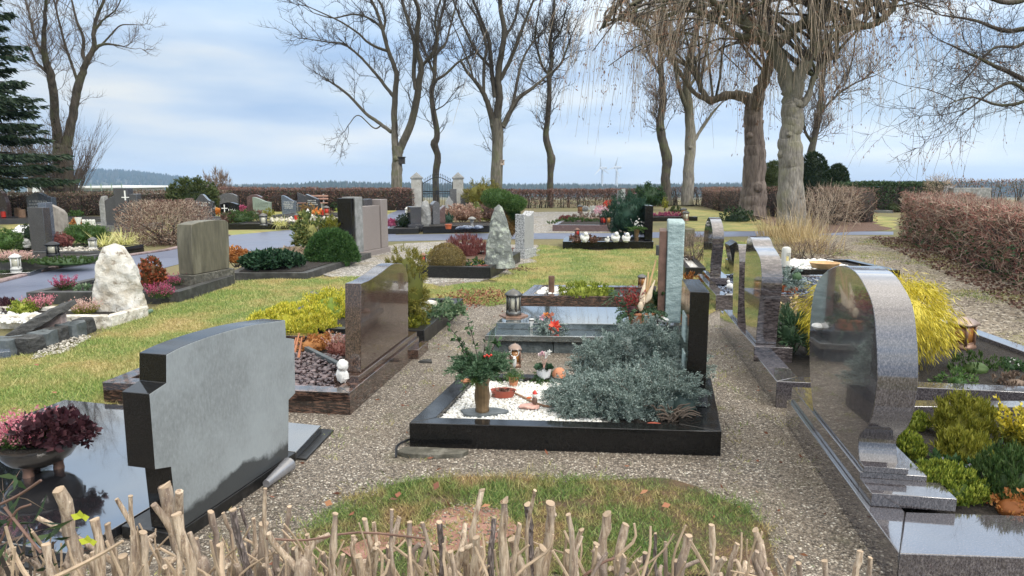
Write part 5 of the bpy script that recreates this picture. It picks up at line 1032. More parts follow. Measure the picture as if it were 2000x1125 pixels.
MB().slab([(crv[0][0] - .0, .30), (crv[-1][0], .30), (crv[-1][0], zK - .002), (crv[0][0], zK - .002)], oK, dJ, .15, off=.004).build('pedestal', M['paradiso2'], t, bevel=.004)
MB().slab([(crv[0][0] - .22, .206), (crv[-1][0] + .1, .206), (crv[-1][0] + .1, .298), (crv[0][0] - .22, .298)], oK, dJ, .27, off=-.03).build('plinth', M['paradiso2'], t, bevel=.004)
c = at(1425, 566, .206); t = T('dove_figure', 'small white dove figurine on the granite ledge', 'figurine', c); MB().ball(c + Vector((0, 0, .05)), (.045, .03, .04), 12, 8, .2, 3).build('body', M['plaster'], t); MB().ball(c + Vector((-.02, 0, .11)), (.022, .02, .025), 10, 8).build('head', M['plaster'], t); MB().leaves(np.array([c + Vector((.02, 0, .06))]), np.array([(.6, 0, .8)]), .1, .05).build('wing', M['plaster'], t)
c = at(1540, 570, .18); t = T('potted_fir', 'orange pot with blue-green fir sprigs on the blue-grey chippings', 'potted plant', c); MB().lathe([(.10, 0), (.13, .07), (.135, .09), (.12, .09), (.02, .08)], 20, c).build('pot', M['orangepot'], t)
b = MB(); sprigs(b, c + Vector((0, 0, .10)), 46, .30, .35, 26, .045, .012); sprigs(b, c + Vector((-.03, 0, .15)), 16, .36, 1.2, 26, .04, .011, .6); b.build('fir_sprigs', M['juniper'], t, smooth=False); MB().ball(c + Vector((.06, -.1, .22)), (.06, .05, .055), 12, 8, .3, 2, fr=6).build('pale_rosette', M['ivy'], t)
# ---------------- black grave with white stones further back
FL = at(1445, 548); FR = FL + Vector((2.6, -.1, 0)); BL = FL + dJ * 1.6; BR = BL + Vector((2.3, -.1, 0))
fL, insL = frame('black polished border with white stones and a wicker basket', (FL, FR, BR, BL), .19, .14, 'black', 'soil', .15)
b = MB(); P = rand_in([(q.x, q.y) for q in (insL[0].lerp(insL[1], .38), insL[0].lerp(insL[1], .8), insL[3].lerp(insL[2], .8), insL[3].lerp(insL[2], .38))], 900); stones(b, np.column_stack([P, .165 + .03 * rng.random(len(P))]), .035, .6, True); kind(b.build('white_stones', M['whitepebble'], smooth=False), 'stuff')
c = at(1610, 524, .18); t = T('wicker_basket', 'low round wicker basket beside the white stones', 'basket', c); MB().lathe([(.18, 0), (.24, .09), (.25, .10), (.22, .10), (.17, .02)], 22, c, wob=.03).build('basket', M['canecol'], t)
c = at(1534, 520, .19); t = T('candle_lantern', 'white cylindrical candle lantern with an arched opening near the dry grass', 'lantern', c)
b = MB(); r = .075; v = []; Hh = .33
prof = [(r, 0), (r, .03), (r, .10), (r, .24), (r, .28), (r * .9, .315), (r * .5, .335), (.001, .338)]; nA = 20; 
for rr_, z in prof: v += [(c.x + rr_ * math.cos(6.2832 * i / nA - 1.9), c.y + rr_ * math.sin(6.2832 * i / nA - 1.9), c.z + z) for i in range(nA)]
f = [[j * nA + i, j * nA + (i + 1) % nA, (j + 1) * nA + (i + 1) % nA, (j + 1) * nA + i] for j in range(len(prof) - 1) for i in range(nA) if not (j in (2,) and i in (0, 1, 2, 3))]
b.add(v, f); b.build('housing', M['white'], t); MB().lathe([(.045, .02), (.045, .17), (.0, .171)], 14, c).build('candle', M['candle_yellow'], t)
# slanted black book-like stone
c = at(1432, 541, .19); t = T('slanted_stone', 'slanted black ridged stone leaning behind the wave stones', 'memorial stone', c); b = MB(); d_ = dJ; wv = .48
pr = [(0, 0), (.30, 0), (.30, .10), (-.02, .56), (-.12, .50)]
b.add([tuple(c + Vector((x, 0, z)) + d_ * s) for s in (-wv / 2, wv / 2) for x, z in pr], [[0, 1, 2, 3, 4], [9, 8, 7, 6, 5]] + [[(i + 1) % 5, i, 5 + i, 5 + (i + 1) % 5] for i in range(5)]); b.build('stone', M['black'], t, bevel=.004)
for i in range(3):
    b = MB(); a = c + Vector((.29 - .085 * i - .0, 0, .13 + .122 * i)); b.tube([a - d_ * wv / 2, a + d_ * wv / 2], .02, 6); b.build('ridge', M['blackdull'], t)
twig_shrub('bare_shrub', 'low bare brown shrub behind the white stones grave', at(1580, 512, 0), (.85, .4, .45), 'browntwig', 1500, .14, .006, 51)
# ---------------- small grave left of the third stone
FL = at(1338, 541); FR = at(1378, 541); BL = FL + dJ * 1.9; BR = FR + dJ * 1.9
fM, insM = frame('narrow dark kerb with pale gravel left of the scalloped headstone', (FL, FR, BR, BL), .16, .09, 'blackdull', 'whitegravel', .13)
twig_shrub('bare_shrub', 'rounded bare twiggy shrub between the green stele and the scalloped headstone', at(1357, 512, .1), (.42, .35, .55), 'browntwig', 1600, .12, .006, 52)
shrub('autumn_plant', 'orange and yellow autumn leaves beside the green stele', at(1345, 556, 0), (.16, .14, .22), 'orangeleaf', 260, .05, .03, 'leaf', .6, .3, 53, -.2, 'plant', None, 0)
t, _ = headstone('plain light brown stone block seen beyond the green stele', 'olivestone', 1346, 482, 20, 448, 'rect', .25, .1)
# ---------------- black kerb grave with blue dwarf conifer
c_ = [at(1099, 487), at(1276, 487)]; BL = c_[0] + Vector((.15, 1.5, 0)); BR = c_[1] + Vector((.15, 1.5, 0)); hY = ztop(c_[0].y, 472)
fY, insY = frame('black polished border with angels and a blue-green dwarf conifer', (c_[0], c_[1], BR, BL), hY, .14, 'black', 'soil', hY - .02)
p = at(1266, 470, hY); t = T('headstone', 'black polished headstone edge-on behind the blue-green dwarf conifer', 'headstone', p); zt = ztop(p.y, 402)
MB().slab([(0, hY + .002), (.95, hY + .002), (.95, zt), (0, zt)], (p.x - .09, p.y + .05), (.06, 1), .20).build('stone', M['black'], t, bevel=.006)
shrub('dwarf_conifer', 'blue-green bushy dwarf conifer in the black bordered grave', at(1229, 469, hY - .03) + Vector((0, .35, 0)), (.52, .45, 1.12), 'dconifer', 6500, .075, .011, 'up', .42, .22, 61, -.95, 'conifer', ('twigdark', 8, .012), .76)
c = at(1243, 470, hY); vase('bronze vase with white flowers on the black border', c, [(.05, 0), (.055, .02), (.05, .1), (.07, .26), (.075, .28), (.06, .28), (.04, .2)], 'bronze', 'flower_vase', 16)
t = T('flower_bouquet', 'green bouquet with white blossoms in the bronze vase on the black border', 'bouquet', c + Vector((0, 0, .26))); b = MB(); sprigs(b, c + Vector((0, 0, .28)), 30, .26, .5, 16, .05, .014); b.build('sprigs', M['pinebright'], t, smooth=False)
b = MB(); P = np.array(c) + (0, -.05, .45) + rng.normal(size=(26, 3)) * (.09, .03, .05); b.leaves(P, rng.normal(size=(26, 3)), .06, .04); b.build('blossoms', M['white'], t, smooth=False)
for px, sc_, lab in ((1223, 1.0, 'kneeling white angel figurine beside the bronze vase'), (1202, 1.05, 'white angel figurine half under the dwarf conifer'), (1142, 1.05, 'white angel figurine behind the left dry arrangement'), (1186, .6, 'tiny white figurine in the middle of the black border')):
    c = at(px, 473, hY); t = T('angel_figurine', lab, 'figurine', c, 'white angel figurines on the black bordered grave'); k = sc_
    MB().ball(c + Vector((0, 0, .075 * k)), (.085 * k, .06 * k, .08 * k), 12, 9, .35, px, fr=3.5).build('body', M['plaster'], t); MB().ball(c + Vector((.02 * k, -.02, .185 * k)), (.05 * k, .05 * k, .052 * k), 12, 9, .15, px + 1, fr=4).build('head', M['plaster'], t)
    for s in (-1, 1): MB().ball(c + Vector((s * .07 * k, .02, .11 * k)), (.035 * k, .015, .06 * k), 8, 6, .2).build('wing', M['plaster'], t)
for px, lab in ((1128, 'dry brown arrangement of cones and leaves at the left end of the black border'), (1158, 'dry brown leaf arrangement right of the red lantern')):
    c = at(px, 472, hY); shrub('dried_arrangement', lab, c, (.20, .14, .12), 'brownleaf', 260, .06, .03, 'leaf', .6, .3, px, -.1, 'flower arrangement', None, .5)
lantern('grave lantern with red candle on the black bordered grave', at(1131, 466, hY) + Vector((0, .5, 0)), .24, .13, 'pewter', 'candle_red', None, 'rust', .2)
# ================================================================ monolith grave in the middle
FL, FR, BR = at(814, 542), at(958, 545), at(1016, 511); BL = FL + (BR - FR); hT = ztop(FR.y, 522)
fT, insT = frame('black kerb round the rough monolith and clipped box ball', (FL, FR, BR, BL), hT, .12, 'blackdull', 'litter', hT - .05)
boulder('tall tapering lichen-grey monolith with a rough broken face', 'headstone', 'lichen', 974, 523, 60, 400, .28, 3, .26, hT - .08, .42)
shrub('box_ball', 'clipped bronze-green box ball beside the red lantern', at(871, 522, hT - .05) + Vector((0, .1, 0)), (.335, .30, .40), 'boxball', 7000, .022, .012, 'leaf', .12, .05, 71, -.12, 'shrub', ('twigdark', 6, .008), .93, .2)
shrub('spirea', 'wine-red twiggy shrub behind the clipped box ball', at(909, 500, hT - .06) + Vector((0, .1, 0)), (.46, .35, .38), 'spirea', 3400, .08, .007, 'up', .4, .10, 72, -.12, 'shrub', ('twigdark', 10, .006), .6)
lantern('lantern with red candle at the left of the clipped box ball', at(827, 517, hT - .04), .22, .12, 'pewter', 'candle_red', None, 'copper', .1)
shrub('sedum_cover', 'low reddish stonecrop cover at the foot of the monolith', at(942, 524, hT - .05), (.20, .08, .05), 'sedum', 700, .02, .012, 'leaf', .4, .2, 73, -.1, 'plant', None, .8)
shrub('pansies', 'yellow and dark pansies between box ball and monolith', at(928, 520, hT - .05), (.16, .12, .12), 'holly', 260, .04, .025, 'leaf', .5, .2, 74, -.1, 'flowering plant', None, .4, flowers=('gold', 9, .03, .2))
shrub('small_shrub', 'small pale green shrub left behind the clipped box ball', at(848, 503, hT - .05), (.2, .18, .16), 'yellowgreen', 400, .035, .02, 'leaf', .5, .2, 75, -.2, 'shrub', None, .6)
# speckled granite stone
FL, FR = at(985, 505), at(1042, 498)
p = at(1013, 505); t = T('headstone', 'light salt-and-pepper granite headstone with a concave top right of the monolith', 'headstone', p); d = Vector((.5, .86, 0)).normalized(); n0 = at(1036, 500); q0 = at(1026, 505)
zt = ztop(q0.y, 418); hb = .20; w = .42
b = MB(); prof = [(0, hb), (w, hb), (w, zt + .05)] + [(w * (1 - i / 10), zt + .05 - .10 * math.sin(math.pi * i / 10 * .9) * 1.0) for i in range(1, 10)] + [(0, zt - .01)]
st = b.slab(prof, (q0.x - .02, q0.y), d, -.23).build('stone', [M['speckle'], M['smoothgrey']], t, bevel=.008)
st.data.polygons[0].material_index = 1
MB().slab([(-.05, .0), (w + .05, .0), (w + .05, hb - .003), (-.05, hb - .003)], (q0.x - .02, q0.y), d, -.30, off=.04).build('plinth', M['speckle'], t, bevel=.006)
MB().slab([(-.12, -.03), (w + .2, -.03), (w + .2, -.001 + .08), (-.12, .079)], (q0.x - .02, q0.y), d, -.42, off=-.35).build('foot', M['speckle'], t, bevel=.006)
c = at(1001, 498, .05); shrub('bed_plant', 'small reddish plant between the monolith and the speckled granite', c, (.12, .1, .12), 'sedum', 160, .05, .03, 'leaf', .5, .2, 5, -.1, 'plant', None, 0)
b = MB(); P = rng.normal(size=(90, 2)) * (.16, .12) + np.array(at(1013, 527))[:2]; b.leaves(np.column_stack([P, np.full(90, .01)]), rng.normal(size=(90, 3)) * (1, 1, .4), .06, .04); kind(b.build('fallen_leaves', M['brownleaf'], smooth=False), 'stuff')
# cloud-pruned conifer and friends
c = at(992, 466, 0); t = T('cloud_pine', 'pruned conifer with a bright green flat crown above a brown lower tuft', 'conifer', c); Yc = c.y
for (px, py, rx, rz_, m) in ((970, 388, .42, .26, 'pinebright'), (1002, 398, .36, .24, 'pinebright'), (992, 440, .24, .30, 'bronzeconifer'), (1003, 425, .18, .22, 'conifer')):
    q = ph(px, py, Yc); n_ = 2600; D = sphere_dirs(n_); P = np.array(q) + D * (rx, rx * .8, rz_) * (1 + .16 * lump(D, px))[:, None] * (1 - .35 * rng.random(n_) ** 2)[:, None]; b = MB()
    for j in range(2): b.leaves(P, D * .8 + (0, 0, .4) + rng.normal(size=(n_, 3)) * .5, .06 * (.6 + .8 * rng.random(n_)), .012)
    b.ball(q, (rx * .8, rx * .62, rz_ * .8), 12, 8, .15, px); b.build('foliage', M[m], t, smooth=False)
MB().tube(smooth_line([c, ph(996, 440, Yc), ph(985, 400, Yc)], 8), .05, 7).build('trunk', M['bark_dark'], t)
def bush(name, label, px, yb, wpx, yt, m, n=1800, L=.05, W=.02, style='leaf', vol=.4, bump=.18, cat='shrub', depth=.8, stems=None, core=.8, z0=0.0, zmin=-.6, **kw):
    p = at(px, yb, z0); Y = p.y; r = wpx * pxm(Y) / 2; p.y += r * depth * .6
    p2 = Vector((p.x * p.y / Y, p.y, z0)); k = p.y / Y
    return shrub(name, label, p2, (r * k, r * depth, (ztop(p.y, yt) - z0)), m, n, L, W, style, vol, bump, int(px * 7 + yb), zmin, cat, stems or ('twigdark', 7, .012), core, **kw)
bush('golden_conifer', 'olive conifer with a pointed top behind the cloud-pruned conifer', 942, 415, 72, 352, 'dwarf', 3600, .09, .022, 'spray', .45, .25)
bush('bronze_shrub', 'bronze-orange shrub in front of the pointed olive conifer', 955, 415, 60, 372, 'bronzeconifer', 2200, .10, .03, 'spray', .45, .25)
bush('hydrangea', 'hydrangea with faded pinkish-brown flower heads', 902, 436, 74, 402, 'hydrangea', 2400, .09, .05, 'leaf', .4, .25)
bush('euonymus', 'yellow-green spindle bush right of the faded hydrangea', 928, 432, 40, 400, 'euonymus', 1100, .08, .035)
bush('brown_shrub', 'brown leafless shrub under the bright green pruned crown', 965, 436, 56, 398, 'purplebrown', 1200, .10, .02, 'up')
bush('low_conifer', 'low lime-green cushion conifer left of the monolith', 951, 433, 30, 421, 'limeheath', 700, .05, .014, 'up')
# ---- the cluster left of it: four small stones in a row
FL, FR = at(757, 457), at(818, 456); BL, BR = FL + Vector((-.1, 1.4, 0)), FR + Vector((-.1, 1.4, 0)); frame('low dark kerb with a clipped dark bush, in front of the gate path', (FL, FR, BR, BL), .16, .14, 'blackdull', 'soil', .12)
FL, FR = at(826, 456), at(985, 453); BL, BR = FL + Vector((-.1, 1.9, 0)), FR + Vector((-.1, 1.9, 0)); frame('black stepped grave border with grey pebbles and a stone lantern', (FL, FR, BR, BL), .22, .16, 'black', 'soil', .20)
headstone('plain dark grey pillar-like headstone left of the rough grey stone', 'darkgrey', 813, 452, 20, 404, 'rect', .5, .35, 0, .22)
boulder('rough-hewn light grey upright stone between dark pillar stones', 'headstone', 'boulder', 832, 450, 21, 391, .35, 8, .16, 0, .92)
headstone('slim grey headstone with rounded top right of the rough-hewn stone', 'grey', 853, 450, 13, 393, 'arc', .35, .4, 0, .20)
headstone('slim reddish stone half hidden behind the rounded slim one', 'redbrown', 864, 446, 12, 401, 'slantL', .3, .4, 0, .15)
bush('dark_bush', 'dark green clipped bush on the low dark kerb', 790, 451, 32, 418, 'yew', 1600, .05, .02, 'leaf', .2, .1)
bush('pink_heather', 'bright pink heather cushion left of the dark clipped bush', 766, 447, 20, 428, 'magenta', 700, .05, .02, 'up', cat='heather')
bush('pot_plant', 'blue-green plant in an orange pot on the black stepped border', 876, 441, 18, 417, 'dconifer', 500, .06, .02, 'up')
c = at(876, 447, .2); vase('orange flower pot under the blue-green plant', c, [(.08, 0), (.11, .13), (.12, .14), (.09, .14), (.02, .12)], 'orangepot', 'flower_pot', 14, 'pot')
c = at(922, 443, .2); t = T('stone_lantern', 'small mushroom-shaped stone lantern on the black stepped border', 'lantern', c); MB().lathe([(.07, 0), (.04, .05), (.04, .14), (.06, .16), (.06, .24)], 12, c).build('shaft', M['boulder'], t); MB().lathe([(.13, .24), (.12, .27), (.03, .32)], 12, c).build('roof', M['boulder'], t)
b = MB(); P = rand_in([at(892, 447, .2)[:2], at(940, 446, .2)[:2], at(940, 442, .2)[:2], at(892, 443, .2)[:2]], 40); stones(b, np.column_stack([P, np.full(len(P), .22)]), .06, .6, True); kind(b.build('grey_pebbles', M['bluepebble'], smooth=False), 'stuff')
headstone('pale grey cross-topped tombstone at the foot of the right gate post', 'smoothgrey', 878, 413, 14, 384, 'bell', .3, .2)
headstone('dark grey block tombstone against the right gate post', 'grey', 886, 412, 12, 369, 'rect', .3, .2)
headstone('arched grey tombstone right of the right gate post', 'grey', 909, 413, 14, 377, 'arc', .3, .3)
lantern('white-roofed grave lantern on the path edge behind the dark bush', at(797, 425), .5, .3, 'white', 'glass_clear', None, 'white', .1)
# ---- triptych stone with its bushes
FL, FRc, BRc = at(448, 546), at(600, 546), at(688, 511); BLc = FL + Vector((-.3, 2.3, 0))
fA, insA = frame('weathered dark kerb in front of the brown triptych headstone', (FL, FRc, BRc + Vector((.25, .7, 0)), BLc), ztop(FRc.y, 533), .13, 'darkkerb', 'soil', .12)
q0, q1 = at(709, 502), at(757, 492); d = (q1 - q0).normalized(); pl = lambda pts: on_plane(q0, q0 + d, pts)
t = T('headstone', 'brown-grey matt triptych headstone with two raised side panels', 'headstone', q0); d3 = d
def tp(px0, px1, yt, thick, off, nm, m='triptych'):
    a = pl([(px0, 495)])[0][0]; e = pl([(px1, 495)])[0][0]; z = pl([((px0 + px1) / 2, yt)])[0][1]; MB().slab([(a, .12), (e, .12), (e, z), (a, z)], q0, d, -thick, off=off).build(nm, M[m], t, bevel=.008)
tp(694, 708.5, 387, .30, .03, 'left_panel'); tp(709, 744, 402, .16, 0, 'centre_panel'); tp(744.5, 757, 389, .30, .03, 'right_panel')
tp(694, 708, 384.5, .32, .04, 'panel_cap', 'capstone'); 
a = pl([(690, 500)])[0][0]; e = pl([(759, 500)])[0][0]; MB().slab([(a, -.02), (e, -.02), (e, .118), (a, .118)], q0, d, -.40, off=.06).build('plinth', M['triptych'], t, bevel=.008)
a = pl([(693, 495)])[0][0]; z = pl([(694, 387)])[0][1]; MB().slab([(a - .10, .12), (a - .0, .12), (a - .0, z), (a - .10, z)], q0, d, -.34, off=.02).build('side_face', M['black'], t, bevel=.006)
z = pl([(730, 389)])[0][1]; z2 = pl([(730, 402)])[0][1]; a = pl([(729, 495)])[0][0]; e = pl([(744, 495)])[0][0]; MB().slab([(a, z2 - .02), (e, z2 - .02), (e, z), (a, z)], q0, d, -.10, off=-.18).build('inset_block', M['darkgrey'], t, bevel=.004)
bush('dark_conifer', 'rounded dark green yew-like bush in front of the triptych headstone', 650, 514, 100, 449, 'darkgreenneedle', 10000, .055, .014, 'spray', .22, .065, z0=.08, zmin=-.12)
bush('yellow_conifer', 'yellow-green conifer behind the rounded green bush', 656, 498, 60, 424, 'yellowgreen', 3200, .06, .012, 'spray', .35, .15, z0=.08)
bush('rhododendron', 'yellow-leaved rhododendron left of the yellow-green conifer', 606, 500, 60, 418, 'euonymus', 1700, .10, .035, 'leaf', .6, .25, z0=.08, core=.6)
bush('leafy_groundcover', 'dark glossy groundcover behind the weathered kerb', 528, 530, 100, 494, 'darkleaf', 2600, .075, .045, 'leaf', .4, .2, z0=.10)
bush('orange_shrub', 'rust-orange low shrub right of the algae-stained headstone', 462, 521, 44, 484, 'orangeleaf', 1300, .045, .03, 'leaf', .4, .2, z0=.10)
bush('leafy_groundcover', 'dark green perennial tuft in front of the rounded green bush', 575, 524, 40, 500, 'darkleaf', 700, .08, .03, 'up', .5, .2, z0=.10)
bush('dry_groundcover', 'dry beige groundcover between the asphalt and the dark groundcover', 570, 507, 70, 486, 'beigetwig', 1300, .06, .02, 'leaf', .5, .2, z0=.05)
# ---- algae stained stone
p0, p1 = at(383, 571), at(455, 555); d = (p1 - p0).normalized(); hz_ = ztop(p0.y, 537)
t = T('headstone', 'algae-stained olive-grey headstone with a bowed top standing on a rough base', 'headstone', p0)
o = on_plane(p0, p0 + d, [(382, 537), (379, 500), (377, 470), (378, 439), (392, 434), (412, 431), (430, 429.5), (443, 430), (449, 434), (451, 480), (452, 532)]); o[0] = (o[0][0], hz_); o[-1] = (o[-1][0], hz_)
MB().slab(o, p0, d, -.26, off=-.03).build('stone', M['olivestone'], t, bevel=.008); wB = o[-1][0]
MB().slab([(o[0][0] - .04, -.03), (wB + .06, -.03), (wB + .06, hz_ - .004), (o[0][0] - .04, hz_ - .004)], p0, d, -.34, off=.02).build('base', M['olivebase'], t, bevel=.01)
FL, FR = at(53, 593), at(350, 592); BRb = p0 + d * (wB + .02) + Vector((-d.y, d.x, 0)) * .0
BL = at(185, 558) + Vector((.1, .3, 0)); fB, insB = frame('lichen-spotted dark kerb with pink heathers left of the algae-stained headstone', (FL, FR, at(458, 556), FL + (at(458, 556) - FR)), ztop(FL.y, 571), .12, 'darkkerb', 'soil', .10)
bush('pieris', 'pieris shrub with red young leaves between marble stone and algae-stained stone', 297, 577, 46, 505, 'pieris', 1500, .055, .028, 'leaf', .4, .2, z0=.10)
for px, py, w_, h_ in ((126, 572, 28, .2), (313, 588, 40, .19), (341, 563, 34, .17)):
    c = at(px, py - 6, .10); heather('magenta_heather', {126: 'magenta heather tuft near the left end of the lichen-spotted kerb', 313: 'magenta heather tuft at the front of the pieris shrub', 341: 'magenta heather tuft beside the base of the algae-stained stone'}[px], c, w_ * pxm(c.y) * .8, 'magenta', 70, h=h_)
bush('bed_plant', 'green and white tuft behind the front kerb near the marble stone', 163, 572, 30, 560, 'ivy', 260, .05, .02, z0=.09, core=0)
c = at(190, 574, .09); lantern('small dark lantern left behind the white marble stone', c, .22, .10, 'iron', 'glass_clear', None, 'iron')
# ---- white marble stone
boulder('rough white marble headstone with stained flanks', 'headstone', 'marble', 236, 618, 94, 476, .34, 5, .30, -.02, .70)
FR = at(218, 640); FL = at(-160, 640); BRw = at(232, 612); fw, insw = frame('rough white stone kerb left of the white marble headstone', (FL, FR, FR + Vector((.10, .62, 0)), FL + Vector((.10, .66, 0))), ztop(FR.y, 617), .10, 'marblekerb', 'soil', .09, bev=.012)
c0, c1 = at(256, 618, .045), at(296, 607, .045); b = MB(); dv = (c1 - c0); b.tube([c0, c0 + dv * .02, c0 + dv * .6, c1], [.085, .06, .036, .025], 16, cap=False); b.tube([c0 + dv * .03, c0 + dv * .3], [.058, .03], 12); solo(b, 'cone_vase', M['greenplastic'], c0, 'green plastic cone vase lying on the grass beside the white marble stone', 'vase')
for px, py, m, lab in ((165, 612, 'paleheath', 'pink and yellow heather tuft left of the white marble stone'), (75, 605, 'pinkheath', 'pale pink heather row behind the slanted slate'), (45, 610, 'limeheath', 'small green cushion on white gravel at the left edge'), (10, 603, 'heuchera', 'dark purple plant at the left picture edge')):
    c = at(px, py, .09)
    if 'heath' in m and m != 'limeheath': heather('heather', lab, c, .20, m, 100, 'yellowgreen' if px == 165 else None, h=.17)
    else: shrub('bed_plant', lab, c, (.15, .13, .13), m, 700, .03, .012, 'up', .4, .2, px, -.1, 'plant', None, .8)
b = MB(); P = rand_in([at(0, 632, .1)[:2], at(120, 632, .1)[:2], at(120, 612, .1)[:2], at(-10, 612, .1)[:2]], 300); stones(b, np.column_stack([P, np.full(len(P), .105)]), .03, .6, False); kind(b.build('white_stones', M['whitepebble'], smooth=False), 'stuff')
# slanted slate on a pink block, with stone edging
c = at(90, 668, 0); t = T('slate_memorial', 'slanted layered slate slab resting on a pink-grey block at the left', 'memorial stone', c); d = Vector((.93, .36, 0)).normalized()
a, e = at(10, 662, .05), ph(142, 592, at(80, 665).y + .25); L = (e - a).length; u = (e - a).normalized(); sd_ = Vector((-.35, .93, 0)); nn = u.cross(sd_).normalized(); b = MB(); v = []; nx = 16
for j, (th_, sy) in enumerate(((-.05, -.16), (.045, -.14), (.05, .26), (-.045, .28))):
    for i in range(nx): q = i / (nx - 1); k = .35 + .65 * math.sin(math.pi * min(1, max(0.05, q * .9 + .06))) ** .6; pp = a + u * (L * q) + sd_ * (sy * k) + nn * (th_ * k + .02 * mnoise.noise(Vector((q * 7, j * 3.1, 1)))); v.append(tuple(pp))
f = [[j * nx + i, j * nx + i + 1, ((j + 1) % 4) * nx + i + 1, ((j + 1) % 4) * nx + i] for j in range(4) for i in range(nx - 1)] + [[0, nx, 2 * nx, 3 * nx], [4 * nx - 1, 3 * nx - 1, 2 * nx - 1, nx - 1]]
b.add(v, f); b.build('slab', M['slate'], t, bevel=.008)
pb = at(96, 655, .03); MB().slab([(-.16, .0), (.13, .0), (.13, .24), (.05, .24), (-.16, .10)], pb, (.93, .2), -.14).build('block', M['pinkstone'], t, bevel=.006)
E_ = [(10, 690, .26), (52, 686, .28), (85, 675, .20), (110, 667, .18), (140, 657, .22), (165, 648, .16)]
for i, (px, py, wd) in enumerate(E_):
    c = at(px, py, 0); o = MB(); rstone(o, (c.x, c.y, 0), wd * .52, .11, .15, i); tag(set_origin(o.build('edging_stone', M['slate'] if i % 2 else M['slateplate'], None), c), ['flat grey edging stone at the left picture edge', 'broad brown-grey edging stone under the slanted slate', 'square grey edging stone in front of the pink block', 'second square edging stone right of the pink block', 'long flat edging stone below the white kerb', 'last dark edging stone near the lawn'][i], 'edging stone', 'rough stones edging the slate memorial')
b = MB(); P = rand_in([at(60, 705)[:2], at(130, 690)[:2], at(180, 660)[:2], at(150, 655)[:2], at(80, 682)[:2]], 420); stones(b, np.column_stack([P, np.full(len(P), .016)]), .013, .6, False); kind(b.build('pale_chippings', M['palechip'], smooth=False), 'stuff')
c = at(-10, 702); FLx = [at(-120, 715), at(22, 700), at(18, 683), at(-120, 695)]; solo(MB().prism([(q.x, q.y) for q in FLx], -.02, .07), 'corner_slab', M['bluegrey'], c, 'corner of a blue-grey slab at the left picture edge above the lawn', 'slab', bevel=.004)
# ================================================================ trees
def tubes(b, P, rad, k=3, mi=0):
    """many polylines at once: P (n,m,3), rad (n,m)"""
    n, m, _ = P.shape; Tn = np.empty_like(P); Tn[:, 1:-1] = P[:, 2:] - P[:, :-2]; Tn[:, 0] = P[:, 1] - P[:, 0]; Tn[:, -1] = P[:, -1] - P[:, -2]; Tn = unit(Tn)
    ref = unit(rng.normal(size=(n, 1, 3))); A = unit(np.cross(Tn, ref)); B = np.cross(Tn, A); an = np.arange(k) * 6.28318 / k
    v = P[:, :, None] + rad[:, :, None, None] * (A[:, :, None] * np.cos(an)[None, None, :, None] + B[:, :, None] * np.sin(an)[None, None, :, None])
    i = np.arange(k); j = (i + 1) % k; rows = (np.arange(m - 1) * k)[:, None]; f = np.stack([rows + i, rows + j, rows + k + j, rows + k + i], -1).reshape(-1, 4)
    b.add(v.reshape(-1, 3), (f[None] + (np.arange(n) * m * k)[:, None, None]).reshape(-1, 4), mi)
def shoots(P, D, L, r, m=5, jit=.18, up=.15, drop=0.0):
    """bent polylines from P along D"""
    n = len(P); u = np.linspace(0, 1, m); W1 = rng.normal(size=(n, m, 3)) * (L[:, None, None] * jit) * u[None, :, None]; W1 = np.cumsum(W1, 1) * .5
    Q = P[:, None] + unit(D)[:, None] * (L[:, None] * u)[..., None] + W1; Q[..., 2] += L[:, None] * (up * u ** 2 - drop * u ** 2); return Q, r[:, None] * (1 - .75 * u)[None]
def spawn(Q, n, lo=.2, hi=1.0, ang=.8, up=.3):
    """n random points on polylines Q with side directions"""
    i = rng.integers(0, len(Q), n); m = Q.shape[1]; t = (lo + (hi - lo) * rng.random(n)) * (m - 1.001); j = t.astype(int); f = (t - j)[:, None]
    P = Q[i, j] * (1 - f) + Q[i, j + 1] * f; Tn = unit(Q[i, j + 1] - Q[i, j]); S = unit(rng.normal(size=(n, 3))); return P, unit(Tn * math.cos(ang) + S * math.sin(ang) + np.array((0, 0, up)))
def limbs_world(limbs, Y, spread=.45):
    out = []; pool = []
    for li, L in enumerate(limbs):
        x0, y0 = L[0][0], L[0][1]
        dy0 = 0.0
        if pool: 
            k = min(pool, key=lambda q: (q[0] - x0) ** 2 + (q[1] - y0) ** 2); dy0 = k[2]
        ln = sum(math.hypot(L[i + 1][0] - L[i][0], L[i + 1][1] - L[i][1]) for i in range(len(L) - 1)); dy1 = dy0 + (0 if li == 0 else (rng.random() * 2 - 1) * ln * pxm(Y) * spread)
        pts = []; rr = []; acc = 0
        for i, q in enumerate(L):
            if i: acc += math.hypot(q[0] - L[i - 1][0], q[1] - L[i - 1][1])
            dy = dy0 + (dy1 - dy0) * acc / max(ln, 1); pts.append(ph(q[0], q[1], Y + dy)); rr.append(q[2] * (.80 if li else .9) * pxm(Y)); pool.append((q[0], q[1], dy))
        n = max(6, len(pts) * 4); S = smooth_line([tuple(p) for p in pts], n); Rr = np.interp(np.linspace(0, len(rr) - 1, n), range(len(rr)), rr)
        S[1:-1] += rng.normal(size=(n - 2, 3)) * (Rr[1:-1, None] * (.03 if li == 0 else .08)); out.append((S, Rr))
    return out
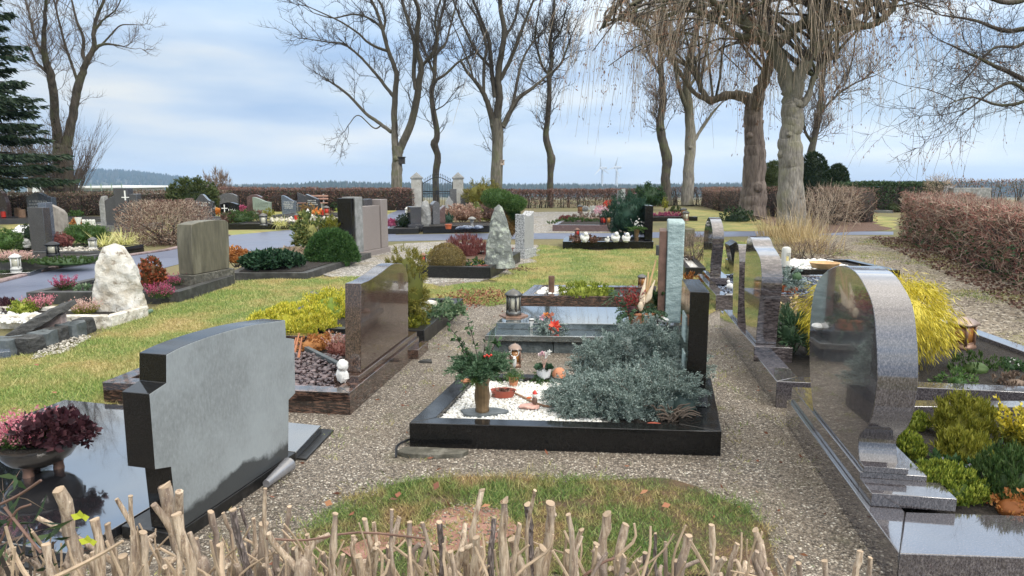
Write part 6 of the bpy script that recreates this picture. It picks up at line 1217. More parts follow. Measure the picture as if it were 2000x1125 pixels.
def tree(name, label, limbs, Y, bark_, twig_, tw=(120, 6, 4), L=(1.5, .7, .35), r=(.022, .013, .009), ntrunk=1, cat='tree', group=None, lo=.3, burl=0, up=.3, rmax=1e9):
    W_ = limbs_world(limbs, Y); c = Vector(W_[0][0][0]); t = T(name, label, cat, c, group)
    b = MB()
    for S, Rr in W_[:ntrunk]:
        Rr = Rr * (1 + .05 * np.sin(np.arange(len(Rr)) * .9 + Y) + .012 * rng.normal(size=len(Rr))); b.tube(S, Rr, 12)
        for q in range(burl): i = rng.integers(2, len(S) - 1); a = rng.random() * 6.28; b.ball(S[i] + np.array((math.cos(a), -abs(math.sin(a)), 0)) * Rr[i] * .8, Rr[i] * (.3 + .35 * rng.random()), 10, 8, .35, int(q + Y))
    b.build('trunk', M[bark_], t, ang=80)
    if len(W_) > ntrunk:
        b = MB()
        for S, Rr in W_[ntrunk:]: b.tube(S, Rr, 8)
        b.build('limbs', M[bark_], t, ang=80)
    cand = [(S, Rr) for S, Rr in W_ if True]; n1, k2, k3 = tw
    Q0 = np.stack([smooth_line(S[int(len(S) * (lo if i < ntrunk else .08)):], 16) for i, (S, Rr) in enumerate(cand)]); wts = np.array([np.linalg.norm(np.diff(q, axis=0), axis=1).sum() for q in Q0])
    idx = rng.choice(len(Q0), n1, p=wts / wts.sum()); P, D = spawn(Q0[idx], n1, .05, 1.0, .85, up)
    ends = np.stack([q[-1] for q in Q0]); ed = unit(np.stack([q[-1] - q[-3] for q in Q0])); P = np.vstack([P, ends, ends]); D = np.vstack([D, ed, unit(ed + rng.normal(size=ed.shape) * .5)]); n1 = len(P)
    b = MB(); q1, r1 = shoots(P, D, L[0] * (.4 + rng.random(n1)), np.full(n1, r[0]), 6); tubes(b, q1, r1, 4)
    P, D = spawn(q1, n1 * k2, .15, 1, .75, up * .6); q2, r2 = shoots(P, D, L[1] * (.4 + rng.random(len(P))), np.full(len(P), r[1]), 5); tubes(b, q2, r2)
    P, D = spawn(q2, len(q2) * k3, .15, 1, .8, up * .4); q3, r3 = shoots(P, D, L[2] * (.4 + rng.random(len(P))), np.full(len(P), r[2]), 4); tubes(b, q3, r3)
    b.build('twigs', M[twig_], t, smooth=False); return t, W_, q2
YG = 41.0
tree('bare_tree', 'forked bare tree with a wide crown and dark nest box left of the gate', [[(774, 410, 13), (775, 340, 11.5), (776, 305, 11), (777, 285, 13)], [(772, 290, 8), (770, 240, 7.5), (771, 195, 7), (775, 150, 6), (770, 130, 5.5), (757, 95, 4.8), (748, 60, 4.2), (735, 20, 3.6), (715, -20, 3), (700, -60, 2.2)], [(782, 290, 9.5), (805, 235, 8.5), (815, 190, 8), (818, 165, 7.5), (823, 130, 6.5), (815, 100, 6), (815, 60, 5.2), (818, 20, 4.6), (800, -30, 4), (805, -90, 3)],
 [(764, 258, 4.8), (740, 240, 4.4), (715, 222, 4), (690, 195, 3.5), (665, 173, 3), (645, 160, 2.2), (630, 150, 1.2)], [(770, 190, 4.5), (750, 165, 4), (730, 140, 3.5), (705, 112, 3), (685, 95, 2.6), (670, 85, 2.3), (640, 82, 1.8), (595, 75, 1)], [(757, 100, 3.6), (735, 92, 3.2), (715, 80, 2.8), (700, 65, 2.5), (670, 45, 2), (640, 30, 1.6), (600, 12, 1)], [(748, 60, 3.2), (740, 50, 2.8), (720, 35, 2.4), (690, 28, 2), (650, 35, 1.6), (612, 25, 1)], [(748, 62, 3), (752, 40, 3), (745, 10, 2.8), (728, -20, 2), (715, -60, 1.5)],
 [(812, 175, 5), (808, 140, 5), (810, 90, 4.4), (800, 50, 4), (790, 20, 3.4), (780, -20, 3), (770, -60, 2)], [(823, 130, 4), (840, 110, 3.5), (855, 80, 3), (850, 40, 2.5), (860, 0, 2)], [(745, 245, 2), (730, 250, 1.6), (700, 225, 1.3), (680, 245, 1)]], YG, 'bark_grey', 'twigdark', (110, 5, 4), (1.9, .9, .45), (.024, .014, .010), 1, burl=2)
tree('bare_tree', 'slender knobbly bare tree standing behind the iron gate', [[(853, 412, 7.5), (851, 345, 7), (855, 305, 7), (848, 283, 8), (854, 262, 6.5), (846, 215, 5.5), (843, 180, 5), (848, 155, 4.6), (850, 110, 4), (855, 60, 3.2), (870, 0, 2.6), (880, -60, 2)], [(848, 158, 3.6), (870, 145, 3), (895, 122, 2.6), (925, 105, 1.6)], [(850, 150, 3.4), (838, 120, 3), (825, 90, 2.5), (808, 55, 1.8)], [(852, 105, 3), (870, 85, 2.8), (880, 50, 2.4), (892, 5, 1.6)], [(851, 215, 1.6), (868, 205, 1.3), (880, 190, 1)]], 46, 'bark_dark', 'twigdark', (80, 5, 4), (1.8, .9, .45), (.028, .017, .012), 1, burl=7)
tree('bare_tree', 'bushy-crowned bare tree with a pale nest box, right of the gate', [[(970, 410, 13), (970, 340, 12.5), (972, 270, 12), (967, 232, 13)], [(962, 235, 7.5), (950, 195, 6), (940, 175, 5.2), (925, 155, 4), (912, 140, 3.4), (900, 118, 2.6)], [(970, 238, 10), (975, 185, 8.5), (973, 145, 7.5), (980, 100, 6.8), (985, 60, 6), (978, 20, 5.2), (975, -30, 4.5), (980, -90, 3.4)], [(982, 248, 7), (998, 215, 6), (1015, 190, 5), (1040, 172, 3.8), (1060, 155, 2.8), (1080, 138, 1.6)], [(967, 190, 6), (960, 135, 5), (955, 80, 4.4), (940, 40, 3.5), (922, -5, 2.6)], [(978, 155, 5), (1000, 110, 4.5), (1015, 70, 3.8), (1030, 30, 3), (1050, -20, 2)], [(945, 182, 3.8), (945, 130, 3.5), (950, 90, 3.2), (935, 40, 2.5), (912, 5, 1.8)], [(1000, 212, 4), (1010, 160, 3.5), (1020, 120, 3), (1037, 88, 2.5), (1065, 55, 1.8)], [(960, 132, 3.5), (930, 100, 3), (905, 50, 2.5), (885, 0, 1.8)], [(985, 75, 3.5), (1005, 40, 3), (1017, -15, 2.4)], [(925, 157, 2.4), (918, 130, 2), (905, 95, 1.8), (890, 60, 1.3)]], YG, 'bark_grey', 'twigdark', (130, 5, 4), (1.7, .85, .4), (.022, .014, .010), 1, burl=1)
tree('bare_tree', 'thin wavy bare tree with a swollen lower trunk, between gate and turbines', [[(1075, 408, 7), (1075, 345, 6.5), (1077, 312, 9), (1073, 295, 7.5), (1066, 265, 6.5), (1070, 230, 5.6), (1073, 180, 5), (1073, 145, 5), (1078, 120, 4.2), (1075, 80, 3.6), (1080, 40, 3), (1084, -20, 2.4)], [(1073, 148, 3.4), (1060, 130, 3), (1052, 105, 2.6), (1045, 70, 2.2), (1052, 20, 1.5)], [(1078, 142, 3), (1095, 125, 2.6), (1105, 100, 2.2), (1118, 65, 1.4)], [(1072, 155, 2), (1055, 165, 1.5), (1042, 160, 1)], [(1075, 90, 2.4), (1095, 60, 2), (1105, 20, 1.6)]], 44, 'bark_dark', 'twigdark', (90, 5, 4), (1.6, .8, .4), (.026, .016, .012), 1, burl=3)
tree('bare_tree', 'dark bent bare tree, left one of the pair behind the right hedge', [[(1301, 400, 11), (1300, 345, 10), (1303, 310, 11), (1295, 280, 10), (1289, 240, 8.5), (1295, 200, 7.5), (1292, 150, 6.5), (1290, 100, 5.6), (1300, 50, 5), (1295, 0, 4), (1300, -60, 3)], [(1292, 150, 4), (1270, 110, 3.4), (1255, 60, 2.8), (1235, 20, 2)], [(1293, 120, 3.6), (1315, 80, 3), (1330, 40, 2.4), (1325, -10, 1.8)]], 44, 'bark_dark', 'twig', (120, 6, 4), (1.9, .9, .45), (.028, .017, .012), 1, burl=3)
tree('bare_tree', 'stout pale bare tree, right one of the pair behind the right hedge', [[(1342, 400, 13), (1345, 330, 12), (1349, 280, 11.5), (1346, 220, 10), (1341, 170, 9), (1346, 120, 7.5), (1360, 60, 6), (1370, 0, 5), (1375, -60, 4)], [(1356, 275, 4), (1375, 245, 3.6), (1392, 220, 3), (1408, 202, 2)], [(1343, 215, 6), (1326, 170, 5), (1318, 120, 4.4), (1310, 60, 3.6), (1318, 0, 3)], [(1345, 130, 4.4), (1370, 100, 3.8), (1390, 60, 3), (1400, 10, 2.4)], [(1341, 180, 4), (1360, 150, 3.4), (1385, 130, 2.8), (1410, 90, 2)]], 44, 'bark_smooth', 'twig', (100, 5, 4), (1.9, .9, .45), (.022, .014, .010), 1, burl=2)
tree('bare_tree', 'thin dark bare tree showing between the weeping tree and the tall yew dome', [[(1580, 400, 9), (1583, 310, 8), (1588, 280, 7), (1600, 225, 6), (1606, 165, 5), (1612, 120, 4), (1625, 60, 3)], [(1588, 282, 4), (1572, 255, 3.4), (1568, 220, 2.6)], [(1600, 225, 3), (1630, 190, 2.6), (1665, 165, 2), (1700, 150, 1.2)]], 40, 'bark_dark', 'twig', (90, 6, 4), (1.6, .8, .4), (.026, .016, .012), 1)
# weeping trees
def weeping(label, limbs, Y, ntr, cx, span, ytop, ybot, n, bark_, centre, seed, sub=60, burl=5):
    W_ = limbs_world(limbs, Y, .5); c = Vector(W_[0][0][0]); t = T('weeping_tree', label, 'tree', c); b = MB()
    for S, Rr in W_[:ntr]:
        b.trunk(S, Rr * (1 + .04 * np.sin(np.arange(len(Rr)) * .8 + seed)), 26, seed)
        for q in range(burl): i = rng.integers(2, len(S) - 1); a = rng.random() * 6.28; b.ball(S[i] + np.array((math.cos(a), -abs(math.sin(a)), 0)) * Rr[i] * .85, Rr[i] * (.25 + .25 * rng.random()), 10, 8, .4, seed + q)
    b.build('trunk', M[bark_], t, ang=80); b = MB()
    for S, Rr in W_[ntr:]: b.tube(S, Rr * (1 + .08 * rng.normal(size=len(Rr))), 10)
    b.build('limbs', M[bark_], t, ang=80)
    # arching branches that carry the strands
    m_ = pxm(Y); rx = span * m_; Q0 = np.stack([smooth_line(S[int(len(S) * .35):], 14) for S, Rr in W_[ntr:]]); src, _ = spawn(Q0, sub, .1, 1, .7, .3)
    top = ztop(Y, ytop); base = ph(cx, 0, Y); a = rng.random(sub) * 6.283; q = np.sqrt(rng.random(sub)); end = np.column_stack([base.x + np.cos(a) * q * rx, Y + np.sin(a) * q * rx * .8, top * 1.0 - 1.3 * q ** 2 + rng.normal(size=sub) * .8])
    u = np.linspace(0, 1, 9)[None, :, None]; A = src[:, None] * (1 - u) + end[:, None] * u; A[..., 2] += (4 * u * (1 - u))[..., 0] * (.6 + .8 * rng.random(sub))[:, None]; A += np.cumsum(rng.normal(size=A.shape) * .07, 1)
    b = MB(); tubes(b, A, np.linspace(.06, .018, 9)[None] * np.ones((sub, 1)), 5); b.build('branches', M['bark_dark'], t, smooth=False)
    P, D = spawn(np.concatenate([A, A, Q0[:, :9]]), n, .15, 1, .9, 0); m = 12; uu = np.linspace(0, 1, m); ez = ztop(Y, ybot) + (ztop(Y, ybot - 170) - ztop(Y, ybot)) * rng.random(n) ** .8; Ls = np.clip(P[:, 2] - ez, .5, 6.0) * (.35 + .65 * rng.random(n))
    out = unit(np.column_stack([P[:, 0] - base.x, P[:, 1] - Y, np.zeros(n)])) * .65 + np.column_stack([rng.normal(size=(n, 2)) * .55, np.zeros(n)])
    S = P[:, None] + out[:, None] * (Ls[:, None] * .55 * np.sqrt(uu)[None])[..., None]; S[..., 2] -= Ls[:, None] * uu[None] ** 1.6; S[..., 2] += (Ls * .12)[:, None] * np.sin(uu * math.pi)[None]; S += np.cumsum(rng.normal(size=S.shape) * .022, 1)
    b = MB(); tubes(b, S, np.linspace(.009, .005, m)[None] * (.7 + .6 * rng.random((n, 1)))); P2, D2 = spawn(S, n * 4, .2, 1, .7, -.5); s2, r2 = shoots(P2, D2, .25 + .4 * rng.random(len(P2)), np.full(len(P2), .0065), 5, .12, 0, .5); tubes(b, s2, r2); b.build('hanging_twigs', M['twigpale'], t, smooth=False)
    k = int(n * 11); cl = np.array([mnoise.noise(Vector(p * .6)) for p in S[:, m // 2]]); pr = np.clip(cl + .12, 0.02, 1) ** 1.3; ii = rng.choice(n, k, p=pr / pr.sum()); jj = rng.integers(4, m, k); Pl = S[ii, jj] + rng.normal(size=(k, 3)) * .06; b = MB(); b.leaves(Pl, rng.normal(size=(k, 3)) * .5 + (0, 0, -1), .12 * (.5 + rng.random(k)), .04); b.build('withered_catkins', M['seedhead'], t, smooth=False)
    return t
weeping('big weeping tree with a grey ribbed trunk and long hanging twigs, standing in dry grass', [[(1546, 442, 33), (1545, 415, 28), (1545, 360, 26), (1544, 300, 24), (1542, 268, 22), (1548, 240, 21), (1547, 218, 23), (1546, 200, 17), (1546, 192, 6)], [(1545, 236, 19), (1544, 200, 19), (1540, 165, 18), (1520, 112, 16), (1497, 80, 14.5), (1470, 58, 13), (1448, 40, 12), (1430, 5, 10), (1420, -50, 8)], [(1546, 228, 18), (1552, 190, 17), (1560, 150, 15), (1580, 115, 12), (1592, 75, 10), (1585, 35, 9), (1600, -20, 7)], [(1520, 85, 13), (1560, 50, 13), (1600, 36, 12), (1640, 30, 10), (1685, 18, 8), (1700, -20, 7)], [(1585, 110, 10), (1620, 75, 9), (1660, 55, 9), (1705, 48, 8), (1740, 20, 7), (1755, -15, 6)], [(1480, 66, 9), (1440, 70, 7), (1400, 40, 6), (1350, 20, 5), (1300, 30, 4)], [(1545, 215, 9), (1575, 195, 8), (1590, 150, 6), (1612, 120, 5), (1640, 110, 4)], [(1455, 48, 8), (1420, 25, 7), (1370, -10, 6), (1300, -20, 4), (1230, 10, 3)]], 25.4, 1, 1490, 340, -45, 318, 420, 'bark_smooth', None, 3, 90)
weeping('dark furrowed weeping tree with a horizontal crooked limb, left of the ribbed trunk', [[(1468, 432, 33), (1470, 405, 27), (1472, 370, 25), (1475, 320, 22), (1474, 280, 21), (1471, 240, 18), (1472, 212, 19), (1474, 200, 17), (1474, 194, 7)], [(1472, 225, 16), (1477, 192, 16), (1490, 160, 14), (1501, 130, 12), (1508, 100, 10), (1490, 60, 8), (1480, 10, 6)], [(1468, 198, 14), (1442, 186, 12), (1412, 188, 10), (1386, 196, 8), (1370, 175, 7), (1358, 140, 6), (1340, 110, 5)], [(1386, 196, 6), (1355, 180, 5), (1320, 130, 5), (1290, 90, 4), (1260, 45, 4), (1215, 40, 3)], [(1358, 140, 5), (1300, 100, 4), (1240, 45, 4), (1190, 40, 3), (1170, 60, 2)]], 30.0, 1, 1330, 180, -30, 330, 230, 'bark_brown', None, 9, 50)
# right edge tree reaching into the picture
tR, W_, q2 = tree('bare_tree', 'bare tree at the upper right corner with drooping branches', [[(2230, 620, 60), (2220, 300, 45), (2210, 100, 40), (2200, -150, 30)], [(2215, 150, 20), (2120, 180, 14), (2040, 175, 8), (1990, 150, 6), (1945, 130, 4.5), (1900, 108, 3), (1850, 85, 2)], [(2210, 60, 18), (2110, 60, 10), (2020, 55, 7), (1960, 60, 5), (1905, 40, 3.5), (1840, 30, 2)], [(2212, 200, 16), (2100, 230, 8), (2030, 200, 6), (1985, 165, 4), (1950, 170, 3), (1890, 215, 2)], [(2205, -20, 16), (2080, -30, 9), (1980, 5, 6), (1910, -10, 4), (1850, -5, 2)], [(2040, 176, 5), (1995, 200, 4), (1950, 205, 3), (1900, 190, 2), (1860, 200, 1.5)], [(2030, 56, 5), (1990, 90, 4), (1940, 95, 3), (1890, 150, 2)]], 15.0, 'bark_dark', 'twigdark', (64, 6, 3), (1.1, .7, .35), (.010, .006, .0045), 1, up=-.1)
P, D = spawn(q2, 260, .3, 1, .6, -.6); s2, r2 = shoots(P, D, .5 + .7 * rng.random(260), np.full(260, .005), 7, .1, 0, .5); b = MB(); tubes(b, s2, r2); P, D = spawn(s2, 700, .2, 1, .6, -1); b.build('hanging_twigs', M['twig'], tR, smooth=False); b = MB(); b.leaves(P, D, .06 * (.6 + rng.random(700)), .02); b.build('withered_leaves', M['seedhead'], tR, smooth=False)
# left tree with suckers
tL, W_, q2 = tree('bare_tree', 'old bare tree with a thick gnarled forked trunk at the left', [[(125, 420, 27), (125, 385, 24), (124, 340, 20), (122, 300, 18), (120, 278, 17)], [(114, 285, 11), (107, 220, 9.5), (105, 180, 9), (98, 145, 8.5), (88, 110, 6.5), (85, 75, 5), (88, 40, 4), (90, -10, 3)], [(130, 285, 12), (140, 235, 10), (147, 200, 9), (152, 170, 9.5), (160, 145, 8), (170, 120, 6.8), (183, 92, 5.5), (183, 60, 4.4), (190, 30, 3.8), (205, -5, 3), (215, -50, 2)], [(176, 108, 5), (190, 92, 4), (205, 86, 3), (228, 88, 1.8), (245, 92, 1)], [(170, 125, 4.4), (162, 105, 4), (163, 75, 3.4), (150, 40, 2.6), (140, 0, 2)], [(151, 158, 3.6), (140, 125, 3.2), (128, 90, 2.8), (115, 40, 2.2), (103, -10, 1.6)], [(200, 86, 2.4), (215, 70, 2), (235, 50, 1.6), (262, 48, 1)], [(98, 148, 4), (80, 130, 3.4), (70, 120, 2.6), (60, 95, 2)], [(88, 112, 3.6), (70, 80, 3), (60, 40, 2.4), (50, 0, 1.6)], [(183, 62, 2.6), (200, 40, 2), (225, 20, 1.5), (240, -10, 1)]], 33.0, 'bark_dark', 'twig', (110, 5, 4), (1.4, .7, .35), (.019, .011, .008), 1, burl=7)
n_ = 190; a = rng.random(n_) * 6.28; P = np.column_stack([W_[0][0][0][0] + np.cos(a) * .5, 33 + np.sin(a) * .5, 1.0 * rng.random(n_) + .4]); D = np.column_stack([np.cos(a) * (.3 + .5 * rng.random(n_)), np.sin(a) * .4, np.ones(n_)]); s1, r1 = shoots(P, D, 1.2 + 2.6 * rng.random(n_), np.full(n_, .013), 7, .05, .1); b = MB(); tubes(b, s1, r1); P, D = spawn(s1, n_ * 7, .2, 1, .5, .3); s2, r2 = shoots(P, D, .3 + .5 * rng.random(len(P)), np.full(len(P), .008), 4, .08); tubes(b, s2, r2); b.build('suckers', M['twig'], tL, smooth=False)
for px, w_, lab in ((24, 3.4, 'small bare tree under the spruce branches at the left edge'), (58, 4.0, 'second small bare tree under the spruce, left of the gnarled trunk'), (2, 3, 'young bare tree at the very left edge behind the hedge')):
    tree('bare_tree', lab, [[(px, 415, w_), (px + 1, 360, w_ * .9), (px - 1, 320, w_ * .7), (px + 2, 280, w_ * .4)], [(px, 370, w_ * .6), (px - 15, 345, 1.4), (px - 24, 320, .8)], [(px + 1, 360, w_ * .6), (px + 16, 340, 1.4), (px + 24, 310, .8)]], 42, 'bark_smooth', 'twig', (24, 5, 3), (1.3, .6, .3), (.02, .012, .009), 1)
# spruce
def spruce(label, px, Y, ybot, rpx, top_h, tiers=26):
    c = ph(px, ybot, Y); zb = c.z; c.z = 0; R0 = rpx * pxm(Y); t = T('spruce', label, 'tree', c); MB().tube([c, c + Vector((0, 0, top_h * .5)), c + Vector((0, 0, top_h))], [.24, .16, .02], 10).build('trunk', M['bark_brown'], t); b = MB(); s = MB()
    for i in range(tiers):
        q = i / tiers; z = zb + .3 + (top_h - zb - .3) * q; R_ = R0 * (1 - q) ** .8 * (.85 + .3 * rng.random())
        for j in range(13 if q < .7 else 8):
            a = j * 6.283 / 13 + rng.random() * .5; d = np.array((math.cos(a), math.sin(a), 0)); L = R_ * (.75 + .35 * rng.random()); u = np.linspace(0, 1, 9)[:, None]; P = np.array((c.x, c.y, z)) + d * L * u; P[:, 2] += L * (-.16 * u[:, 0] - .25 * u[:, 0] * (1 - u[:, 0]) * 0 + .10 * u[:, 0] ** 3) - .10 * L; s.tube(P, np.linspace(.03, .006, 9), 4, cap=False)
            k = 200; w_ = .12 + .88 * rng.random(k); B = np.array((c.x, c.y, z - .10 * L)) + d * (L * w_)[:, None]; B[:, 2] += L * (-.16 * w_ + .10 * w_ ** 3); sd_ = np.array((-d[1], d[0], 0)) * np.where(rng.random(k) < .5, 1, -1)[:, None]; lat = rng.random(k) * .34 * (1.15 - w_) * L; B = B + sd_ * lat[:, None]; B[:, 2] -= lat * .35
            b.leaves(B, d * .8 + sd_ * .6 + np.array((0, 0, -.45)) + rng.normal(size=(k, 3)) * .25, .30 * (.6 + .6 * rng.random(k)), .08)
    s.build('branches', M['bark_dark'], t, smooth=False); b.build('needles', M['spruce'], t, smooth=False); return t
spruce('dark spruce with drooping branch tiers at the upper left corner', -75, 27.0, 335, 178, 15.5)
# ================================================================ hedges
def hedge(name, label, line, h, wid, tw, lv, core, seed, taper=0, cat='hedge', stems=0, hj=.05, sidebias=None):
    """line: ground points (x,y) of the hedge's middle; twigs and leaves on a bumpy box"""
    L_p = [Vector((p[0], p[1], 0)) for p in line]; t = T(name, label, cat, L_p[0].lerp(L_p[-1], .5)); seg = [(L_p[i], L_p[i + 1]) for i in range(len(L_p) - 1)]; ln = np.array([(q - p).length for p, q in seg]); hs = h if isinstance(h, (list, tuple)) else (h, h)
    def pts(n, deep):
        i = rng.choice(len(seg), n, p=ln / ln.sum()); u = rng.random(n); A = np.array([seg[k][0] for k in i]); B = np.array([seg[k][1] for k in i]); d = unit(B - A); sd_ = np.stack([-d[:, 1], d[:, 0], 0 * u], 1); C = A + (B - A) * u[:, None]
        s = (np.concatenate([[0], np.cumsum(ln)[:-1]])[i] + u * ln[i]) / ln.sum(); hh = hs[0] + (hs[1] - hs[0]) * s
        face = rng.random(n); per = 2 * hh.mean() + wid; on_top = face < wid / per; sg = np.where(rng.random(n) < .5, 1.0, -1.0); lat = np.where(on_top, (rng.random(n) * 2 - 1) * wid / 2, sg * wid / 2); z = np.where(on_top, hh, hh * rng.random(n) ** .85)
        bump = np.array([mnoise.noise(Vector((p[0] * 1.3 + seed, p[1] * 1.3, zz * 2))) for p, zz in zip(C[:, :2], z)]); dp = deep * rng.random(n) ** 1.5
        lat = lat * (1 + .12 * bump) * np.where(on_top, 1, 1 - dp / wid * 1.6); z = z * (1 + hj * bump) - np.where(on_top, dp, 0); N_ = np.where(on_top[:, None], np.array((0, 0, 1.0)), sd_ * sg[:, None]); P = C + sd_ * lat[:, None]; P[:, 2] = np.maximum(z, .02)
        return P, N_, d
    # end caps
    def caps(P, N_, k):
        for e, o in ((L_p[0], L_p[1]), (L_p[-1], L_p[-2])):
            d = (e - o).normalized(); sd_ = Vector((-d.y, d.x, 0)); a = (rng.random(k) * 2 - 1) * wid / 2; z = rng.random(k) * (hs[0] if e is L_p[0] else hs[1]); Q = np.array(e) + np.array(d) * (rng.random(k) * .12)[:, None] + np.array(sd_) * a[:, None]; Q[:, 2] = z; P = np.vstack([P, Q]); N_ = np.vstack([N_, np.tile(np.array(d), (k, 1))])
        return P, N_
    for (mm, n, L, W, out, nm) in tw:
        P, N_, d = pts(n, .28); P, N_ = caps(P, N_, int(n * wid / ln.sum() * .4) + 2); b = MB(); D = unit(N_ * out + rng.normal(size=P.shape) * .6 + (0, 0, .35)); Ls = L * (.4 + rng.random(len(P))); b.leaves(P - D * (Ls * .5)[:, None], D, Ls, W, fold=.1); b.build(nm, M[mm], t, smooth=False)
    for (mm, n, L, W, zlo, zhi) in lv:
        P, N_, d = pts(n, .22); hm = max(hs); k = (P[:, 2] >= zlo * hm) & (P[:, 2] <= zhi * hm * 1.1); P, N_ = P[k], N_[k]; P, N_ = caps(P, N_, int(len(P) * wid / ln.sum() * .4) + 2); b = MB(); b.leaves(P, N_ * .6 + rng.normal(size=P.shape) * .7, L * (.6 + .7 * rng.random(len(P))), W); b.build('leaves', M[mm], t, smooth=False)
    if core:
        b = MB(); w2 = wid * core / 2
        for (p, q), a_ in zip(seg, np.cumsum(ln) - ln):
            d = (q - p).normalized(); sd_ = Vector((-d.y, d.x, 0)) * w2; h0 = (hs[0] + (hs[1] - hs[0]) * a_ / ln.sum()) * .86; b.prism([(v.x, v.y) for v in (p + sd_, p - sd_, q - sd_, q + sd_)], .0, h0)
        b.build('hedge_core', M['corehedge'], t, smooth=False)  # added solid dark box fills the hedge and blocks the view through
    if stems:
        b = MB(); i = rng.choice(len(seg), stems, p=ln / ln.sum())
        for k in i:
            p = seg[k][0].lerp(seg[k][1], rng.random()); x, y = p.x + rng.normal() * wid * .2, p.y + rng.normal() * wid * .2; b.tube(smooth_line([(x, y, -.02), (x + rng.normal() * .06, y, hs[0] * .5), (x + rng.normal() * .2, y + rng.normal() * .1, hs[0] * .97)], 6), np.linspace(.035, .012, 6), 5)
        b.build('stems', M['bark_dark'], t, smooth=False)
    return t
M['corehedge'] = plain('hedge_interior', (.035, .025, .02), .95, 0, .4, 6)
G = lambda px, py, k=0: (at(px, py).x, at(px, py).y + k)
YH = 39.5
def along(Y0, x0, Y1, x1): return [(x0, Y0), (x1, Y1)]
X_ = lambda px, Y: ph(px, 390, Y).x
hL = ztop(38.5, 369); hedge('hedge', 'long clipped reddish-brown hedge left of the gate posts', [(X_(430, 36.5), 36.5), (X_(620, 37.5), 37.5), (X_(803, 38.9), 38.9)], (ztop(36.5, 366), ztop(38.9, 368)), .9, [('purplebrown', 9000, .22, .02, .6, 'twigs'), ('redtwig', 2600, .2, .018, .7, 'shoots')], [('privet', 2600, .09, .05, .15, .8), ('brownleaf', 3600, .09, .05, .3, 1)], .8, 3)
hedge('hedge', 'clipped brown hedge at the far left behind the blue-grey headstone', [(X_(-60, 31), 31), (X_(160, 32.5), 32.5), (X_(300, 34), 34), (X_(445, 36.3), 36.3)], (ztop(31, 377), ztop(36, 371)), .9, [('browntwig', 8000, .2, .02, .6, 'twigs'), ('beigetwig', 2600, .18, .018, .7, 'shoots')], [('privet', 2600, .09, .05, .05, .95), ('purplebrown', 2600, .09, .05, .2, 1)], .8, 5)
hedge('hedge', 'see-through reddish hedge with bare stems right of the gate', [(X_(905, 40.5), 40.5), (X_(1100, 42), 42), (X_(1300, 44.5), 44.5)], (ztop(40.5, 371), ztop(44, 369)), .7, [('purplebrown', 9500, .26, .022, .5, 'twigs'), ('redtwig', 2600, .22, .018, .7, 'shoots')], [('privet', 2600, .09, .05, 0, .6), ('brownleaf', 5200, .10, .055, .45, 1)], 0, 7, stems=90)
hedge('hedge', 'gappy dark hedge letting the fields show through behind the paired trees', [(X_(1290, 45.5), 45.5), (X_(1395, 46.5), 46.5)], (ztop(45.5, 366), ztop(46, 366)), .6, [('purplebrown', 1900, .24, .018, .5, 'twigs')], [('brownleaf', 420, .09, .05, .4, 1), ('privet', 500, .09, .05, 0, .7)], 0, 8, stems=60)
hedge('hedge', 'clipped brown hedge behind the two weeping trees', [G(1385, 402), G(1420, 412), G(1500, 421), G(1600, 428), G(1690, 434)], (ztop(46, 366), ztop(28, 366)), 1.1, [('browntwig', 6500, .2, .018, .6, 'twigs'), ('redtwig', 2600, .18, .014, .7, 'shoots')], [('purplebrown', 2600, .08, .045, .2, 1), ('privet', 1000, .08, .045, 0, .5)], .75, 9, stems=30)
hedge('hedge', 'evergreen hedge at the back behind the boulder-shaped headstone', [(X_(1640, 36), 36), (X_(1740, 36.5), 36.5), (X_(1830, 37), 37)], ztop(36, 357), 1.2, [('browntwig', 700, .16, .018, .6, 'twigs')], [('privet', 6500, .13, .07, 0, 1), ('holly', 2600, .12, .07, .4, 1)], .9, 10)
rA, rB = at(1748, 466), at(2000, 566); d = Vector((rB.x - rA.x, rB.y - rA.y, 0)).normalized(); off = Vector((-d.y, d.x, 0)) * .75
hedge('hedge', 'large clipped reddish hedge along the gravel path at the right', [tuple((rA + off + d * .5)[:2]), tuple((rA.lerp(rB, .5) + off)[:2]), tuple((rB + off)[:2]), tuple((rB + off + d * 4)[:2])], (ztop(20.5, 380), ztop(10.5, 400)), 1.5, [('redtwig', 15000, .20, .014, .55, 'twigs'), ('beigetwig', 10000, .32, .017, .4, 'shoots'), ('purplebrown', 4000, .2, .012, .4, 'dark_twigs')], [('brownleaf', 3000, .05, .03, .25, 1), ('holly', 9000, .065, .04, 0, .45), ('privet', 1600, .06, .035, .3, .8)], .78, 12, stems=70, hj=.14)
for k in (0, 1): pass
b = MB(); P = rand_in([tuple((rA + d * q - off * s)[:2]) for q, s in ((-.5, -.2), (12, -.2), (12, .9), (-.5, .9))], 2600); b.leaves(np.column_stack([P, np.full(len(P), .01)]), rng.normal(size=(len(P), 3)) * (1, 1, .35), .06, .04); kind(b.build('fallen_hedge_leaves', M['brownleaf'], smooth=False), 'stuff')
hedge('hedge', 'low scraggly brown hedge on the horizon at the far right', [(X_(1850, 34), 34), (X_(2080, 34), 34)], ztop(34, 350), .6, [('browntwig', 1500, .2, .02, .6, 'twigs'), ('redtwig', 500, .2, .018, .7, 'shoots')], [('brownleaf', 500, .09, .05, .2, 1), ('bronzeconifer', 260, .12, .06, .5, 1)], 0, 13, stems=30)
twig_shrub('bare_shrub', 'bare twiggy rounded bush at the right end of the brown hedge, by the leaf litter', Vector(G(1640, 440, .6) + (0,)), (.95, .7, ztop(27, 365)), 'beigetwig', 2200, .28, .012, 61, (260, .07, .04, 'brownleaf'), stems=26, boxy=True)
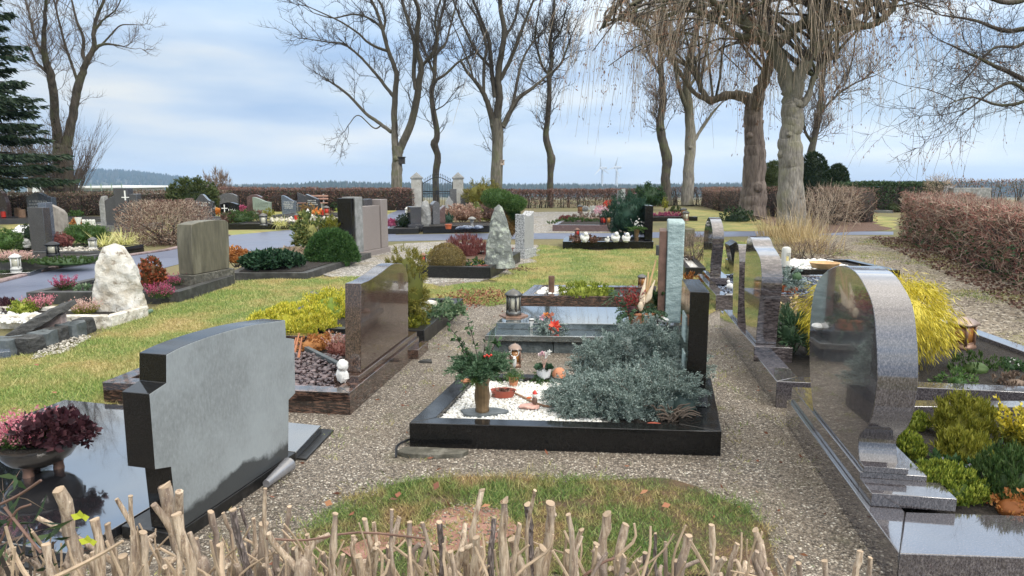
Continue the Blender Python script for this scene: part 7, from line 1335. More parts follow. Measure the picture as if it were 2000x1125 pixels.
twig_shrub('bare_shrub', 'round bare shrub on the horizon behind the large reddish hedge', Vector((X_(1832, 30), 30, .9)), (.62, .5, ztop(30, 338) - .9), 'beigetwig', 500, .30, .014, 62, stems=30)
twig_shrub('clipped_bush', 'large rounded brown deciduous bush left of the algae-stained headstone', at(293, 483) + Vector((0, .9, 0)), (1.02, .85, ztop(18.5, 391)), 'beigetwig', 7500, .11, .010, 63, (3800, .06, .03, 'brownleaf'), boxy=True, stems=60)
# yew domes
def dome(label, px, yb, wpx, yt, Y, m, seed): r = wpx * pxm(Y) / 2; p = ph(px, 400, Y); p.z = 0; return shrub('yew_dome', label, p, (r, r, ztop(Y, yt)), m, 9000, .10, .035, 'leaf', .10, .03, seed, -.85, 'topiary', ('bark_dark', 3, .06), .96, .2)
dome('tall dark clipped yew dome right of the ribbed trunk', 1583, 430, 62, 298, 30, 'yew', 81); dome('lighter green clipped yew dome behind the two weeping trunks', 1508, 420, 58, 315, 33, 'yewlight', 82); dome('small black-green clipped yew dome furthest to the right', 1632, 415, 42, 321, 37, 'yew', 83)
# dry ornamental grass at the foot of the weeping tree
for px, py, n_, L, lab in ((1515, 462, 420, 1.0, 'tall dry straw-coloured grass left of the ribbed trunk'), (1560, 478, 520, 1.05, 'tall dry straw-coloured grass in front of the ribbed trunk'), (1592, 492, 200, .9, 'loose dry grass tuft at the right, nearest the gravel path')):
    grass_tuft('dry_grass', lab, at(px, py), int(n_ * .7), L * 1.0, .015, 'straw', .5, .45, base=.6)
b = MB(); c = at(1585, 462); D = np.column_stack([rng.normal(size=(60, 2)) * .35, np.ones(60)]); P = np.array(c) + np.column_stack([rng.normal(size=(60, 2)) * .35, np.zeros(60)]); s, r = shoots(P, D, .9 + .7 * rng.random(60), np.full(60, .011), 6, .08); tubes(b, s, r, 4); solo(b, 'bare_bush', M['twigpale'], c, 'upright bare stems behind the dry grass at the ribbed trunk', 'shrub', smooth=False)
shrub('ivy', 'dark ivy patch at the foot of the furrowed trunk', at(1440, 432), (.8, .5, .5), 'privet', 900, .08, .06, 'leaf', .5, .3, 84, -.1, 'plant', None, .6)
# ================================================================ gate, nest boxes, bench, turbines
YP = 38.9
def post(px, lab):
    w = 19 * pxm(YP); c = ph(px, 410, YP); c.z = 0; h = ztop(YP, 349.5); t = T('gate_post', lab, 'gate post', c)
    MB().box(c.x - w / 2, c.y - w / 2, -.05, c.x + w / 2, c.y + w / 2, h).build('shaft', M['concrete'], t, bevel=.02); k = w * .58; z1 = ztop(YP, 336)
    b = MB(); b.add([(c.x + x * k, c.y + y * k, z) for z in (h + .002, h + .07) for x, y in ((-1, -1), (1, -1), (1, 1), (-1, 1))] + [(c.x, c.y, z1)], [[3, 2, 1, 0], [0, 1, 5, 4], [1, 2, 6, 5], [2, 3, 7, 6], [3, 0, 4, 7], [4, 5, 8], [5, 6, 8], [6, 7, 8], [7, 4, 8]]); b.build('cap', M['capstone'], t, bevel=.01); return c
cl = post(815, 'pale stone gate post with pyramid cap, left of the iron gate'); cr = post(895.5, 'pale stone gate post with pyramid cap, right of the iron gate')
t = T('iron_gate', 'black wrought iron double gate with arched top between two stone posts', 'gate', ((cl.x + cr.x) / 2, YP, 0)); xa, xb = cl.x + .33, cr.x - .33; nb = 19; tops = lambda u: ztop(YP, 358) + (ztop(YP, 346) - ztop(YP, 358)) * (math.sin(math.pi * u) ** 1.3)
for i in range(nb):
    u = i / (nb - 1); x = xa + (xb - xa) * u; b = MB(); zt = tops(u) + .12 * (0 if i in (0, nb - 1) else 1); b.tube([(x, YP, .08), (x, YP, zt)], .012 if i not in (0, nb // 2, nb - 1) else .028, 5); b.tube([(x, YP, zt), (x, YP, zt + .05), (x, YP, zt + .13)], [.008, .024, .002], 5); b.build('bar', M['iron'], t, smooth=False)
for py, r in ((374, .025), (378.5, .02), (403, .022)): z = ztop(YP, py); MB().tube([(xa, YP, z), (xb, YP, z)], r, 5).build('rail', M['iron'], t, smooth=False)
MB().tube([(xa + (xb - xa) * i / 24, YP - .01, tops(i / 24)) for i in range(25)], .024, 5).build('arched_rail', M['iron'], t); z = ztop(YP, 376); xm = (xa + xb) / 2; MB().box(xm - .10, YP - .05, z - .12, xm + .10, YP + .05, z + .12).build('lock_box', M['iron'], t)
for px, py, w, m, lab in ((785, 314, 11, 'darkwood', 'dark wooden nest box on the forked tree left of the gate'), (981, 318, 8, 'birdwood', 'pale wooden nest box on the tree right of the gate')):
    c = ph(px, py, YG - .12); s = w * pxm(YG) / 2; t = T('nest_box', lab, 'nest box', c); MB().box(c.x - s, c.y - s, c.z - s * 1.1, c.x + s, c.y + s, c.z + s * 1.1).build('box', M[m], t, bevel=.01)
    b = MB(); b.box(c.x - s * 1.25, c.y - s * 1.5, c.z + s * 1.12, c.x + s * 1.3, c.y + s * 1.1, c.z + s * 1.35); b.build('roof', M[m], t); MB().lathe([(s * .3, 0), (s * .3, .01)], 10, (0, 0, 0), M=Matrix.Translation((c.x, c.y - s - .006, c.z + s * .3)) @ Matrix.Rotation(R(90), 4, 'X')).build('entrance_hole', M['iron'], t)
YB = 37; t = T('park_bench', 'reddish slatted park bench in front of the long hedge', 'bench', ph(612, 405, YB) * Vector((1, 1, 0)) if False else (X_(608, YB), YB, 0)); xa, xb = X_(574, YB), X_(641, YB)
for py, dz, y in ((382.5, .09, 0), (388, .09, 0)): z = ztop(YB, py); MB().box(xa, YB, z - dz / 2, xb, YB + .04, z + dz / 2).build('back_slat', M['benchwood'], t, bevel=.006)
for k in range(3): MB().box(xa, YB - .12 - .13 * k, .43, xb, YB - .02 - .13 * k, .47).build('seat_slat', M['benchwood'], t, bevel=.006)
for x in (xa + .25, xb - .30): MB().box(x, YB - .40, -.02, x + .07, YB + .08, .428).build('leg', M['boulder'], t, bevel=.008); MB().box(x, YB + .042, .40, x + .07, YB + .09, ztop(YB, 379)).build('back_support', M['boulder'], t, bevel=.008)
def turbine(px, py, Y, rot, lab, hub=2.2):
    c = ph(px, 355, Y); c.z = -20; zt = ztop(Y, py); t = T('wind_turbine', lab, 'wind turbine', c, None); s = 3.2; MB().lathe([(s, 0), (s * .55, zt + 20)], 12, c).build('tower', M['turbine'], t); h = Vector((c.x, Y, zt + 2)); MB().box(h.x - 3, h.y - 4, h.z - 2.4, h.x + 9, h.y + 5, h.z + 2.4).build('nacelle', M['turbine'], t, bevel=.6); MB().ball(h + Vector((-4, -2, 0)), 3, 10, 8).build('hub', M['turbine'], t)
    for k in range(3):
        a = rot + k * 2.0944; d = Vector((math.sin(a) * .62, -.2, math.cos(a))).normalized(); L = 21; sd_ = Vector((d.z, 0, -d.x)); b = MB(); o = h + Vector((-4, -3, 0)); b.add([tuple(o + d * (L * q) + sd_ * w * sg + Vector((0, th, 0))) for q, w, th in ((0, .9, .6), (.18, 1.6, .5), (.6, 1.0, .3), (1, .3, .1)) for sg, th in ((-1, -th), (1, -th), (1, th), (-1, th))], [[4 * j + i, 4 * j + (i + 1) % 4, 4 * j + 4 + (i + 1) % 4, 4 * j + 4 + i] for j in range(3) for i in range(4)] + [[3, 2, 1, 0], [12, 13, 14, 15]]); b.build('blade', M['turbine'], t)
turbine(1176, 330, 1420, 2.0, 'white wind turbine on the horizon, left one of two'); turbine(1204, 329, 1400, .35, 'white wind turbine on the horizon, right one of two')
# far building and fence behind the left hedge
c = ph(190, 362, 120); c.z = 0; t = T('flat_building', 'long low pale building behind the far left hedge', 'building', c); xa, xb = ph(150, 360, 120).x, ph(236, 360, 120).x; zr = ztop(120, 363.5); MB().box(xa, 120, -1, xb, 135, zr - .35).build('wall', M['concrete'], t); MB().box(xa - .5, 119.4, zr - .35, xb + .5, 136, zr).build('roof', M['paint_white'], t)
for i in range(5): x = xa + (xb - xa) * (i + .5) / 5; MB().box(x - .9, 119.9, zr - 1.7, x + .9, 120.05, zr - .8).build('window', M['darkgrey'], t)
c = ph(62, 368, 90); c.z = 0; t = T('house', 'small white house behind the far left hedge', 'building', c); xa, xb = ph(52, 360, 90).x, ph(74, 360, 90).x; zr = ztop(90, 362); MB().box(xa, 90, -1, xb, 96, zr).build('wall', M['paint_white'], t); b = MB(); b.add([(xa - .2, 89.7, zr + .002), (xb + .2, 89.7, zr + .002), (xb + .2, 96.3, zr + .002), (xa - .2, 96.3, zr + .002), (xa - .2, 93, zr + .9), (xb + .2, 93, zr + .9)], [[3, 2, 1, 0], [0, 1, 5, 4], [2, 3, 4, 5], [1, 2, 5], [3, 0, 4]]); b.build('roof', M['capstone'], t)
fx = [(-40, 60), (90, 60), (260, 60)]; t = T('wire_fence', 'dark green wire fence behind the far left hedge', 'fence', (X_(100, 46), 46, 0))
for i in range(15): x = X_(-40 + i * 20, 46); MB().tube([(x, 46, -.05), (x, 46, ztop(46, 355 + (4 if i > 7 else 0)))], .03, 5).build('post', M['greenplastic'], t, smooth=False)
b = MB(); 
for k in range(9): z = .2 + k * .16; b.tube([(X_(-40, 46), 46.04, z), (X_(240, 46), 46.04, z)], .006, 3, cap=False)
for i in range(120): x = X_(-40 + i * 2.33, 46); b.tube([(x, 46.05, .1), (x, 46.05, 1.45)], .005, 3, cap=False)
b.build('mesh_panel', M['greenplastic'], t, smooth=False)
bush('bare_copse', 'bare twiggy bush on the horizon behind the round evergreen', 425, 402, 60, 338, 'browntwig', 500, .5, .03, 'up', .9, .3, core=0)
# ================================================================ the rows of graves at the back left
hs = headstone
def fr4(lab, a, b_, dy, h, m='blackdull', bed='soil', w=.14, sk=.1):
    FL, FR = at(*a), at(*b_); return frame(lab, (FL, FR, FR + Vector((sk, dy, 0)), FL + Vector((sk, dy, 0))), h, w, m, bed, h - .03)
hs('blue-grey arched headstone with a white rose engraving at the far left', 'bluegrey', 80, 430, 54, 376, 'wave', .25, -.15, 0, .1, None, 3)
hs('violet-brown rounded headstone cut by the left picture edge', 'redbrown', -2, 426, 36, 371, 'round', .25, 0, 0)
t = T('headstone', 'dark grey two-pillar headstone with narrow gap and small lettering, left foreground row', 'headstone', at(78, 494)); 
for (px, wpx, yt, yb, m, nm) in ((76, 28, 405.5, 493, 'darkgrey', 'left_pillar'), (90, 15, 396, 489, 'bluegrey', 'right_pillar')):
    p = at(px, yb, .1); w = wpx * pxm(p.y); z = ztop(p.y, yt); d = (math.cos(.12), math.sin(.12)); o = (p.x - w / 2, p.y); MB().slab([(0, .1), (w, .1), (w, z), (0, z)], o, d, -.28).build(nm, M[m], t, bevel=.006)
    if m == 'bluegrey': lettering(t, o, d, 5, w, z * .8, 'letter', .03)
MB().slab([(-.5, -.02), (.45, -.02), (.45, .099), (-.5, .099)], at(80, 492)[:2], (1, .1), -.6).build('plinth', M['black'], t, bevel=.006)
p = at(112, 478); t = T('headstone', 'light brown-grey slanting natural stone slab right of the two dark pillars', 'headstone', p); w = 32 * pxm(p.y); z1, z2 = ztop(p.y, 396), ztop(p.y, 415); MB().slab([(0, 0), (w, 0), (w, z2 - .05), (w * .85, z2 + .05), (w * .5, (z1 + z2) / 2 + .02), (.02, z1), (0, z1 - .04)], (p.x - w / 2, p.y), (1, .25), -.22).build('stone', M['quarz'], t, bevel=.015)
# cross stone
p = at(226, 450); t = T('headstone', 'dark headstone with a tall block holding a cut-out cross, behind the brown bush', 'headstone', p); Y = p.y
def blk(a, e, yb, yt, m, nm, thick, off=0): x0, x1 = ph(a, 420, Y).x, ph(e, 420, Y).x; MB().box(x0, Y - off, max(-.02, ztop(Y, yb)), x1, Y + thick, ztop(Y, yt)).build(nm, M[m], t, bevel=.01)
x0 = ph(206, 420, Y).x; x1 = ph(262, 420, Y).x; zz = [ztop(Y, q) for q in (450, 392, 384, 380)]; MB().slab([(0, 0), (x1 - x0, 0), (x1 - x0, zz[3]), (.25, zz[2]), (.0, zz[1])], (x0, Y + .02), (1, 0), -.2).build('stone', M['darkgrey'], t, bevel=.01); x00 = ph(195, 420, Y).x; MB().slab([(0, 0), (x0 - x00 - .004, 0), (x0 - x00 - .004, zz[2] + .03), (.08, zz[2]), (0, zz[1] - .05)], (x00, Y), (1, 0), -.24).build('rough_edge', M['boulder'], t, bevel=.02)
blk(227, 254, 450, 367, 'darkgrey', 'cross_block', .32, .05); blk(254.5, 271, 430, 379, 'darkgrey', 'side_block', .26, .03)
xc = ph(246, 380, Y).x; z = ztop(Y, 378); b = MB(); b.box(xc - .02, Y - .07, z - .22, xc + .02, Y - .04, z + .10).box(xc - .12, Y - .066, z - .14, xc - .021, Y - .044, z - .11).box(xc + .021, Y - .066, z - .14, xc + .12, Y - .044, z - .11); b.build('cross', M['letter'], t)
hs('low grey headstone with a swept top behind the brown bush', 'grey', 307, 412, 46, 380, 'low', .3, 0, 0)
hs('dark bell-shaped headstone with pale lettering and a chalice, right of the round evergreen', 'darkgrey', 397, 428, 38, 379, 'bell', .3, .15, 0, 0, None, 2)
hs('brown-grey stone flank standing left of the bell-shaped headstone', 'redbrown', 371, 427, 12, 387, 'rect', .3, .15, 0)
hs('grey headstone with bowed top behind the black one with the white cross', 'grey', 447, 416, 33, 377, 'arc', .3, .1, 0)
t, (o, d, w, h) = hs('black headstone with a white cross and bright lettering', 'black', 448, 425, 32, 395, 'arc', .3, .1, 0, 0, None, 0); z = h; b = MB(); q = o + d * (w * .25); b.slab([(w * .22, h * .2), (w * .28, h * .2), (w * .28, h * .85), (w * .22, h * .85)], o, d, .012, off=.0).slab([(w * .08, h * .58), (w * .215, h * .58), (w * .215, h * .64), (w * .08, h * .64)], o, d, .012).slab([(w * .285, h * .58), (w * .42, h * .58), (w * .42, h * .64), (w * .285, h * .64)], o, d, .012); b.build('cross', M['letter'], t); lettering(t, o + d * (w * .4), d, 2, w * .55, h * .42, 'letter', .10)
hs('red-brown headstone with bowed top behind the greenish one', 'redbrown', 498, 417, 28, 380, 'arc', .3, .1, 0)
hs('greenish matt headstone with dark lettering', 'greenlight', 512, 418, 33, 385, 'slantcurve', .3, .12, 0, 0, None, 3, 'letterdark')
hs('blue-grey headstone with curved sloping top and an engraved figure', 'bluegrey', 565, 419, 27, 381.5, 'slantcurve', .35, .12, 0, 0, None, 4)
hs('dark two-winged headstone, pointed left wing with cross', 'darkgrey', 594, 413, 22, 375, 'slantR', .3, .25, 0, 0, None, 0)
hs('dark two-winged headstone, right wing with lettering', 'darkgrey', 610, 415, 24, 379, 'slantR', .3, -.1, 0, 0, None, 3)
boulder('light grey natural boulder headstone right of the bench', 'headstone', 'boulder', 674, 402, 26, 368, .5, 15, .14, -.02, .9)
fr4('dark kerb in front of the two-pillar headstone with pale stones', (54, 508), (200, 504), 1.5, .16, 'black')
fr4('dark block kerb filled with heath at the left', (-60, 522), (124, 523), 1.35, .17, 'darkkerb', sk=.35)
FL, FR = at(-120, 548), at(60, 538); solo(MB().prism([(q.x, q.y) for q in (FL, FR, at(95, 527), at(-120, 527))], -.02, .06), 'wet_slab', M['blacktop'], at(0, 535), 'low wet dark slab at the left edge beside the asphalt path', 'slab', bevel=.005)
shrub('heath_carpet', 'flat dark green heath carpet inside the block kerb', at(112, 516, .14) + Vector((0, .25, 0)), (.62, .42, .08), 'heathgreen', 4200, .035, .010, 'up', .3, .12, 91, -.05, 'plant', None, .9)
for px in (20, 45): c = at(px, 512, .14); heather('heather', ['pale pink heather row at the left end of the block kerb', 'pink and white heather beside the heath carpet'][px > 30], c, .28, 'paleheath', 120, h=.2)
bush('evergreen_bush', 'bright green round evergreen bush at the left edge', 10, 496, 62, 450, 'pinebright', 3800, .05, .018, 'leaf', .3, .12)
bush('evergreen_bush', 'small dark evergreen behind the white book-shaped stone', 60, 482, 26, 437, 'yew', 900, .05, .018)
bush('red_maple', 'russet brown weeping dwarf maple in front of the natural stone slab', 119, 487, 42, 454, 'spirea', 1800, .05, .016, 'droop', .4, .2, droop=.6, z0=.1)
bush('spreading_pine', 'bright green spreading dwarf conifer right of the russet maple', 168, 479, 80, 444, 'pinebright', 4200, .06, .014, 'spray', .45, .25)
bush('evergreen_bush', 'large round mid-green evergreen in front of the left hedge', 378, 424, 90, 349, 'yewlight', 6000, .12, .05, 'leaf', .3, .09)
bush('juniper_cover', 'low reddish-green creeping juniper before the black cross headstone', 470, 440, 66, 415, 'heathgreen', 1600, .08, .02, 'spray', .4, .25)
bush('brown_juniper', 'low brown juniper left part before the black cross headstone', 447, 440, 34, 417, 'purplebrown', 900, .08, .02, 'spray', .4, .25)
for px, py, lab in ((243, 478, 'yellow ornamental grass tuft right of the small lantern'), (206, 482, 'yellow striped grass tuft behind the marble stone'), (548, 441, 'pale yellow variegated grass tuft on the long dark kerb')):
    grass_tuft('yellow_grass', lab, at(px, py, .12), 120, .55, .02, 'variegated', .9, 1.0, base=.15)
c = at(182, 487, .12); lantern('pale cylindrical lantern behind the dark kerb', c, .28, .18, 'white', 'glass_clear', None, 'pewter'); lantern('arched dark metal lantern on the heath carpet', at(104, 500, .14), .30, .24, 'iron', 'glass_clear', None, 'iron'); lantern('white metal lantern on the wet slab at the left edge', at(32, 527, .06), .30, .17, 'white', 'glass_clear', None, 'white')
c = at(40, 466); t = T('book_stone', 'white open-book memorial lying on a grey block', 'memorial stone', c); MB().box(c.x - .25, c.y, -.02, c.x + .22, c.y + .3, .16).build('base', M['grey'], t, bevel=.01); b = MB(); b.add([tuple(c + Vector(q)) for q in ((-.25, -.02, .17), (.22, -.02, .17), (.2, .3, .34), (-.22, .3, .34), (-.25, -.02, .20), (.22, -.02, .20), (.2, .3, .37), (-.22, .3, .37))], [[3, 2, 1, 0], [4, 5, 6, 7], [0, 1, 5, 4], [1, 2, 6, 5], [2, 3, 7, 6], [3, 0, 4, 7]]); b.build('book', M['paint_white'], t)
boulder('rounded pale rock beside the bright green bush', 'rock', 'boulder', 47, 484, 22, 466, .4, 19, .3, -.02, .8, 'rock')
b = MB(); P = rand_in([at(118, 497, .1)[:2], at(195, 494, .1)[:2], at(190, 486, .1)[:2], at(120, 489, .1)[:2]], 120); stones(b, np.column_stack([P, np.full(len(P), .15)]), .04, .6, False); kind(b.build('pale_pebbles', M['palechip'], smooth=False), 'stuff')
# long kerbs of the back rows
fr4('long grey kerb in front of the blue-grey arched headstone', (-40, 437), (210, 437), 1.6, .2, 'darkgrey'); fr4('white-edged grave border left of the cross headstone', (133, 452), (262, 453), 1.7, .2, 'grey', 'gravelpale')
fr4('dark kerb in front of the bell-shaped headstone', (366, 437), (455, 438), 1.7, .2, 'grey'); fr4('long black kerb in front of the greenish headstone', (440, 448), (575, 447), 1.5, .18, 'black'); fr4('brown polished border crowded with pebbles and lights', (560, 441), (690, 439), 2.0, .2, 'redbrown', 'gravelpale')
fr4('dark kerb before the blue-grey sloping headstone', (530, 430), (700, 428), 2.2, .2, 'darkgrey')
for i, (px, py, w_, yt, m, lab) in enumerate(((412, 424, 22, 402, 'white', 'white flowering plant before the bell-shaped headstone'), (424, 424, 16, 406, 'orangeflower', 'orange flowers beside the bell-shaped headstone'), (474, 418, 16, 404, 'magenta', 'magenta heather right of the black cross headstone'), (548, 412, 14, 386, 'yellowgreen', 'narrow yellow-leaved climber left of the sloping headstone'), (600, 418, 26, 398, 'bronzeconifer', 'brownish plant before the two-winged headstone'), (622, 428, 22, 408, 'orangeflower', 'orange and red flower arrangement on the brown border'), (505, 432, 30, 414, 'brownleaf', 'mixed dry arrangement before the greenish headstone'), (525, 428, 24, 410, 'yellowgreen', 'yellow-green planting before the greenish headstone'), (672, 414, 28, 402, 'limeheath', 'low green cushion before the boulder headstone'), (655, 412, 22, 396, 'conifer', 'small dark shrub before the boulder headstone'), (150, 426, 26, 414, 'pinebright', 'green cushion plant before the brown hedge'), (150, 449, 22, 430, 'orangeleaf', 'orange leaves beside the white vase'), (640, 424, 26, 410, 'brownleaf', 'dried flowers beside the red light'))):
    bush('grave_plant', lab, px, py, w_, yt, m, 420, .09, .035, 'leaf', .6, .3, core=.5)
b = MB(); P = rand_in([at(530, 436, .2)[:2], at(660, 434, .2)[:2], at(660, 426, .2)[:2], at(530, 428, .2)[:2]], 150); stones(b, np.column_stack([P, np.full(len(P), .24)]), .085, .7, False); kind(b.build('pale_pebbles', M['palechip'], smooth=False), 'stuff')
for px, py, m, lab in ((580, 433, 'candle_red', 'red grave candle among the pale pebbles'), (589, 432, 'orangepot', 'orange grave candle beside the red one'), (633, 420, 'candle_red', 'red light on the brown border near the boulder headstone'), (7, 424, 'candle_red', 'red candle at the foot of the violet-brown headstone')):
    c = at(px, py, .2); t = T('grave_candle', lab, 'candle', c); MB().lathe([(.09, 0), (.09, .22), (.07, .23)], 12, c).build('candle', M[m], t); MB().lathe([(.095, .23), (.06, .28), (.02, .29)], 12, c).build('lid', M['pewter'], t)
c = at(602, 430, .2); t = T('white_lantern', 'white pointed garden lantern among the pebbles', 'lantern', c); MB().lathe([(.12, 0), (.12, .14), (.20, .15), (.20, .18), (.07, .30), (.02, .42)], 8, c).build('body', M['white'], t); MB().lathe([(.125, .05), (.125, .10)], 8, c).build('window', M['glass_clear'], t)
lantern('grey metal lantern on the long black kerb', at(515, 441, .18), .42, .28, 'pewter', 'glass_clear', 'candle_white', 'pewter'); lantern('dark metal lantern left of the boulder headstone', at(638, 420, .2), .4, .3, 'copper', 'candle_red', None, 'pewter')
c = at(166, 447, .2); t = T('white_vase', 'white fluted vase with small white tubes beside the cross headstone', 'vase', c); MB().lathe([(.05, 0), (.03, .1), (.10, .34), (.0, .33)], 12, c + Vector((-.18, 0, 0))).build('vase', M['white'], t)
for k in range(4): MB().lathe([(.04, 0), (.045, .26), (.03, .28)], 10, c + Vector((-.02 + .1 * k, 0, 0))).build('tube', M['white'], t)
for px, py, lab in ((36, 424, 'brown log-like pot left of the two-pillar headstone'), (44, 428, 'second brown log-like pot nearer the camera')):
    c = at(px, py, .1); vase(lab, c, [(.12, 0), (.13, .05), (.13, .38), (.10, .39), (.09, .3)], 'wood', 'log_pot', 14, 'pot')
# ================================================================ graves right of the gate
fr4('brown polished kerb with heath and grave lights, before the gravel court', (1079, 451), (1205, 452), 2.6, .2, 'redbrown', sk=.5); fr4('narrow kerb with magenta heather beyond the black bordered grave', (1272, 432), (1345, 431), 1.4, .16, 'black')
for px, py, w_, yt, m, lab in ((1130, 442, 110, 429, 'heathgreen', 'grey-green heath carpet inside the brown kerb'), (1150, 436, 90, 420, 'browntwig', 'brownish heather behind the grey-green carpet'), (1106, 436, 30, 424, 'spirea', 'reddish heather at the left end of the brown kerb'), (1174, 422, 26, 402, 'pinkflower', 'pink and white rose arrangement behind the brown kerb'), (1188, 414, 18, 392, 'redflower', 'red flowers before the see-through hedge'), (1192, 418, 22, 402, 'conifer', 'dark green plant under the red flowers'), (1308, 428, 72, 417, 'magenta', 'magenta heather carpet on the narrow kerb'), (1160, 418, 20, 404, 'white', 'pale flowers left of the rose arrangement'), (1320, 418, 26, 404, 'yewlight', 'small green shrub behind the magenta heather'), (1298, 412, 10, 386, 'yellowgreen', 'narrow yellow conifer right of the dark spreading conifer'), (1272, 405, 30, 385, 'conifer', 'dark shrub behind the black headstone')):
    bush('grave_plant', lab, px, py, w_, yt, m, 900 if w_ > 60 else 460, .08, .03, 'up' if 'hea' in lab else 'leaf', .5, .25, core=.6, depth=.35 if w_ > 60 else .8)
bush('dark_conifer', 'dark spreading conifer with layered branches behind the blue-green dwarf conifer', 1268, 410, 62, 358, 'conifer', 3200, .12, .035, 'droop', .5, .3, droop=.3)
p = at(1213, 420); t = T('headstone', 'slim stepped grey headstone with white square panels left of the dwarf conifer', 'headstone', p); w = 14 * pxm(p.y); z = ztop(p.y, 370); MB().slab([(0, 0), (w, 0), (w, z), (0, z - .06)], (p.x - w / 2, p.y), (1, 0), -.3).build('stone', M['boulder'], t, bevel=.02)
for py in (372, 381, 391): z = ztop(p.y, py); MB().slab([(w * .45, z - .10), (w * 1.0, z - .10), (w * 1.0, z + .08), (w * .45, z + .08)], (p.x - w / 2, p.y), (1, 0), .02, off=.002).build('panel', M['white'], t)
for px, py, lab, g in ((1178, 440, 'dark lantern with red light, left of two inside the brown kerb', 'candle_red'), (1187, 440, 'brown lantern, right of two inside the brown kerb', 'glass_amber'), (1133, 416, 'brown lantern behind the reddish heather', 'glass_amber'), (1335, 424, 'dark lantern at the right end of the magenta heather', 'glass_amber'), (1339, 432, 'small roofed lantern right of the magenta heather', 'glass_clear')):
    lantern(lab, at(px, py, .15), .40, .22, 'iron' if g == 'candle_red' else 'copper', g, None, 'pewter')
c = at(1143, 413, .1); solo(MB().ball(c + Vector((0, 0, .14)), (.2, .16, .15), 14, 10), 'round_stone', M['boulder'], c, 'round grey stone beside the brown lantern', 'stone'); c = at(1352, 431, 0); solo(MB().box(c.x - .22, c.y, -.02, c.x + .22, c.y + .3, .16), 'stone_block', M['black'], c, 'small black block right of the magenta heather', 'stone block', bevel=.01)
# far right graves
boulder('dark grey boulder-shaped headstone before the evergreen hedge', 'headstone', 'lichen2', 1714, 408, 34, 377, .4, 23, .16, -.02, .75); bush('red_cover', 'dark red groundcover round the boulder-shaped headstone', 1708, 412, 46, 401, 'darkred', 900, .08, .05, core=.7, depth=.4)
t, (o, d, w, h) = hs('black headstone with a pale panel and dark cross at the far right', 'black', 1740, 407, 26, 377, 'rect', .3, 0, 0); b = MB(); b.slab([(w * .38, h * .08), (w * .86, h * .08), (w * .86, h * .95), (w * .38, h * .95)], o, d, .02, off=.002); pn = b.build('panel', M['smoothgrey'], t); b = MB(); b.slab([(w * .58, h * .14), (w * .66, h * .14), (w * .66, h * .86), (w * .58, h * .86)], o, d, .02, off=.022).slab([(w * .45, h * .52), (w * .578, h * .52), (w * .578, h * .62), (w * .45, h * .62)], o, d, .02, off=.022).slab([(w * .662, h * .52), (w * .80, h * .52), (w * .80, h * .62), (w * .662, h * .62)], o, d, .02, off=.022); b.build('cross', M['black'], pn)
bush('small_bush', 'small green bush at the left end of the large reddish hedge', 1742, 415, 26, 399, 'yewlight', 700, .06, .02); fr4('low pale kerb in front of the boulder-shaped headstone', (1684, 414), (1745, 416), 1.2, .12, 'capstone')
p = Vector((X_(1847, 28), 28, 0)); boulder('rounded blue-grey stone showing above the large reddish hedge', 'headstone', 'bluestone', 1847, 425, 30, 362, .5, 29, .15, 0, .8); p = at(1890, 428); Y = p.y; solo(MB().box(ph(1862, 380, Y).x, Y, 0, ph(1936, 380, Y).x, Y + .4, ztop(Y, 367)), 'low_wall', M['boulder'], p, 'pale low stone wall showing above the large reddish hedge', 'wall', bevel=.02)
boulder('grey rounded stone at the right edge behind the large reddish hedge', 'headstone', 'boulder', 2006, 450, 40, 374, .5, 31, .14, 0, .85)
for i, (px, py) in enumerate(((85, 770), (75, 712), (25, 795), (150, 745))): pass
b = MB(); P = np.array([at(px, py, .045) for px, py in ((75, 714), (26, 800), (425, 655), (110, 768), (940, 990), (690, 1005), (1250, 965), (780, 960), (848, 957), (700, 955), (1310, 985), (880, 945), (650, 985), (760, 975))]); b.leaves(P, rng.normal(size=(len(P), 3)) * (1, 1, .2), .05, .036, N=np.tile((0, 0, 1.0), (len(P), 1)) + rng.normal(size=(len(P), 3)) * .3); kind(b.build('fallen_leaves', M['redleaf'], smooth=False), 'stuff')
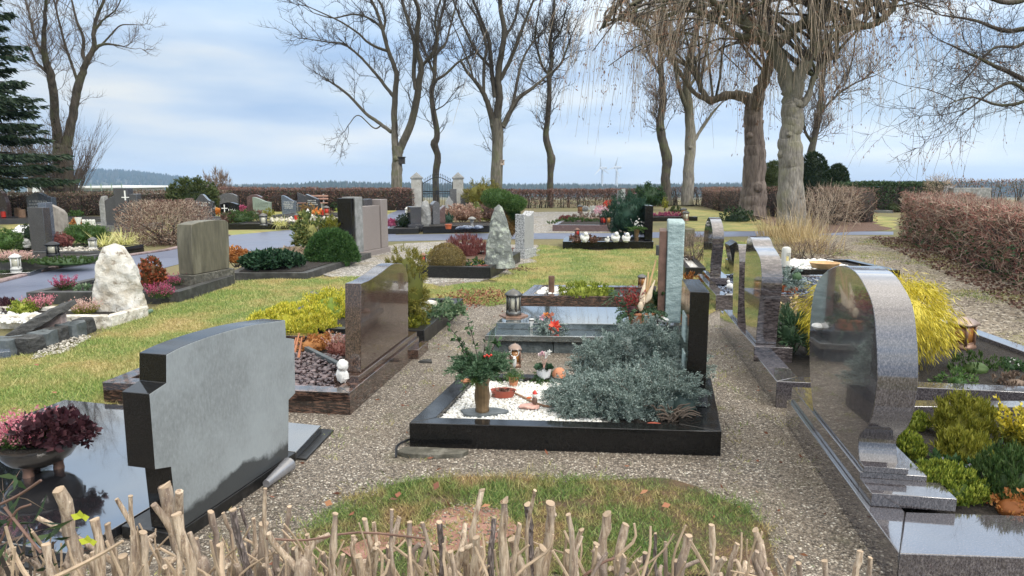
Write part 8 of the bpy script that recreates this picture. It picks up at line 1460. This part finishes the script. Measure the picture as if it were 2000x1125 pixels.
# ================================================================ the cut hedge in the foreground
hc = Vector((-.2, 1.45, 0)); tH = T('cut_hedge', 'freshly cut bare hedge stubs along the bottom edge of the picture', 'hedge', hc)
def stem(px, py, rpx, lean=0.0, fork=None, Y=None, m=None):
    """one cut stem: its top at the photo point, rooted in the ground under it"""
    Y = Y or 1.25 + .45 * rng.random(); tp_ = ph(px, py, Y); s = pxm(Y); r = rpx * s; b = MB(); base = Vector((tp_.x - lean * .35 + rng.normal() * .02, Y + .05 + rng.normal() * .03, 0)); mid = base.lerp(tp_, .6) + Vector((lean * .10 + rng.normal() * .03, rng.normal() * .02, 0)); lo = base.lerp(tp_, .86) + Vector((lean * .04 + rng.normal() * .012, rng.normal() * .01, 0))
    S = smooth_line([base, mid, lo, tp_], 12); S[1:-1] += rng.normal(size=(10, 3)) * r * .22; Rr = np.linspace(r * 1.4, r * .95, 12) * (1 + .13 * rng.normal(size=12)); b.tube(S, Rr, 9, cap=False)
    # knots below the cut
    for q in range(2): i = rng.integers(7, 11); a = rng.random() * 6.28; b.ball(S[i] + np.array((math.cos(a), math.sin(a) * .6, 0)) * r * .8, r * (.35 + .3 * rng.random()), 7, 5, .3, q)
    # slanted pale cut face
    d = unit(S[-1] - S[-2]); n_ = 9; ring = b.v[0][-n_:] if False else None
    c_ = S[-1]; an = np.arange(n_) * 6.283 / n_; A = unit(np.cross(d, (0, 1.0, .1))); B = np.cross(d, A); sl = rng.normal() * .5
    v = c_ + r * 1.0 * (A * np.cos(an)[:, None] + B * np.sin(an)[:, None]) + d * (r * (.12 + sl * np.cos(an) * .6 + .25 * rng.random(n_)))[:, None]; v0 = c_ + r * 1.0 * (A * np.cos(an)[:, None] + B * np.sin(an)[:, None]) - d * r * .1
    b.add(np.vstack([v0, v, c_ + d * r * .2]), [[i, (i + 1) % n_, n_ + (i + 1) % n_, n_ + i] for i in range(n_)] + [[n_ + i, n_ + (i + 1) % n_, 2 * n_] for i in range(n_)], 1)
    if fork:
        for (fx, fy, fr) in fork: e = ph(fx, fy, Y - .03); b.tube(smooth_line([S[7], Vector(S[7]).lerp(e, .5) + Vector((0, 0, .01)), e], 7), np.linspace(fr * s * 1.1, fr * s * .8, 7), 7)
    b.build('stem', [M[m or ('cutbark' if rng.random() < .78 else 'violetbark')], M['cutwood']], tH, ang=60)
big = [(115, 955, 15, .1), (322, 948, 15, -.05, [(350, 960, 10), (300, 985, 8)]), (255, 965, 6, .05), (228, 975, 5, -.03), (210, 1020, 8, .35, [(70, 1010, 6)]), (185, 1015, 12, .1), (90, 1060, 11, -.05), (345, 1005, 13, .02), (412, 1000, 8, 0), (436, 1000, 5, 0), (455, 995, 9, 0), (518, 950, 5, -.08), (470, 985, 4, -.1), (495, 1010, 5, .1), (515, 1020, 13, .05), (565, 985, 6, .03), (600, 1040, 6, 0), (655, 1003, 8, .0), (690, 1045, 6, 0), (712, 1010, 7, 0), (730, 1020, 5, .05), (765, 992, 5, 0), (780, 1005, 7, 0), (800, 1015, 7, .12), (825, 1018, 5, .0), (858, 1015, 8, .05), (905, 1040, 9, .15), (941, 955, 8, -.05), (985, 975, 11, .0), (965, 1010, 7, -.1), (1045, 955, 5, .05), (1030, 985, 9, 0), (1075, 980, 12, .05), (1110, 1005, 7, .0), (1135, 1030, 7, .1), (1185, 1000, 12, .08), (1165, 1060, 9, 0), (1222, 1025, 10, .0), (1260, 1075, 7, .05), (1300, 1055, 5, 0), (1345, 1045, 10, .04), (1390, 1025, 8, .12), (1440, 1060, 7, .05), (1475, 1035, 9, .12), (1545, 1085, 8, .06), (1610, 1095, 8, .0), (1680, 1075, 8, .4), (1700, 1085, 6, .3), (1560, 1095, 7, .15), (1500, 1105, 6, .0),
       (20, 1080, 9, 0), (140, 1050, 8, .15), (280, 1040, 10, -.1), (380, 1050, 11, 0), (540, 1075, 9, .1), (575, 1070, 8, -.1), (630, 1075, 7, .05), (760, 1065, 9, 0), (880, 1075, 8, 0), (930, 1050, 10, .05), (1000, 1050, 12, -.05), (1060, 1070, 12, .05), (1110, 1075, 9, .1), (1220, 1085, 8, 0), (1320, 1090, 8, .05), (840, 1060, 6, 0), (1015, 1020, 6, .1), (430, 1065, 10, .05), (475, 1060, 8, 0), (240, 1085, 12, .1), (330, 1090, 12, 0), (700, 1085, 9, 0), (1400, 1085, 7, .1), (1280, 1040, 4, 0), (670, 1080, 6, .1), (60, 1030, 4, .1)]
for q in big: stem(q[0], q[1] + 6 * rng.random(), q[2] * .80, q[3], q[4] if len(q) > 4 else None)
for i in range(24):                                # gnarled knuckles from which the stubs grow
    px = -10 + 1560 * (i + .8 * rng.random()) / 24; py = 1085 + 55 * rng.random() + (25 if px > 1250 else 0); Y = 1.25 + .4 * rng.random(); c_ = ph(px, py, Y); r = (9 + 8 * rng.random()) * pxm(Y); b = MB()
    b.trunk(smooth_line([c_ - Vector((rng.normal() * .02, 0, .45)), c_ - Vector((rng.normal() * .015, 0, .2)), c_ - Vector((0, 0, .05)), c_], 8), r * np.array((.8, .75, .8, .85, .95, 1.15, 1.1, .6)), 11, i)
    for k in range(int(2 + rng.random() * 3)): e = c_ + Vector((rng.normal() * .035, rng.normal() * .03, .02 + .05 * rng.random())); b.tube(smooth_line([c_ - Vector((0, 0, .04)), c_.lerp(e, .5) + Vector((rng.normal() * .008, 0, 0)), e], 6), r * np.array((.6, .5, .42, .4, .38, .36)), 8)
    b.build('stump', [M['cutbark'], M['cutwood']], tH, ang=60)
b = MB()
for i in range(120):
    px = -20 + 1540 * rng.random(); Y = 1.2 + .5 * rng.random(); tp_ = ph(px, 1020 + 100 * rng.random(), Y); ln = .12 + .18 * rng.random(); a = rng.normal() * .45; s0 = tp_ - Vector((math.sin(a) * ln, rng.normal() * .05, abs(math.cos(a)) * ln)); b.tube(smooth_line([s0, s0.lerp(tp_, .35) + Vector((rng.normal() * .012, 0, 0)), s0.lerp(tp_, .7) + Vector((rng.normal() * .012, 0, 0)), tp_], 9), np.linspace(.0042, .0024, 9) * (.6 + .8 * rng.random()), 5)
b.build('thin_twigs', M['cutwood'], tH)['kind'] = 'stuff'
b = MB()
for (pts, r) in (([(0, 985), (40, 965), (80, 938)], .003), ([(8, 990), (40, 1030), (80, 1080)], .003), ([(1140, 1125), (1175, 1100), (1200, 1090)], .003), ([(830, 1052), (700, 1040), (600, 1055), (520, 1052)], .0025), ([(0, 1060), (30, 1000), (60, 985)], .0025)): b.tube(smooth_line([ph(x, y, 1.3) for x, y in pts], 10), r, 5)
b.build('stray_twigs', M['rust'], tH)['kind'] = 'stuff'
for px, py, lab in ((160, 1012, 0), (175, 1060, 1)):
    c = ph(px, py, 1.3); b = MB(); D = np.array([(math.cos(a), -.3, math.sin(a)) for a in (.3, 1.5, 2.6)]); b.leaves(np.array([c] * 3), D, .022, .016, N=np.tile((0, -1.0, .2), (3, 1))); b.build('young_leaves', M['limeleaf'], tH, smooth=False)
c = Vector((-1.0, 1.45, .0)); t = twig_shrub('dark_shoots', 'leafy dark greenish shoots at the lower left corner beside the cut stubs', Vector((ph(10, 1060, 1.35).x, 1.35, .35)), (.10, .12, .70), 'browntwig', 120, .08, .004, 71, (170, .055, .012, 'privet'), stems=10)
